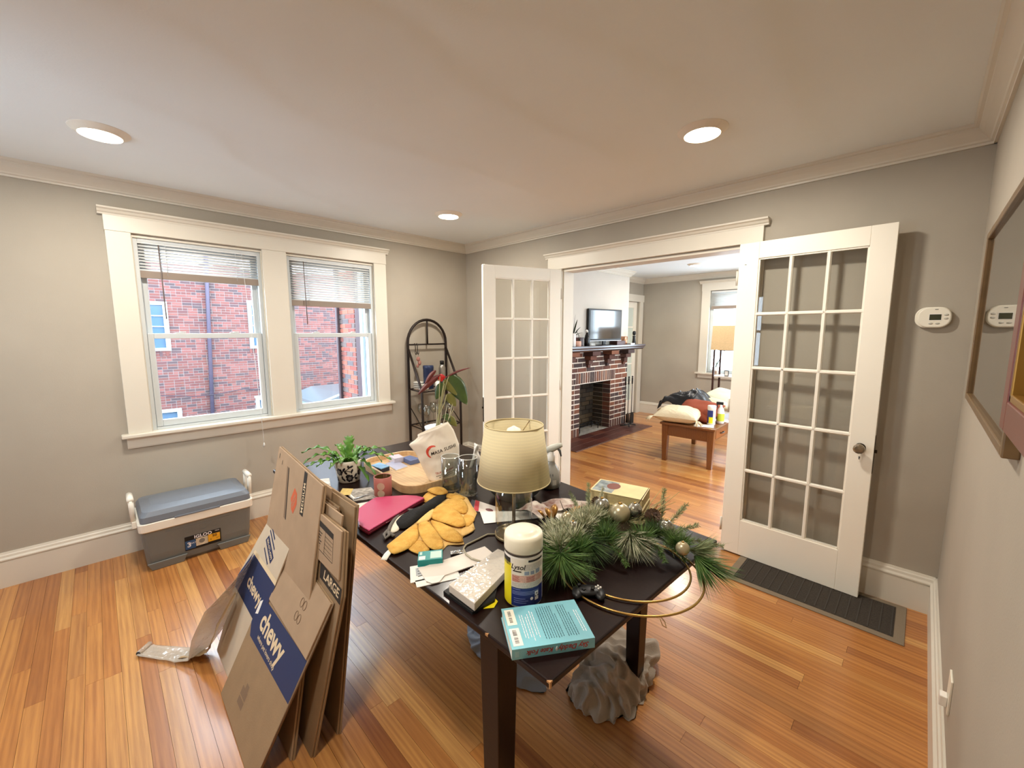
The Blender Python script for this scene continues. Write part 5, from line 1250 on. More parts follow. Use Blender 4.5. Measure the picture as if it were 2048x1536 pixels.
mk.build('painted_flowers', mat('black_glaze', '#17141a', rough=.3), pt, kind='stuff'); mg.build('flower_eyes', mat('grey_glaze', '#6b655f', rough=.3), pt, kind='stuff')
FERN = mat('fern_green', '#68963c', rough=.35, var=.35, vscale=25, col2='#3f6e26')
def fern_leaf(parent, az, L_, rise, droop, w_, seed):
    """strap leaf with frilled edges"""
    mb = MB(); n = 26; d = Vector((math.cos(az), math.sin(az), 0)); s = Vector((-d.y, d.x, 0)); rg = random.Random(seed); vs = []
    for i in range(n+1):
        f = i/n; r_ = L_*f; z = .095+rise*math.sin(min(1, f*1.25)*math.pi*.5)-droop*f*f
        c = d*(.012+r_)+Vector((0, 0, z)); ww = w_*(math.sin(math.pi*(.10+.86*f))**.7)
        k1, k2 = math.sin(f*30+seed), math.sin(f*30+seed+2.1)
        vs += [c-s*ww*(1+.28*k1)+Vector((0, 0, .006*k1)), c-s*ww*.4+Vector((0, 0, -.002)), c+Vector((0, 0, -.003)), c+s*ww*.4+Vector((0, 0, -.002)), c+s*ww*(1+.28*k2)+Vector((0, 0, .006*k2))]
    fs = [(i*5+k, i*5+k+1, i*5+k+6, i*5+k+5) for i in range(n) for k in range(4)]
    mb._add(vs, fs, True); return mb.build('leaf', FERN, parent, solid=.0012)
vd = math.atan2(-.854, 2.024)   # towards the viewer; +90 deg is image right
for i, (az, L_, rise, droop, w_) in enumerate(((100, .22, .10, .10, .014), (80, .20, .07, .07, .014), (112, .17, .12, .16, .013), (75, .13, .05, .14, .017), (62, .10, .02, .13, .016), (-95, .20, .09, .08, .014), (-112, .22, .11, .06, .014), (-80, .18, .05, .04, .013), (-70, .14, .06, .05, .014), (165, .05, .12, .0, .019), (-150, .10, .09, .02, .015), (130, .10, .08, .03, .015), (30, .07, .06, .05, .014), (-25, .07, .06, .04, .014), (-50, .10, .05, .05, .014), (90, .10, .07, .02, .014), (-90, .10, .07, .02, .013), (180, .12, .05, .04, .014))):
    fern_leaf(pt, vd+R(az), L_, rise, droop, w_*1.2, i+1)
cn = thing('pink_tin', 'dusty pink tin with a cream round label', 'tin', (2.0, -2.13, TZ))
DP = mat('dusty_pink_tin', '#a9635a', rough=.45)
MB().lathe([(.039, 0), (.040, .002), (.040, .090), (.0375, .091), (.0375, .006), (0, .006)], 36).build('tin', DP, cn)
MB().lathe([(.0374, .088), (.0374, .007)], 32, cap=False).build('brass_lining', mat('brass_lining', '#7d6a3c', rough=.4, metal=.7), cn)
AT = math.atan2(-3.014+2.13, 3.724-2.0)
mb = MB(); fnt = lambda p: ((.0404+(p[2] if len(p) > 2 else 0))*math.cos(AT+p[0]/.04), (.0404+(p[2] if len(p) > 2 else 0))*math.sin(AT+p[0]/.04), p[1])
blob(mb, fnt, -.010, .054, .0175, .0175, n=28); blob(mb, fnt, -.010, .020, .0165, .0165, n=28); mb.build('round_label', mat('label_cream', '#c9b39a', rough=.5), cn)
NEWS = mat('newsprint', '#b9b4ac', rough=.8, var=.5, vscale=60, col2='#77736d')
def px_sheet(name, label, cat, pts, z, m, th=.001, curl=0): return flat_sheet(name, label, cat, pts, z, m, th, None, curl)
mg_ = px_sheet('magazine', 'black and white magazine lying in front of the fern pot', 'magazine', [(1.82, -2.24), (1.98, -2.26), (2.03, -2.16), (1.88, -2.13)], TZ, NEWS, .004)
MB().prism([(1.826, -2.236, TZ+.004), (1.975, -2.254, TZ+.004), (1.972, -2.246, TZ+.004), (1.826, -2.229, TZ+.004)], (0, 0, .0003)).build('white_border', WHITE, mg_, world=True)
px_sheet('ticket_card', 'small yellow ticket card on the magazine', 'card', [(1.80, -2.235), (1.87, -2.285), (1.905, -2.245), (1.84, -2.20)], TZ+.0045, mat('straw_card', '#c9b06a', rough=.6, var=.15, vscale=80), .001)
px_sheet('paper_sheet', 'loose white sheet under the fern pot by the cardboard', 'paper', [(1.56, -2.30), (1.66, -2.34), (1.72, -2.26), (1.60, -2.22)], TZ, PAPER2, .001)
px_sheet('paper_sheet', 'pale paper under the edge of the pink case', 'paper', [(2.00, -2.30), (2.10, -2.34), (2.12, -2.24), (2.03, -2.21)], TZ, PAPER, .001)
sc_ = thing('scissors', 'scissors with black handles lying on the magazine', 'scissors', (1.97, -2.255, TZ+.0055))
MB().tube([(0, 0, .002), (-.02, .11, .003)], [.004, .001], 6, flat=.4).tube([(0, 0, .002), (-.005, .115, .004)], [.004, .001], 6, flat=.4).build('blades', mat('steel', '#b9bdc2', rough=.25, metal=.9), sc_)
for dx in (-.018, .018): MB().tube([(dx+.013*math.cos(a), -.035+.02*math.sin(a), .003) for a in [i*math.pi/8 for i in range(16)]], .0035, 6, closed=True).build('handle', BLACK, sc_)

# ---------------------------------------------------------------- wooden tray and its contents
tr = thing('wooden_tray', 'round cornered pale wooden tray with raised rim', 'tray', (1.84, -1.88, TZ))
TW = wood_mat('pale_tray_wood', ['#c3a174', '#cbaa7e', '#d3b489'], 'none', 0, .45, .15, .5)
def rrect(x0, x1, y0, y1, r, n=8):
    out = []
    for cx, cy, a0 in ((x1-r, y1-r, 0), (x0+r, y1-r, 90), (x0+r, y0+r, 180), (x1-r, y0+r, 270)):
        for k in range(n+1): a = R(a0+90*k/n); out.append((cx+r*math.cos(a), cy+r*math.sin(a)))
    return out
TRA = R(-4)
def trp(x, y): c, s = math.cos(TRA), math.sin(TRA); return (1.84+x*c-y*s, -1.88+x*s+y*c)
outer = [trp(*p) for p in rrect(-.31, .275, -.165, .165, .09)]; inner = [trp(*p) for p in rrect(-.298, .263, -.153, .153, .08)]
MB().prism([(x, y, TZ) for x, y in outer], (0, 0, .012)).build('tray_floor', TW, tr, world=True)
mb = MB(); n = len(outer); vs = [(x, y, TZ+.012) for x, y in outer]+[(x, y, TZ+.038) for x, y in outer]+[(x, y, TZ+.038) for x, y in inner]+[(x, y, TZ+.012) for x, y in inner]; fs = []
for k in range(3):
    for i in range(n): fs.append((k*n+i, k*n+(i+1) % n, (k+1)*n+(i+1) % n, (k+1)*n+i))
mb._add(vs, fs); mb.build('rim', TW, tr, world=True, bevel=.002)
ZT = TZ+.0125
def slab(name, label, cat, pts, z0, h, m, topm=None, lab='lid'):
    c = (sum(p[0] for p in pts)/4, sum(p[1] for p in pts)/4, z0); t = thing(name, label, cat, c)
    MB().hexa([(x, y, z0) for x, y in pts], [(x, y, z0+h*.8) for x, y in pts]).build('body', m, t, world=True, bevel=.001)
    MB().hexa([(x, y, z0+h*.8) for x, y in pts], [(x, y, z0+h) for x, y in pts]).build(lab, topm or m, t, world=True, bevel=.001); return t
NVY = mat('dark_navy_box', '#1c2230', rough=.4)
slab('blue_box', 'dark box with a sky blue top at the left end of the tray', 'box', [(1.662, -2.02), (1.752, -2.01), (1.742, -1.955), (1.650, -1.965)], ZT, .026, NVY, mat('sky_blue_card', '#7fb2dd', rough=.35))
slab('photo_card', 'flat white bordered photo card in the middle of the tray', 'card', [(1.632, -1.92), (1.775, -1.935), (1.762, -1.858), (1.628, -1.845)], ZT, .006, WHITE, mat('pale_photo', '#a9adc4', rough=.3, var=.1, vscale=20), 'print')
slab('plastic_tub', 'clear lidded plastic tub at the back of the tray', 'tub', [(1.585, -1.875), (1.66, -1.88), (1.668, -1.825), (1.595, -1.815)], ZT, .03, mat('cloudy_plastic', '#c3bfcc', rough=.25))
slab('blue_tin', 'slate blue tin half hidden behind the takeaway bag', 'tin', [(1.655, -1.825), (1.745, -1.83), (1.742, -1.765), (1.650, -1.775)], ZT, .025, mat('slate_blue', '#5b6a94', rough=.35))
slab('purple_box', 'lavender box at the far end of the table behind the bag', 'box', [(1.62, -1.68), (1.74, -1.68), (1.74, -1.60), (1.62, -1.60)], TZ, .075, mat('lavender_card', '#8f93c0', rough=.4))

# ---------------------------------------------------------------- takeaway bag
bg = thing('takeaway_bag', 'crumpled cream paper takeaway bag with red arc and black lettering', 'paper bag', (2.05, -1.845, ZT))
BAGM = mat('cream_bag_paper', '#e9dfcd', rough=.7, var=.06, vscale=10)
ru = Vector((.57, .82, 0)).normalized(); rn = Vector((.82, -.57, 0)).normalized()
Lb = [(0, (-.055, .0)), (.3, (-.088, .073)), (.6, (-.117, .141)), (.82, (-.150, .185)), (.88, (-.135, .195)), (.92, (-.105, .215)), (1, (-.105, .232))]
Rb = [(0, (.088, .0)), (.3, (.098, .10)), (.6, (.098, .175)), (.85, (.072, .25)), (1, (.045, .290))]
def interp(T, f):
    for (a, p), (b, q) in zip(T, T[1:]):
        if f <= b: t = (f-a)/(b-a); return (p[0]+(q[0]-p[0])*t, p[1]+(q[1]-p[1])*t)
    return T[-1][1]
def bag_pt(u, v, side):
    l, r_ = interp(Lb, v), interp(Rb, v); x = l[0]+(r_[0]-l[0])*u; w_ = l[1]+(r_[1]-l[1])*u
    bul = .042*math.sin(math.pi*u)**.6*(1-.55*v)+.003
    cr = .006*noise3(u*3.2, v*4.2, 1.5*side, 2)+.0035*noise3(u*9, v*9, side, 4)
    p = ru*x+rn*(side*(bul)+cr*math.sin(math.pi*u)**.5-.05*v*.35)+Vector((0, 0, w_)); return p
mb = MB(); mb.grid(lambda u, v: bag_pt(u, v, 1), 30, 30); mb.grid(lambda u, v: bag_pt(1-u, v, -1), 20, 20); mb.build('bag', BAGM, bg, solid=.0008)
def bag_map(cx, cw, ang):
    c, s = math.cos(ang), math.sin(ang)
    def fn(p):
        x, w_ = cx+p[0]*c-p[1]*s, cw+p[0]*s+p[1]*c
        lo, hi = 0, 1
        best = None
        v = max(0, min(1, w_/.26))
        for _ in range(12):
            l, r_ = interp(Lb, v), interp(Rb, v); u = (x-l[0])/(r_[0]-l[0]); u = max(.02, min(.98, u)); ww = l[1]+(r_[1]-l[1])*u; v = max(0.01, min(.99, v+(w_-ww)/.25))
        q = bag_pt(u, v, 1); return q+rn*.0016
    return fn
mb = MB(); lettering(mb, 'MASA SUSHI', .0225, fn=bag_map(.018, .158, R(17)), bold=.0002, shear=.15, res=3, spacing=1.05); mb.build('shop_lettering', INK, bg)
mb = MB(); vs = []; N = 16; fnb = bag_map(-.030, .150, 0)
for i in range(N+1):
    a = R(70+i*175/N); w_ = .0055*math.sin(math.pi*(i+1.2)/(N+2.4))+.0008
    for rr in (.030-w_, .030+w_): vs.append(fnb((rr*math.cos(a), rr*math.sin(a), 0)))
mb._add(vs, [(2*i, 2*i+1, 2*i+3, 2*i+2) for i in range(N)]); mb.build('red_arc', mat('brush_red', '#cf4a34', rough=.6), bg)
mb = MB(); lettering(mb, 'TEL:860-244-8888', .0125, fn=bag_map(.022, .056, R(15)), bold=.0002, res=1); mb.build('phone_lettering', mat('print_orange_red', '#b8553f', rough=.6), bg)
mb = MB()
for j, (cx, cw, ln) in enumerate(((.024, .042, .088), (.03, .034, .07))):
    fnb = bag_map(cx, cw, R(15)); x = -ln/2
    while x < ln/2: mb._add([fnb((x, -.0014, 0)), fnb((x+.006, -.0014, 0)), fnb((x+.006, .0014, 0)), fnb((x, .0014, 0))], [(0, 1, 2, 3)]); x += .0078
mb.build('small_print', INK, bg)

# ---------------------------------------------------------------- glass vases, bowl, spray bottle
def glass_vase(x, y, r, h, label):
    t = thing('glass_vase', label, 'vase', (x, y, TZ), group='clear glass cylinder vases')
    MB().lathe([(r*.96, 0), (r, .004), (r, h), (r-.0025, h), (r-.0025, .010), (0, .008)], 40).build('vase', JGL, t)
    MB().tube([((r-.0012)*math.cos(a), (r-.0012)*math.sin(a), h) for a in [i*math.pi/20 for i in range(40)]], .0016, 6, closed=True).build('polished_rim', mat('glass_rim', '#d8dcd6', rough=.1, spec=.8), t)
glass_vase(2.168, -1.868, .043, .165, 'clear glass cylinder vase in front of the takeaway bag')
glass_vase(2.268, -1.84, .044, .175, 'clear glass cylinder vase nearest the table lamp')
bw = thing('dark_bowl', 'dark grey green bowl behind the table lamp', 'bowl', (2.44, -1.705, TZ))
MB().lathe([(.08, 0), (.09, .006), (.118, .035), (.134, .075), (.139, .115), (.135, .116), (.128, .075), (.11, .04), (0, .02)], 44).build('bowl', mat('dark_glaze', '#2c2f2c', rough=.4, var=.2, vscale=15), bw)
tw = thing('tissue', 'white crumpled tissue standing beyond the glass vases', 'tissue', (1.99, -1.56, TZ))
for k, (dx, dy, h_, tl) in enumerate(((0, 0, .135, .3), (.02, .06, .10, -.2))):
    MB().grid(lambda u, v, dx=dx, dy=dy, h_=h_, k=k: (dx+.02*noise3(u*3, v*3, k+.5)+.01*math.sin(9*u), dy+(u-.5)*.10*(1-.75*v)+.008*noise3(u*5, v*2, k), h_*v*(1-.3*abs(u-.5))), 14, 12).build('fold', WHITE, tw, solid=.0012)
sb = thing('spray_bottle', 'grey translucent cleaner bottle with white and grey trigger behind the lamp', 'spray bottle', (2.486, -1.503, TZ), R(40))
SGREY = mat('grey_translucent_bottle', '#8f8d86', rough=.25, coat=.3)
MB().lathe([(.040, 0), (.046, .006), (.050, .03), (.049, .06), (.040, .09), (.026, .112), (.020, .125), (.019, .142), (0, .142)], 36).build('bottle', SGREY, sb)
MB().lathe([(.020, .132), (.021, .136), (.021, .158), (.016, .162), (.014, .178), (0, .178)], 28).build('collar', WHITE, sb)
mb = MB(); mb.tube([(-.030, 0, .178), (-.012, 0, .186), (.012, 0, .196), (.040, 0, .208), (.055, 0, .212)], [.010, .016, .018, .014, .010], 12); mb.build('trigger_head', mat('sprayer_white_grey', '#b9b9ae', rough=.4), sb)
mb = MB().tube([(.030, 0, .198), (.044, 0, .180), (.050, 0, .155)], [.007, .006, .004], 8); mb.build('trigger', mat('sprayer_dark_grey', '#5c5c58', rough=.4), sb)
mb = MB()
for i in range(4): a0 = -R(40)+math.atan2(-3.014+1.503, 3.724-2.486)-.5+i*.22; mb.lathe([(.0465-.003*0, .068), (.0435, .078)], 4, cap=False, a0=a0, a1=a0+.12)
mb.build('pictograms', BLACK, sb)
ab = -R(40)+math.atan2(-3.014+1.503, 3.724-2.486)
MB().lathe([(.0503, .025), (.0503, .05)], 6, cap=False, a0=ab+.2, a1=ab+.6).build('barcode_patch', mat('pale_patch', '#bcb9b0', rough=.4), sb)

# ---------------------------------------------------------------- leaflets around the lamp
PR = mat('printed_leaflet', '#d9cfc2', rough=.5, var=.6, vscale=22, col2='#8a5a50'); REDP = mat('red_print', '#b5303a', rough=.45)
lf = px_sheet('red_flyer', 'glossy flyer with a red band left of the lamp', 'flyer', [(2.352, -1.868), (2.43, -1.945), (2.545, -1.90), (2.48, -1.85)], TZ, mat('flyer_white', '#d8d0c8', rough=.35), .001)
MB().prism([(2.353, -1.868, TZ+.0011), (2.430, -1.944, TZ+.0011), (2.452, -1.936, TZ+.0011), (2.378, -1.866, TZ+.0011)], (0, 0, .0003)).build('red_band', REDP, lf, world=True)
mb = MB(); mb._add([(2.475+.020*math.cos(a), -1.895+.012*math.sin(a), TZ+.0012) for a in [i*math.pi/10 for i in range(20)]], [tuple(range(20))]); mb.build('crest_print', mat('crest_ink', '#6a3a3a', rough=.5), lf, world=True)
px_sheet('grey_flyer', 'dark grey folded flyer under the red one', 'flyer', [(2.335, -1.875), (2.415, -1.968), (2.455, -1.962), (2.37, -1.87)], TZ-.0004, mat('flyer_grey', '#4d4d55', rough=.4), .001)
px_sheet('letter_page', 'white letter page visible through the lamp jar', 'paper', [(2.46, -1.935), (2.555, -1.995), (2.68, -1.80), (2.60, -1.79)], TZ+.0015, PAPER2, .001)
nl = thing('crumpled_leaflets', 'crumpled pile of printed newspaper leaflets between lamp and wreath', 'newspaper', (2.69, -1.70, TZ))
for k, (cx, cy, a, s, m_) in enumerate(((2.64, -1.74, .3, .13, PAPER2), (2.70, -1.68, .8, .17, PR), (2.76, -1.71, 1.3, .13, PAPER2), (2.645, -1.80, .1, .13, PR), (2.72, -1.63, .5, .12, PR))):
    MB().grid(lambda u, v, cx=cx, cy=cy, a=a, s=s, k=k: (cx+((u-.5)*math.cos(a)-(v-.5)*.7*math.sin(a))*s, cy+((u-.5)*math.sin(a)+(v-.5)*.7*math.cos(a))*s, TZ+.004+.004*k+.022*abs(noise3(u*2.4, v*2.4, k, 3))+.02*math.sin(math.pi*u)*(k % 2)), 16, 12).build('leaflet', m_, nl, world=True, solid=.0008)

# ---------------------------------------------------------------- two thick books at the back of the table
CRC = mat('aged_cream_cover', '#d6c796', rough=.5, var=.12, vscale=14); YPG = mat('yellowed_pages', '#cdbb88', rough=.85, var=.25, vscale=60, stretch=(1, 1, 14))
B1 = [(2.79, -1.615), (3.0, -1.565), (2.962, -1.425), (2.752, -1.475)]
book('thick_book', 'lower thick yellowed book of the pair behind the wreath', B1, TZ, .056, CRC, YPG, 2)
B2 = [(2.785, -1.61), (2.995, -1.556), (2.957, -1.420), (2.747, -1.47)]
b2, C2, n2 = book('thick_book', 'upper thick yellowed book with a portrait on its cover, behind the wreath', B2, TZ+.0565, .042, CRC, YPG, 2)
zb2 = TZ+.0988
def b2p(u, v): p = (C2[0]*(1-u)+C2[1]*u)*(1-v)+(C2[3]*(1-u)+C2[2]*u)*v; return (p.x, p.y, zb2)
mb = MB(); mb._add([b2p(u, v) for u, v in ((.03, .05), (.42, .05), (.42, .95), (.03, .95))], [(0, 1, 2, 3)]); mb.build('cover_picture', mat('cover_art', '#a9b0ad', rough=.4, var=.4, vscale=40, col2='#5b6a70'), b2, world=True)
mb = MB(); mb._add([(b2p(.36+.13*math.cos(a), .6+.26*math.sin(a))[0], b2p(.36+.13*math.cos(a), .6+.26*math.sin(a))[1], zb2+.0002) for a in [i*math.pi/10 for i in range(20)]], [tuple(range(20))]); mb.build('portrait_print', mat('portrait_ink', '#7b4a40', rough=.45), b2, world=True)

# ---------------------------------------------------------------- game controller
gc = thing('game_controller', 'black game controller lying under the wreath hoop', 'game controller', (3.100, -2.075, TZ), R(38))
mb = MB()
mb.ball((0, 0, .018), 1, 24, 12, (.062, .03, .015)); mb.ball((-.044, -.016, .016), 1, 20, 10, (.020, .034, .014)); mb.ball((.044, -.016, .016), 1, 20, 10, (.020, .034, .014)); mb.build('shell', mat('gamepad_black', '#141416', rough=.45), gc)
for x, y in ((-.036, .006), (.016, -.012)): MB().cyl((x, y, .028), (x, y, .036), .005, n=12).cyl((x, y, .036), (x, y, .039), .008, .007, n=16).build('thumb_stick', BLACK, gc)
for dx, dy in ((0, .009), (.009, 0), (0, -.009), (-.009, 0)): MB().cyl((.038+dx, .006+dy, .024), (.038+dx, .006+dy, .0325), .0040, n=14).build('button', mat('pale_button', '#d8d3cc', rough=.4), gc)
MB().box(-.026, -.010, -.016, -.011, .028, .033).box(-.0205, -.0155, -.021, -.006, .0281, .0331).build('direction_pad', BLACK, gc)
gc.scale = (.74, .74, .74)
# ================================================================ WREATH
wr = thing('wreath', 'gold double hoop wreath with frosted pine, baubles and pine cones', 'wreath', (3.10, -1.86, TZ))
GOLD = mat('gold_wire', '#b08d4e', rough=.28, metal=.9)
for (cx, cy), r_, z in (((3.103, -1.861), .190, TZ+.005), ((3.123, -1.886), .217, TZ+.005)):
    MB().tube([(cx+r_*math.cos(a), cy+r_*math.sin(a), z) for a in [i*math.pi/48 for i in range(96)]], .0032, 8, closed=True).build('hoop', GOLD, wr, world=True)
MB().tube([(3.285+.0, -2.015, TZ-.004), (3.298, -2.02, TZ-.020), (3.303, -2.008, TZ-.030), (3.293, -1.998, TZ-.022), (3.283, -2.006, TZ-.008)], .0012, 6).build('hanging_loop', GOLD, wr, world=True)
NG = mat('pine_green', '#566f3c', rough=.5, var=.4, vscale=30, col2='#2c4a26'); NG2 = mat('fresh_pine_green', '#6b8746', rough=.5, var=.35, vscale=40, col2='#3a5f2c')
NF = mat('frosted_pine', '#ddd8bd', rough=.8, var=.5, vscale=90, col2='#7d8862'); NS = mat('sage_fir', '#a3a982', rough=.7, var=.4, vscale=60, col2='#6d7f50')
STEMM = mat('brown_stem', '#4a3826', rough=.8)
rg = random.Random(21)
def needle(mb, b, t, w_):
    d = t-b; s = d.cross(Vector((rg.uniform(-1, 1), rg.uniform(-1, 1), rg.uniform(.2, 1)))); s = s.normalized()*w_ if s.length > 1e-7 else Vector((w_, 0, 0))
    m_ = b+d*.5+Vector((0, 0, -.002))
    mb._add([b-s*.6, b+s*.6, m_+s, t, m_-s], [(0, 1, 2, 4), (4, 2, 3)], False)
FLOORZ = TZ+.003
def over(p): return -0.0 if (1.2 < p.x < 3.235 and -2.39 < p.y < -1.46) else None
def clampz(p):
    if 1.2 < p.x < 3.235 and -2.39 < p.y < -1.46 and p.z < FLOORZ: p.z = FLOORZ+rg.uniform(0, .004)
    return p
def tuft(c, ax, n, L0, L1, spread, m, w_=.0009, flat=.5):
    """long needles bursting from one point about direction ax"""
    mb = MB(); c = Vector(c); ax = Vector(ax).normalized()
    for i in range(n):
        v = Vector((rg.gauss(0, 1), rg.gauss(0, 1), rg.gauss(0, flat))); v = v.normalized()*spread+ax
        v.normalize(); b = c+v*.006+ax*rg.uniform(-.012, .012); t = clampz(b+v*rg.uniform(L0, L1)); b = clampz(b); needle(mb, b, t, w_)
    return mb.build('pine_tuft', m, wr, world=True)
def sprig(pts, n, L_, m, w_=.0008, taper=.6, up=.4):
    """fir branch: stem with short needles all along"""
    P = [Vector(p) for p in pts]; mb = MB()
    for i in range(n):
        f = rg.random(); k = f*(len(P)-1); j = min(int(k), len(P)-2); b = P[j].lerp(P[j+1], k-j); d = (P[j+1]-P[j]).normalized()
        s = Vector((rg.gauss(0, 1), rg.gauss(0, 1), rg.gauss(0, 1))); s = (s-d*s.dot(d)).normalized()
        t = b+(d*.75+s).normalized()*L_*(1-taper*f*.5)*rg.uniform(.7, 1.1); needle(mb, clampz(b.copy()), clampz(t), w_)
    o = mb.build('fir_sprig', m, wr, world=True)
    s = MB().tube(P, [.0022*(1-.6*i/(len(P)-1)) for i in range(len(P))], 6).build('sprig_stem', STEMM, None); s.parent = o
    for q in s.data.vertices: q.co -= wr.location
    return o
Z0 = TZ+.03
# tufts along the back of the hoops
tuft((2.975, -2.045, TZ+.062), (.35, -.45, -.10), 520, .075, .135, .95, NG2, .0010)
tuft((2.945, -2.010, TZ+.065), (-.1, -.2, .4), 300, .04, .075, 1.0, NF, .0013)
tuft((2.965, -1.905, TZ+.062), (.60, -.55, -.15), 480, .07, .13, .85, NG, .0010)
tuft((3.058, -1.765, TZ+.060), (.60, -.60, -.22), 420, .07, .135, .75, NF, .0012)
tuft((3.056, -1.760, TZ+.058), (.50, -.60, -.25), 300, .07, .125, .9, NG, .0010)
tuft((3.265, -1.715, TZ+.035), (.80, -.45, -.12), 460, .08, .15, .55, NG2, .0010)
tuft((3.240, -1.690, TZ+.040), (.7, .0, .20), 240, .06, .12, .6, NS)
for c in ((2.870, -1.955, TZ+.055), (2.905, -1.93, TZ+.065), (2.935, -1.86, TZ+.07), (2.885, -1.82, TZ+.065), (2.925, -1.79, TZ+.075), (2.965, -1.965, TZ+.07)):
    tuft(c, (rg.uniform(-.3, .1), rg.uniform(-.1, .2), .6), 260, .035, .072, 1.15, NF, .0017)
for c, m_ in (((3.00, -1.985, TZ+.06), NG2), ((3.02, -1.86, TZ+.055), NG2), ((3.12, -1.70, TZ+.05), NG), ((3.17, -1.69, TZ+.05), NS), ((3.00, -1.83, TZ+.055), NG), ((2.96, -1.76, TZ+.06), NS), ((3.21, -1.72, TZ+.05), NG2), ((3.10, -1.76, TZ+.05), NG2), ((2.99, -1.67, TZ+.055), NS), ((2.90, -2.03, TZ+.04), NG)):
    tuft(c, (.1, 0, .5), 260, .035, .07, 1.15, m_, .0011)
sprig([(2.90, -1.78, TZ+.06), (2.84, -1.70, TZ+.10), (2.795, -1.635, TZ+.135)], 420, .022, NS)
sprig([(2.90, -1.80, TZ+.06), (2.82, -1.75, TZ+.085), (2.76, -1.71, TZ+.105)], 340, .020, NS)
sprig([(2.93, -1.76, TZ+.07), (2.875, -1.67, TZ+.10), (2.85, -1.61, TZ+.125)], 340, .019, NF)
sprig([(3.12, -1.65, TZ+.055), (3.13, -1.55, TZ+.08), (3.135, -1.475, TZ+.10)], 420, .022, NS)
sprig([(3.11, -1.64, TZ+.055), (3.07, -1.54, TZ+.10), (3.045, -1.475, TZ+.135)], 420, .021, NS)
sprig([(3.14, -1.66, TZ+.05), (3.18, -1.59, TZ+.06), (3.205, -1.545, TZ+.065)], 340, .020, NS)
sprig([(3.15, -1.72, TZ+.055), (3.20, -1.73, TZ+.05), (3.245, -1.745, TZ+.03)], 320, .024, NG2)
sprig([(3.13, -1.75, TZ+.055), (3.17, -1.78, TZ+.05), (3.20, -1.80, TZ+.03)], 300, .022, NG2)
sprig([(3.03, -1.87, TZ+.06), (3.08, -1.88, TZ+.05), (3.12, -1.89, TZ+.02)], 300, .022, NG2)
sprig([(3.00, -2.02, TZ+.06), (3.05, -2.02, TZ+.05), (3.085, -2.03, TZ+.02)], 300, .022, NG2)
sprig([(3.18, -1.68, TZ+.055), (3.25, -1.64, TZ+.055), (3.31, -1.61, TZ+.05)], 360, .021, NS)
# dry stems and gilded leaves
for pts in (((3.0, -1.72, TZ+.06), (3.015, -1.63, TZ+.11), (3.02, -1.56, TZ+.155)), ((2.90, -1.86, TZ+.055), (2.82, -1.82, TZ+.07), (2.755, -1.77, TZ+.09)), ((2.89, -1.88, TZ+.055), (2.80, -1.86, TZ+.06), (2.745, -1.83, TZ+.06))):
    MB().tube(pts, [.003, .0024, .001], 6).build('twig', STEMM, wr, world=True)
for i in range(12):
    a = (3.04+rg.uniform(-.02, .03), -1.66+rg.uniform(-.03, .03), TZ+.06); b = (a[0]+rg.uniform(.0, .07), a[1]+rg.uniform(.09, .17), TZ+rg.uniform(.09, .16))
    MB().tube([a, ((a[0]+b[0])/2, (a[1]+b[1])/2, (a[2]+b[2])/2+.01), b], [.0016, .0014, .0008], 5).build('dry_grass', mat('dry_grass', '#a39a6c', rough=.8), wr, world=True)
GL = mat('gilded_leaf', '#a8793c', rough=.35, metal=.6)
for b, t, w_ in (((2.785, -1.85, TZ+.055), (2.755, -1.80, TZ+.085), .015), ((2.80, -1.87, TZ+.055), (2.755, -1.86, TZ+.088), .015), ((2.82, -1.80, TZ+.055), (2.84, -1.745, TZ+.085), .016), ((2.77, -1.87, TZ+.05), (2.735, -1.885, TZ+.08), .014)):
    mb = MB(); blade(mb, b, t, w_, .008); mb.build('gilded_leaf', GL, wr, world=True, solid=.0008)
mb = MB()
for i in range(60):
    b = Vector((3.06, -1.62, TZ+.06)); v = Vector((rg.uniform(-.2, .6), rg.uniform(.3, 1), rg.uniform(.2, .9))).normalized(); needle(mb, b+v*.01, b+v*rg.uniform(.03, .075), .002)
mb.build('gilded_spray', GL, wr, world=True)
CHAMP = mat('champagne_satin', '#bcb08f', rough=.32, metal=.55); MERC = mat('mercury_glass', '#c3c2b6', rough=.22, metal=.8, var=.5, vscale=70, col2='#6f6a5c', bump=.3, bscale=60)
def bauble(c, r_, m):
    o = MB().ball(c, r_, 28, 18).build('bauble', m, wr, world=True)
    k = MB().cyl((c[0], c[1], c[2]+r_*.96), (c[0], c[1], c[2]+r_*1.12), r_*.22, n=12).build('bauble_cap', GOLD, None); k.parent = o
    for q in k.data.vertices: q.co -= wr.location
bauble((3.000, -1.735, TZ+.105), .036, CHAMP); bauble((2.918, -1.725, TZ+.105), .029, MERC); bauble((3.018, -1.66, TZ+.098), .027, MERC)
bauble((2.870, -1.880, TZ+.095), .018, CHAMP); bauble((2.930, -1.920, TZ+.095), .018, MERC); bauble((3.240, -1.765, TZ+.075), .021, CHAMP)
bauble((3.145, -1.675, TZ+.080), .026, MERC)
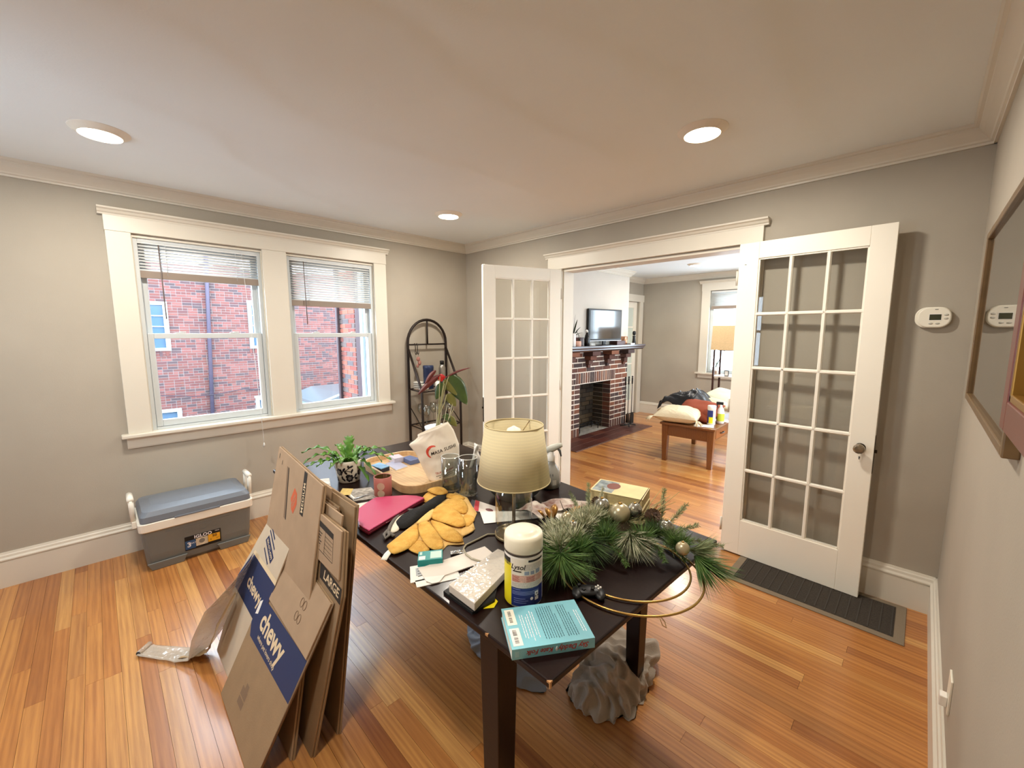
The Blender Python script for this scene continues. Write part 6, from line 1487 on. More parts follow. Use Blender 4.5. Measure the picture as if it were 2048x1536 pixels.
def cone(c, ax, s):
    ax = Vector(ax).normalized(); o = MB().tube([Vector(c)-ax*s, Vector(c), Vector(c)+ax*s], [.3*s, .5*s, .2*s], 10).build('pine_cone', mat('cone_brown', '#3d2a20', rough=.8), wr, world=True)
    x = ax.cross(Vector((0, 0, 1))).normalized(); y = ax.cross(x); mb = MB()
    for i in range(60):
        f = i/60; a = i*2.4; r_ = s*(.25+.62*math.sin(math.pi*(.12+.8*f))); p = Vector(c)+ax*(s*(2*f-1)); d = x*math.cos(a)+y*math.sin(a); t = d.cross(ax)
        b = p+d*r_*.3; e = p+d*r_+ax*s*.18; w_ = s*.2
        mb._add([b-t*w_*.5, b+t*w_*.5, e+t*w_, e+d*s*.05, e-t*w_], [(0, 1, 2, 3, 4)])
    k = mb.build('cone_scales', mat('cone_scale', '#5b4332', rough=.7, var=.4, vscale=80), None, solid=.0012); k.parent = o
    for q in k.data.vertices: q.co -= wr.location
cone((3.085, -1.66, TZ+.095), (.5, -.3, .5), .030); cone((2.885, -1.715, TZ+.10), (-.3, .6, .5), .022)

# ================================================================ FLATTENED CARTONS
CARD = mat('corrugated_card', '#957b5c', rough=.8, var=.08, vscale=12, bump=.08, bscale=200)
CARD2 = mat('corrugated_card_pale', '#a68c70', rough=.75, var=.07, vscale=12)
KINK = mat('carton_black_print', '#2a241f', rough=.7); ORNG = mat('carton_orange_print', '#c8603c', rough=.7); FAINT = mat('carton_brown_print', '#7d6650', rough=.8)
NAVYC = mat('carton_navy', '#1f3058', rough=.55); CRMI = mat('carton_cream_ink', '#d9c4a0', rough=.7)
def leaning(yb, yt, zt):
    d = Vector((0, yt-yb, zt)).normalized(); return frame_matrix((0, yb, 0), (1, 0, 0), d)
def carton(label, x, m4, polys, mats=CARD, th=.007):
    """polys: list of (name, outline in board plane, layer offset toward the viewer)"""
    t = thing('flattened_carton', label, 'cardboard box', (x, m4.translation.y, 0), group='flattened cardboard cartons by the table')
    for nm, pts, off, mm in polys:
        MB().prism([(a, b, off) for a, b in pts], (0, 0, th), m=m4).build(nm, mm, t, world=True, bevel=.0015)
    return t
def print_on(t, nm, m4, m, rects=(), texts=(), off=.0145):
    mb = MB()
    for pts in rects: mb.plate([m4 @ Vector((a, b, off)) for a, b in pts])
    for txt, x, y, s, ang, kw in texts: lettering(mb, txt, s, m4 @ Matrix.Translation((x, y, off+.0002)) @ Matrix.Rotation(ang, 4, 'Z'), **kw)
    return mb.build(nm, m, t, world=True)
def rect(x0, x1, y0, y1): return [(x0, y0), (x1, y0), (x1, y1), (x0, y1)]
# back to front
mA = leaning(-2.500, -2.405, .74)
t = carton('tall plain flattened carton at the back, touching the table edge', 1.95, mA, [('rear_layer', rect(1.56, 2.305, 0, .870), -.008, CARD), ('front_layer', rect(1.56, 2.300, 0, .862), .0, CARD), ('folded_flap', rect(1.58, 2.10, .76, .878), .008, CARD2)])
mB = leaning(-2.545, -2.432, .74)
t = carton('plain flattened carton second from the table with a dark printed corner', 1.85, mB, [('rear_layer', rect(1.52, 2.205, 0, .842), -.008, CARD), ('front_layer', rect(1.52, 2.200, 0, .835), 0, CARD2), ('folded_flap', rect(1.54, 1.98, .80, .872), .009, CARD2)])
print_on(t, 'black_print', mB, KINK, [rect(1.655, 1.70, .800, .871), rect(1.57, 1.585, .845, .868), rect(1.585, 1.64, .845, .850)], off=.0165)
mC = leaning(-2.600, -2.462, .74)
t = carton('flattened carton printed LARGE with a ruled contents label', 1.9, mC, [('rear_layer', [(1.6, 0), (2.325, 0), (2.392, .60), (2.352, .81), (1.6, .81)], -.008, CARD), ('front_layer', [(1.6, 0), (2.32, 0), (2.388, .60), (2.348, .815), (1.6, .815)], 0, CARD), ('upper_flap', [(1.6, .665), (2.366, .650), (2.342, .812), (1.6, .825)], .008, CARD2), ('inner_flap', rect(1.60, 2.28, .60, .845), -.016, CARD2)])
print_on(t, 'large_band', mC, KINK, [[(2.19, .648), (2.384, .627), (2.385, .572), (2.20, .592)]], off=.0078)
print_on(t, 'large_lettering', mC, CRMI, [], [('LARGE', 2.300, .609, .046, R(-6), dict(bold=.0008))], off=.0082)
fr = [[(2.13, .795), (2.285, .783), (2.288, .763), (2.132, .774)], [(2.135, .694), (2.303, .686), (2.303, .684), (2.135, .692)], [(2.215, .768), (2.217, .768), (2.225, .69), (2.223, .69)], [(2.286, .763), (2.288, .763), (2.304, .686), (2.302, .686)]]
for i in range(5): z = .751-i*.0135; fr.append([(2.217, z+.002), (2.288, z-.002), (2.288, z-.0033), (2.217, z+.0007)])
for i in range(6): z = .757-i*.010; fr.append([(2.138, z), (2.19-.006*(i % 3), z-.003), (2.19-.006*(i % 3), z-.0065), (2.138, z-.0035)])
print_on(t, 'contents_label', mC, KINK, fr, off=.0156)
mD = leaning(-2.655, -2.478, .74)
t = carton('flattened carton printed MEDIUM with an orange emblem', 1.75, mD, [('rear_layer', [(1.66, 0), (2.285, 0), (2.140, .932), (1.582, .975)], -.008, CARD), ('front_layer', [(1.655, 0), (2.28, 0), (2.135, .929), (1.577, .973)], 0, CARD2)])
print_on(t, 'medium_band', mD, KINK, [[(1.965, .770), (2.002, .768), (1.972, .938), (1.938, .941)]], off=.0078)
print_on(t, 'medium_lettering', mD, CRMI, [], [('MEDIUM', 1.975, .838, .030, R(99), dict(bold=.0005, spacing=1.1))], off=.0082)
print_on(t, 'orange_emblem', mD, ORNG, [[(1.842, .800), (1.868, .760), (1.895, .748), (1.918, .795), (1.902, .835), (1.866, .850)]], off=.0078)
print_on(t, 'emblem_lettering', mD, CARD2, [], [('THE HOME', 1.872, .800, .0125, R(60), dict(bold=.0004)), ('DEPOT', 1.888, .792, .0155, R(60), dict(bold=.0004))], off=.0082)
print_on(t, 'side_panel_print', mD, FAINT, [[(1.800, .705), (1.822, .703), (1.752, .912), (1.732, .914)]], off=.0078)
print_on(t, 'panel_outline', mD, KINK, [[(1.822, .703), (1.830, .702), (1.760, .911), (1.752, .912)]], off=.0080)
print_on(t, 'hand_hole_mark', mD, KINK, [rect(1.612, 1.616, .925, .948)], off=.0080); print_on(t, 'hand_hole_mark', mD, KINK, [rect(1.66, 1.664, .905, .925)], off=.0080)
# delivery carton leaning in front: two faces
mF = leaning(-2.730, -2.530, .55)
ch = thing('delivery_carton', 'flattened delivery carton with navy bands leaning on the stack', 'cardboard box', (1.9, -2.75, 0))
MB().prism([(a, b, 0) for a, b in ((1.48, 0), (1.80, 0), (1.93, .655), (1.636, .700), (1.448, .334))], (0, 0, .006), m=mF).build('side_face', mat('carton_white_face', '#c4b49c', rough=.7, var=.05, vscale=10), ch, world=True, bevel=.0015)
print_on(ch, 'side_navy_band', mF, NAVYC, [[(1.450, .336), (1.556, .480), (1.90, .470), (1.86, .280), (1.46, .285)]], off=.0066)
print_on(ch, 'side_white_stripe', mF, CRMI, [[(1.556, .480), (1.570, .499), (1.90, .492), (1.90, .470)]], off=.0066)
print_on(ch, 'side_phone_label', mF, NAVYC, [[(1.655, .575), (1.678, .605), (1.80, .548), (1.782, .515)]], off=.0066)
print_on(ch, 'side_phone_number', mF, CRMI, [], [('800-672-4399', 1.729, .560, .021, R(-25), dict(bold=.0003))], off=.0070)
fr = []
for k, (x, y, l) in enumerate(((1.668, .645, .085), (1.672, .622, .11), (1.665, .540, .09))): fr.append([(x, y), (x+.003, y+.008), (x+l+.003, y+.008-l*.45), (x+l, y-l*.45)])
print_on(ch, 'side_small_print', mF, NAVYC, fr, off=.0066)
print_on(ch, 'side_lettering', mF, CRMI, [], [('chewy', 1.70, .370, .080, R(-3), dict(bold=.002))], off=.0070)
mE = leaning(-2.775, -2.505, .55)
face = [(1.795, .012), (2.285, .0), (2.345, .615), (1.852, .655), (1.80, .446), (1.80, .30)]
MB().prism([(a, b, 0) for a, b in face], (0, 0, .007), m=mE).build('front_face', CARD, ch, world=True, bevel=.0015)
MB().prism([(a, b, -.010) for a, b in ((1.83, .02), (2.275, .01), (2.332, .60), (1.86, .635))], (0, 0, .006), m=mE).build('rear_layer', CARD, ch, world=True)
MB().prism([(a, b, .0075) for a, b in ((1.885, .428), (2.322, .418), (2.343, .612), (1.905, .648))], (0, 0, .006), m=mE).build('upper_flap', CARD2, ch, world=True, bevel=.0015)
print_on(ch, 'navy_band', mE, NAVYC, [[(1.801, .30), (1.801, .42), (1.88, .412), (2.323, .414), (2.309, .270), (1.84, .262)]], off=.0074)
print_on(ch, 'shipping_sticker', mE, WHITE, [[(1.806, .335), (1.806, .385), (1.828, .40), (1.832, .345)]], off=.0078)
print_on(ch, 'brand_lettering', mE, CRMI, [], [('chewy', 2.02, .348, .105, R(-2), dict(bold=.0028))], off=.0078)
print_on(ch, 'tagline', mE, CRMI, [], [('where pet lovers shop', 2.02, .290, .024, R(-2), dict(bold=.0002))], off=.0078)
print_on(ch, 'handling_mark', mE, FAINT, [rect(1.955, 2.015, .105, .135), rect(1.955, 2.015, .075, .100), rect(1.98, 2.01, .135, .155)], off=.0074)
mb = MB()
for cx, cy in ((2.17, .535), (2.165, .485)):
    for dx in (-.014, .014): mb.tube([mE @ Vector((cx+dx+.012*math.cos(a), cy+.016*math.sin(a), .0142)) for a in [i*math.pi/8 for i in range(16)]], .0012, 4, closed=True)
mb.build('emboss_mark', FAINT, ch, world=True)
for e0, e1 in (((2.285, .0), (2.345, .615)),):
    MB().tube([mE @ Vector((*e0, .0035)), mE @ Vector((*e1, .0035))], .003, 6).build('raw_edge', FAINT, ch, world=True)

# strip of packing film trailing from the carton on to the floor
def film_mat():
    m = bpy.data.materials.new('milky_film'); m.use_nodes = True; nt = m.node_tree; b = nt.nodes['Principled BSDF']
    b.inputs['Base Color'].default_value = (*lin('#cbbfae'), 1); b.inputs['Roughness'].default_value = .12; b.inputs['Alpha'].default_value = .55; b.inputs['Specular IOR Level'].default_value = .9
    tc = nt.nodes.new('ShaderNodeTexCoord'); n = nt.nodes.new('ShaderNodeTexNoise'); n.inputs['Scale'].default_value = 40; nt.links.new(tc.outputs['Object'], n.inputs['Vector'])
    bp = nt.nodes.new('ShaderNodeBump'); bp.inputs['Strength'].default_value = .6; bp.inputs['Distance'].default_value = .01; nt.links.new(n.outputs[0], bp.inputs['Height']); nt.links.new(bp.outputs[0], b.inputs['Normal'])
    return m
FILM = film_mat()
fs_ = thing('packing_film', 'torn strip of clear packing film trailing on to the floor', 'packing film', (1.40, -2.84, 0))
def ribbon(pts, w_, side, seed):
    P = [Vector(p) for p in pts]; mb = MB(); n = len(P)
    def fn(u, v):
        k = v*(n-1); j = min(int(k), n-2); t = k-j; t = t*t*(3-2*t); p = P[j].lerp(P[j+1], t); s = Vector(side[j]).lerp(Vector(side[j+1]), t).normalized(); ww = w_[j]*(1-t)+w_[j+1]*t
        q = p+s*ww*(u-.5)+Vector((.006*noise3(u*4, v*9, 1, seed), .006*noise3(u*4, v*9, 4, seed), .010*abs(noise3(u*3, v*8, 7, seed)))); q.z = max(q.z, .002); return q
    mb.grid(fn, 10, 60); return mb
ribbon([(1.255, -2.975, .008), (1.36, -2.90, .010), (1.43, -2.85, .012), (1.49, -2.80, .03), (1.505, -2.755, .12), (1.53, -2.70, .25), (1.58, -2.625, .38), (1.622, -2.585, .475)], [.075, .08, .09, .11, .17, .17, .10, .06], [(.45, -.8, 0), (.5, -.8, 0), (.5, -.8, 0), (.5, -.8, .1), (.4, -.85, .1), (.4, -.85, .1), (.6, -.6, .1), (.8, -.3, .1)], 3).build('film', FILM, fs_, world=True, solid=.0006)
ribbon([(1.40, -2.86, .006), (1.48, -2.80, .02), (1.55, -2.775, .06), (1.56, -2.74, .16), (1.585, -2.66, .30)], [.06, .07, .09, .11, .06], [(.4, -.8, 0), (.5, -.6, .2), (.8, -.3, .3), (.9, -.2, .2), (.9, -.2, .2)], 6).build('inner_paper', mat('brown_film_paper', '#a48760', rough=.5), fs_, world=True, solid=.0006)
MB().tube([(1.222, -2.955, .012), (1.268, -2.998, .012)], .012, 12).build('rolled_end', FILM, fs_, world=True); MB().tube([(1.2685, -2.9985, .012), (1.270, -3.000, .012)], .0105, 12).build('roll_core', BLACK, fs_, world=True)

# ================================================================ COOLER
co = thing('cooler', 'large grey hard cooler with white rim and swing handles under the window', 'cooler', (.245, -2.625, 0))
CG = mat('cooler_grey', '#6f706c', rough=.5, bump=.05, bscale=200); CL = mat('cooler_lid_grey', '#6f7680', rough=.38)
CWH = mat('cooler_white', '#e6e2d6', rough=.45)
def rr_ring(hx, hy, r, n=5): return [(x, y) for x, y in rrect(-hx, hx, -hy, hy, r, n)]
def loft(levels, caps=True):
    mb = MB(); n = len(levels[0][0]); vs = []; fs = []
    for ring, z in levels: vs += [(x, y, z) for x, y in ring]
    for k in range(len(levels)-1):
        for i in range(n): fs.append((k*n+i, k*n+(i+1) % n, (k+1)*n+(i+1) % n, (k+1)*n+i))
    if caps: fs += [tuple(range(n))[::-1], tuple((len(levels)-1)*n+i for i in range(n))]
    mb._add(vs, fs, False); return mb
loft([(rr_ring(.135, .265, .035), 0), (rr_ring(.150, .278, .04), .02), (rr_ring(.165, .283, .03), .10), (rr_ring(.184, .292, .03), .265)]).build('body', CG, co)
loft([(rr_ring(.188, .297, .03), .262), (rr_ring(.196, .304, .03), .268), (rr_ring(.200, .306, .03), .318), (rr_ring(.196, .302, .03), .322)]).build('rim', CWH, co, bevel=.003)
loft([(rr_ring(.192, .290, .03), .322), (rr_ring(.198, .294, .03), .326), (rr_ring(.196, .292, .03), .362), (rr_ring(.178, .278, .04), .388), (rr_ring(.120, .230, .06), .402), (rr_ring(.02, .10, .02), .406)]).build('lid', CL, co, bevel=.003)
MB().box(.192, .203, -.13, .11, .318, .330).build('lid_lip', CL, co, bevel=.003)
for s in (-1, 1):   # feet-like recess panels at the bottom corners
    MB().hexa([(.150, s*.18-.08, .0), (.165, s*.18-.08, .0), (.165, s*.18+.08, .0), (.150, s*.18+.08, 0)], [(.160, s*.18-.10, .05), (.172, s*.18-.10, .05), (.172, s*.18+.10, .05), (.160, s*.18+.10, .05)]).build('corner_foot', CG, co, bevel=.004)
    h_ = MB(); y = s*.315
    h_.tube([(-.055, y, .30), (-.055, y+s*.004, .40), (-.055, y+s*.006, .445)], .014, 10).tube([(.055, y, .30), (.055, y+s*.004, .40), (.055, y+s*.006, .445)], .014, 10).tube([(-.066, y+s*.006, .452), (.066, y+s*.006, .452)], .017, 12)
    h_.build('handle', CWH, co); MB().box(-.075, .075, y-.012, y+.012, .268, .312).build('handle_hinge', CWH, co, bevel=.003)
fxm = lambda z: .165+(.184-.165)*(z-.10)/.165 if z > .1 else .150+.015*(z-.02)/.08
def cool_mat(yc, zc, off): return frame_matrix((fxm(zc)+off, yc, zc), (0, 1, 0), (.115, 0, 1))
cm = cool_mat(.008, .114, .0015)
def cpan(nm, x0, x1, y0, y1, m, off=0): return MB().prism([(x0, y0, off), (x1, y0, off), (x1, y1, off), (x0, y1, off)], (0, 0, .0006), m=cm).build(nm, m, co)
cpan('sticker', -.098, .098, -.049, .049, BLACK); cpan('blue_panel', -.096, -.042, -.042, .018, mat('sticker_blue', '#2b4f77', rough=.4), .0007); cpan('photo_panel', -.040, .024, -.034, .020, mat('sticker_photo', '#c9bda6', rough=.4, var=.25, vscale=40), .0007); cpan('yellow_panel', .026, .092, -.030, .022, mat('sticker_yellow', '#e0a52c', rough=.4), .0007)
mb = MB(); lettering(mb, 'IGLOO', .030, cm @ Matrix.Translation((.0, .034, .0010)), bold=.0009, spacing=1.05); lettering(mb, '3', .046, cm @ Matrix.Translation((-.076, -.012, .0018)), bold=.0012); lettering(mb, 'DAY', .016, cm @ Matrix.Translation((-.055, -.004, .0018))); lettering(mb, 'MAX', .012, cm @ Matrix.Translation((.078, .040, .0010))); mb.build('sticker_white_lettering', INKW, co)
mb = MB(); lettering(mb, '50', .026, cm @ Matrix.Translation((.062, .008, .0018)), bold=.0005); lettering(mb, 'QT', .012, cm @ Matrix.Translation((.078, -.014, .0018))); lettering(mb, '9', .016, cm @ Matrix.Translation((.040, -.016, .0018))); mb.build('sticker_black_lettering', INK, co)
mb = MB(); mb._add([cm @ Vector((-.008+.016*math.cos(a), -.004+.016*math.sin(a), .0016)) for a in [i*math.pi/12 for i in range(24)]], [tuple(range(24))]); mb.build('sticker_picture', mat('sticker_grey', '#77736c', rough=.5), co)
em = cool_mat(-.01, .205, .0005); mb = MB(); lettering(mb, 'IGLOO', .066, em, extrude=.0012, spacing=1.08, bold=.0005); mb.build('embossed_name', CG, co)
MB().tube([em @ Vector((-.17, .035, 0)), em @ Vector((.17, .035, 0))], .0018, 6).build('embossed_line', CG, co)

# ================================================================ FLOOR MAT, THERMOSTAT, OUTLET, PICTURES
fm = thing('floor_mat', 'dark ribbed floor mat with taupe border under the open door', 'floor mat', (3.378, -.222, 0))
MB().box(-.403, .403, -.196, .190, .0005, .006).build('border', mat('taupe_border', '#7d6f5c', rough=.8, bump=.2, bscale=200), fm, bevel=.002)
MB().box(-.362, .362, -.158, .152, .006, .0075).build('field', mat('mat_charcoal', '#3a332b', rough=.95, var=.3, vscale=120, bump=.5, bscale=220), fm)
RIB = mat('mat_rib', '#3d3832', rough=.9)
rb = None
for i in range(17):
    x = -.352+i*.044
    if rb is None: o = MB().box(-.003, .003, -.152, .146, 0, .0022).build('rib', RIB, fm); rb = o.data; o.location = (x, 0, .0072)
    else: piece('rib', rb, (x, 0, .0072), fm)

th = thing('thermostat', 'white rounded thermostat on the wall beside the open door', 'thermostat', (3.742, -.001, 1.512))
def stadium(hx, hz, n=10): return [(x, z) for x, z in rrect(-hx, hx, 0, 2*hz, hz*.86, n)]
TWH = mat('thermostat_white', '#e5e0d0', rough=.4)
MB().prism([(x, 0, z) for x, z in stadium(.066, .052)], (0, -.018, 0)).build('back_plate', TWH, th, bevel=.003)
MB().prism([(x+.004, -.018, z+.002) for x, z in stadium(.060, .050)], (0, -.012, 0)).build('cover', TWH, th, bevel=.005)
MB().box(-.016, .032, -.0308, -.030, .036, .070).build('display_frame', WHITE, th); MB().box(-.013, .029, -.0315, -.0308, .039, .067).build('display', mat('lcd_dark', '#3b3d2c', rough=.25), th)
for x, z in ((.046, .064), (.046, .046)): MB().ball((x, -.030, z), .008, 14, 8, (1.1, .4, .7)).build('button', mat('grey_button', '#b9b6aa', rough=.4), th)
for x, z in ((-.006, .022), (.018, .022)): MB().ball((x, -.030, z), .008, 14, 8, (1.1, .4, .6)).build('button', MATS['grey_button'], th)
MB().box(.004, .016, -.0306, -.030, .090, .0925).build('brand_mark', BLACK, th)

ol = thing('wall_outlet', 'white outlet plate with a plug low on the right wall', 'outlet', (W, -1.20, .30))
MB().box(-.006, 0, -.036, .036, .0, .115).build('plate', TWH, ol, bevel=.002)
MB().box(-.024, -.006, -.016, .016, .01, .045).build('plug', WHITE, ol, bevel=.003)

def picture(name, label, y0, y1, z0, z1, d, fw, fm_, inner, glass=True, slip=None):
    """framed picture on the right wall; y0 nearer the corner"""
    t = thing(name, label, 'picture', (W, (y0+y1)/2, z0)); a, b = max(y0, y1)-t.location.y, min(y0, y1)-t.location.y; h = z1-z0
    for nm, bb in (('frame_stile', (-d, 0, a-fw, a, 0, h)), ('frame_stile', (-d, 0, b, b+fw, 0, h)), ('frame_rail', (-d, 0, b+fw, a-fw, 0, fw)), ('frame_rail', (-d, 0, b+fw, a-fw, h-fw, h))): MB().box(*bb).build(nm, fm_, t, bevel=.003)
    if slip:
        s = .014
        for bb in ((-d+.002, 0, a-fw-s, a-fw, fw, h-fw), (-d+.002, 0, b+fw, b+fw+s, fw, h-fw), (-d+.002, 0, b+fw, a-fw, fw, fw+s), (-d+.002, 0, b+fw, a-fw, h-fw-s, h-fw)): MB().box(*bb).build('gilt_slip', slip, t, bevel=.002)
    MB().box(-.008, -.004, b+fw, a-fw, fw, h-fw).build('print', inner, t)
    if glass: MB().box(-.016, -.014, b+fw-.004, a-fw+.004, fw-.004, h-fw+.004).build('glazing', glass_mat('picture_glass', (.97, .97, .96), 1.5, .01, 1.52), t)
    return t
picture('framed_print', 'large glazed print in a thin brown wooden frame on the right wall', -.63, -1.73, 1.235, 1.853, .026, .022, mat('thin_wood_frame', '#6e5638', rough=.3, var=.15, vscale=20), mat('muted_print', '#a99a82', rough=.5, var=.25, vscale=3, col2='#8d8270'))
picture('framed_painting', 'red mahogany framed map with gilt slip nearest the viewer', -1.812, -2.45, 1.312, 1.95, .042, .055, mat('mahogany_frame', '#6a2a1e', rough=.35, coat=.3), mat('old_map', '#bcae78', rough=.6, var=.4, vscale=6, col2='#8f9a5a'), True, mat('gilt', '#a27a3a', rough=.35, metal=.7))

# ================================================================ ARCHED RACK IN THE CORNER
IRON = mat('black_iron', '#241a15', rough=.5, metal=.4)
rk = thing('arched_rack', 'black iron arched baker rack standing in the corner', 'rack', (.19, -.58, 0))
Y0, Y1 = -.802, -.338; yc = (Y0+Y1)/2; rr = (Y1-Y0)/2
arch = [(.05, Y0, 0), (.05, Y0, .7), (.05, Y0, 1.38)]+[(.05, yc-rr*math.cos(math.pi*i/16), 1.38+rr*1.02*math.sin(math.pi*i/16)) for i in range(1, 16)]+[(.05, Y1, 1.38), (.05, Y1, .7), (.05, Y1, 0)]
MB().tube(arch, .0135, 8).build('back_frame', IRON, rk, world=True)
MB().tube([(.05, Y0, 1.365), (.05, Y1, 1.365)], .008, 8).build('crossbar', IRON, rk, world=True)
MB().tube([(.05, yc, 1.365), (.05, yc, 1.612)], .009, 8).build('arch_strut', IRON, rk, world=True)
for y in (Y0, Y1):
    yf = y-.03
    MB().tube([(.05, y, 1.33), (.33, yf, .925), (.335, yf, .5), (.335, yf, 0)], .0125, 8).build('front_post', IRON, rk, world=True)
    MB().tube([(.05, y, .74), (.2, y-.015, .64), (.33, yf, .55)], .005, 6).build('side_brace', IRON, rk, world=True)
for z in (.915, .545, .16):
    q = [(.05, Y0, z), (.335, Y0-.03, z), (.335, Y1-.03, z), (.05, Y1, z)]
    MB().tube(q, .007, 8, closed=True, smooth=False).build('shelf_frame', IRON, rk, world=True)
    mb = MB()
    for i in range(1, 9): f = i/9; mb.tube([(.05, Y0+(Y1-Y0)*f, z), (.335, Y0-.03+(Y1-Y0)*f, z)], .0022, 5)
    mb.build('shelf_wires', IRON, rk, world=True)
SZ = .9225
lathe_thing('blue_jar', 'dark blue lidded jar on the top rack shelf', 'jar', .20, -.668, SZ, [(.048, 0), (.052, .006), (.052, .20), (.054, .205), (.054, .232), (.048, .236), (0, .236)], mat('navy_jar', '#1c2a4a', rough=.3))
t = lathe_thing('steel_bottle', 'silver bottle with a black cap on the top rack shelf', 'bottle', .18, -.485, SZ, [(.034, 0), (.036, .004), (.036, .20), (.028, .228), (.020, .236), (0, .236)], mat('satin_steel', '#a8a49c', rough=.3, metal=.85))
MB().lathe([(.021, .236), (.021, .27), (.018, .274), (0, .274)], 20).build('cap', BLACK, t)
for i, (x, y, h_, lab, m_) in enumerate(((.26, -.60, .075, 'small white cup at the front of the top rack shelf', WHITE), (.27, -.545, .085, 'slim black canister on the top rack shelf', BLACK), (.26, -.505, .075, 'short white canister beside the black one on the rack', WHITE))):
    lathe_thing('cup', lab, 'cup', x, y, SZ, [(.022, 0), (.025, .003), (.026, h_), (.022, h_), (.021, .01), (0, .01)], m_, 20)
t = thing('red_bow', 'bright red ribbon bow on the top rack shelf', 'ribbon', (.25, -.45, SZ))
mb = MB(); mb.ball((0, -.02, .03), .03, 14, 8, (.6, 1.1, .8)); mb.ball((0, .03, .035), .03, 14, 8, (.6, 1.1, .8)); mb.ball((0.01, 0, .03), .014, 10, 6); mb.build('loops', mat('bow_red', '#c01d18', rough=.5), t)
for k, (x, y) in enumerate(((.16, -.76), (.24, -.755))):
    for j in range(4 if k == 0 else 3):
        tag(MB().lathe([(.035, 0), (.052, .012), (.054, .018), (.050, .018), (.033, .004), (0, .003)], 28, c=(x, y, SZ+j*.0185)).build('glass_bowl', mat('pressed_glass', '#cfcdc4', rough=.12, spec=.8)), ('glass dish, %s of the back left stack on the rack shelf' % ('bottom', 'second from bottom', 'third from bottom', 'topmost')[j] if k == 0 else 'glass dish, %s of the front left stack on the rack shelf' % ('bottom', 'middle', 'topmost')[j]), 'dish', 'stacked glass dishes on the rack')
hk = thing('rack_hooks', 'steel hooks hanging from the rack crossbar', 'hook', (.062, -.72, 1.365), group='hooks on the rack')
for k, y in enumerate((-.012, .012)): MB().tube([(0, y, .012), (.012, y, .006), (.014, y, -.03), (.010, y, -.085), (.024, y, -.10), (.036, y, -.085), (.034, y, -.07)], .004, 8).build('hook', IRON, hk)
t = thing('hanging_charm', 'faded pink charm dangling from the rack hooks', 'ornament', (.088, -.71, 1.20))
MB().tube([(0, 0, .065), (0, 0, .035)], .001, 5).build('thread', BLACK, t); mb = MB(); mb.ball((0, 0, .02), .022, 12, 8, (.6, 1, 1.1)); mb.ball((0, .015, -.02), .02, 12, 8, (.6, 1, 1.3)); mb.ball((0, -.008, -.05), .014, 10, 6, (.6, 1, 1.4)); mb.build('charm', mat('dusty_rose', '#9a6a60', rough=.7), t)
def wine_glass(x, y, z, h_, label):
    t = thing('wine_glass', label, 'wine glass', (x, y, z), group='stemmed glasses on the lower rack shelf')
    MB().lathe([(.032, 0), (.030, .003), (.005, .008), (.004, h_*.45), (.018, h_*.5), (.036, h_*.66), (.038, h_*.8), (.031, h_), (.030, h_), (.037, h_*.8), (.035, h_*.67), (.016, h_*.52), (0, h_*.5)], 28).build('glass', JGL, t)
wl = ['stemmed glass at the front left of the lower rack shelf', 'stemmed glass in the middle of the lower rack shelf, front row', 'stemmed glass at the front right of the lower rack shelf', 'stemmed glass at the back left of the lower rack shelf', 'stemmed glass in the middle of the lower rack shelf, back row', 'stemmed glass at the back right of the lower rack shelf']
for i, (x, y) in enumerate(((.26, -.74), (.27, -.60), (.26, -.46), (.12, -.71), (.13, -.57), (.12, -.43))): wine_glass(x, y, .5525, .21, wl[i])

# ================================================================ RED-LEAVED PLANT BEHIND THE BAG
an = thing('houseplant', 'tall leggy houseplant with big green leaves and red bloom in a white pot', 'potted plant', (1.47, -1.45, TZ))
MB().lathe([(.060, 0), (.066, .006), (.082, .11), (.088, .128), (.082, .13), (.074, .10), (0, .095)], 36).build('pot', mat('blue_white_pot', '#dfe3ea', rough=.35), an)
STG = mat('pale_stem', '#9a9468', rough=.6); BIGL = mat('deep_green_leaf', '#2f4420', rough=.32, var=.3, vscale=10, col2='#465a26', coat=.3); REDL = mat('wine_leaf', '#6b3430', rough=.4, var=.3, vscale=12); OLV = mat('olive_leaf', '#6d6a30', rough=.4, var=.3, vscale=12)
def broad_leaf(base, tip, w_, m, nm='leaf', fold=.25, droop=.01):
    b, t = Vector(base), Vector(tip); d = t-b; view = Vector((2.25, -1.56, .5)).normalized(); s = d.cross(view).normalized(); nrm = s.cross(d).normalized(); mb = MB(); n = 14
    def fn(u, v):
        a = (u-.5)*2; ww = w_*math.sin(math.pi*v**.8)**.75*(1 if v < .999 else 0); p = b+d*v+Vector((0, 0, droop*math.sin(math.pi*v)))+s*a*ww+nrm*(abs(a)*ww*fold*-1 if nrm.dot(view) > 0 else abs(a)*ww*fold); return p
    mb.grid(fn, 6, n); return mb.build(nm, m, an, world=True, solid=.0012)
tops = {}
for i, (x, y, z, cx) in enumerate(((1.528, -1.394, 1.205, 0), (1.510, -1.42, 1.175, .01), (1.512, -1.419, 1.155, -.01), (1.497, -1.442, 1.205, 0), (1.519, -1.409, 1.08, .0), (1.545, -1.372, .985, .01))):
    MB().tube([(1.47+.02*math.cos(i*1.3), -1.45+.02*math.sin(i*1.3), TZ+.09), (1.485, -1.45, .95), (x-(x-1.485)*.3, y-(y+1.45)*.3, z-.06), (x, y, z)], [.0045, .004, .003, .002], 7).build('stem', STG, an, world=True)
for i in range(4): MB().tube([(1.46+.012*i, -1.46+.015*i, TZ+.09), (1.475+.018*i, -1.46+.02*i, .93), (1.48+.02*i, -1.46+.028*i, 1.02)], [.003, .0025, .001], 6).build('bare_stem', mat('cream_stem', '#c3b898', rough=.6), an, world=True)
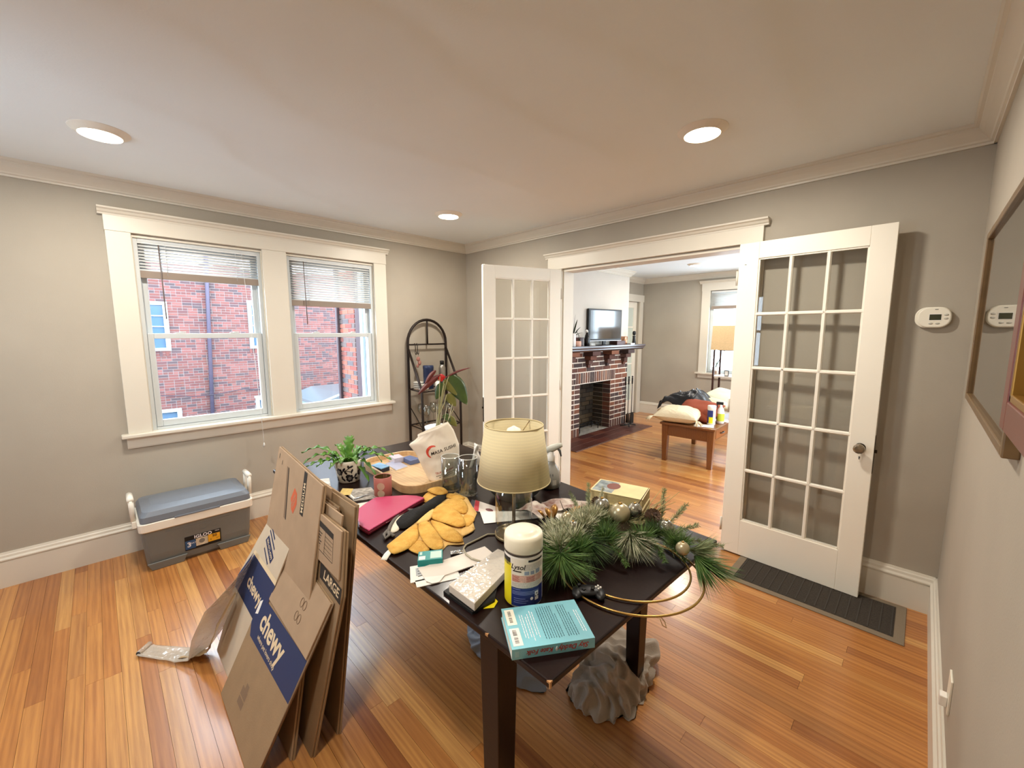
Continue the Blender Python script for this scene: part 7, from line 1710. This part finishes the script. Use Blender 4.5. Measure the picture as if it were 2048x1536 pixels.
broad_leaf((1.528, -1.394, 1.215), (1.594, -1.298, 1.010), .055, BIGL); broad_leaf((1.510, -1.42, 1.180), (1.556, -1.352, 1.075), .036, OLV); broad_leaf((1.512, -1.419, 1.160), (1.478, -1.466, 1.050), .033, BIGL)
broad_leaf((1.518, -1.409, 1.085), (1.553, -1.36, 1.000), .033, OLV); broad_leaf((1.500, -1.44, 1.215), (1.412, -1.562, 1.085), .020, REDL, fold=.7); broad_leaf((1.482, -1.462, 1.245), (1.440, -1.525, 1.15), .014, REDL, fold=.7)
broad_leaf((1.515, -1.415, .93), (1.556, -1.355, .865), .028, OLV); broad_leaf((1.505, -1.43, .945), (1.535, -1.39, .90), .022, BIGL)
broad_leaf((1.51, -1.42, 1.19), (1.612, -1.274, 1.258), .007, REDL, 'dry_spike'); broad_leaf((1.49, -1.45, 1.18), (1.515, -1.412, 1.20), .022, mat('scarlet_bloom', '#b81d17', rough=.4), 'bloom'); broad_leaf((1.505, -1.43, 1.17), (1.49, -1.45, 1.21), .018, MATS['scarlet_bloom'], 'bloom')

# ================================================================ BLANKETS UNDER THE TABLE
def heap(name, label, cat, loc, m, axes, lumps, seed, fold=1.0, nu=180, nv=90):
    """crumpled fleece: a lumpy dome whose surface is pushed out along long winding folds"""
    t = thing(name, label, cat, loc)
    def fn(u, v):
        a = 2*math.pi*u; e = (1-v)*math.pi*.56-.06*math.pi
        d = Vector((math.cos(a)*math.cos(e), math.sin(a)*math.cos(e), math.sin(e)))
        p = Vector((d.x*axes[0], d.y*axes[1], d.z*axes[2]))
        L_ = 1+.26*noise3(d.x*1.6, d.y*1.6, d.z*1.6, seed)
        for lx, ly, lz, amp, wd in lumps: L_ += amp*math.exp(-((d-Vector((lx, ly, lz)).normalized()).length/wd)**2)
        p = p*L_
        w1 = noise3(p.x*5, p.y*5, p.z*5, seed+1); w2 = noise3(p.x*5, p.y*5, p.z*5+9, seed+2)
        q1 = noise3(p.x*8+w1*2.4, p.y*8+w2*2.4, p.z*5, seed+3); q2 = noise3(p.x*17+w2*2.6, p.y*17+w1*2.6, p.z*9, seed+5)
        r1 = math.exp(-(q1/.2)**2); r2 = math.exp(-(q2/.24)**2)
        p = p+d*fold*(.026*r1+.014*r2-.018)
        p.z = max(p.z, .004); return p
    MB().grid(fn, nu, nv, wrap=True).build('fleece', m, t); return t
FLC = mat('taupe_fleece', '#9c8f80', rough=1, sheen=.4, bump=.2, bscale=220); FLB = mat('blue_grey_fleece', '#8f98a6', rough=1, sheen=.4, bump=.2, bscale=220)
heap('fleece_blanket', 'crumpled taupe fleece blanket on the floor around the table leg', 'blanket', (2.905, -1.575, 0), FLC, (.135, .19, .15), [(.4, 1, .5, .35, .5), (-.2, -1, .2, .22, .6), (-.8, .3, .9, .25, .5)], 4)
heap('fleece_blanket', 'crumpled blue grey blanket on the floor beneath the table', 'blanket', (2.46, -1.80, 0), FLB, (.22, .085, .06), [(1, -.2, .3, .2, .5), (-1, -.2, .5, .2, .5)], 9, .7)
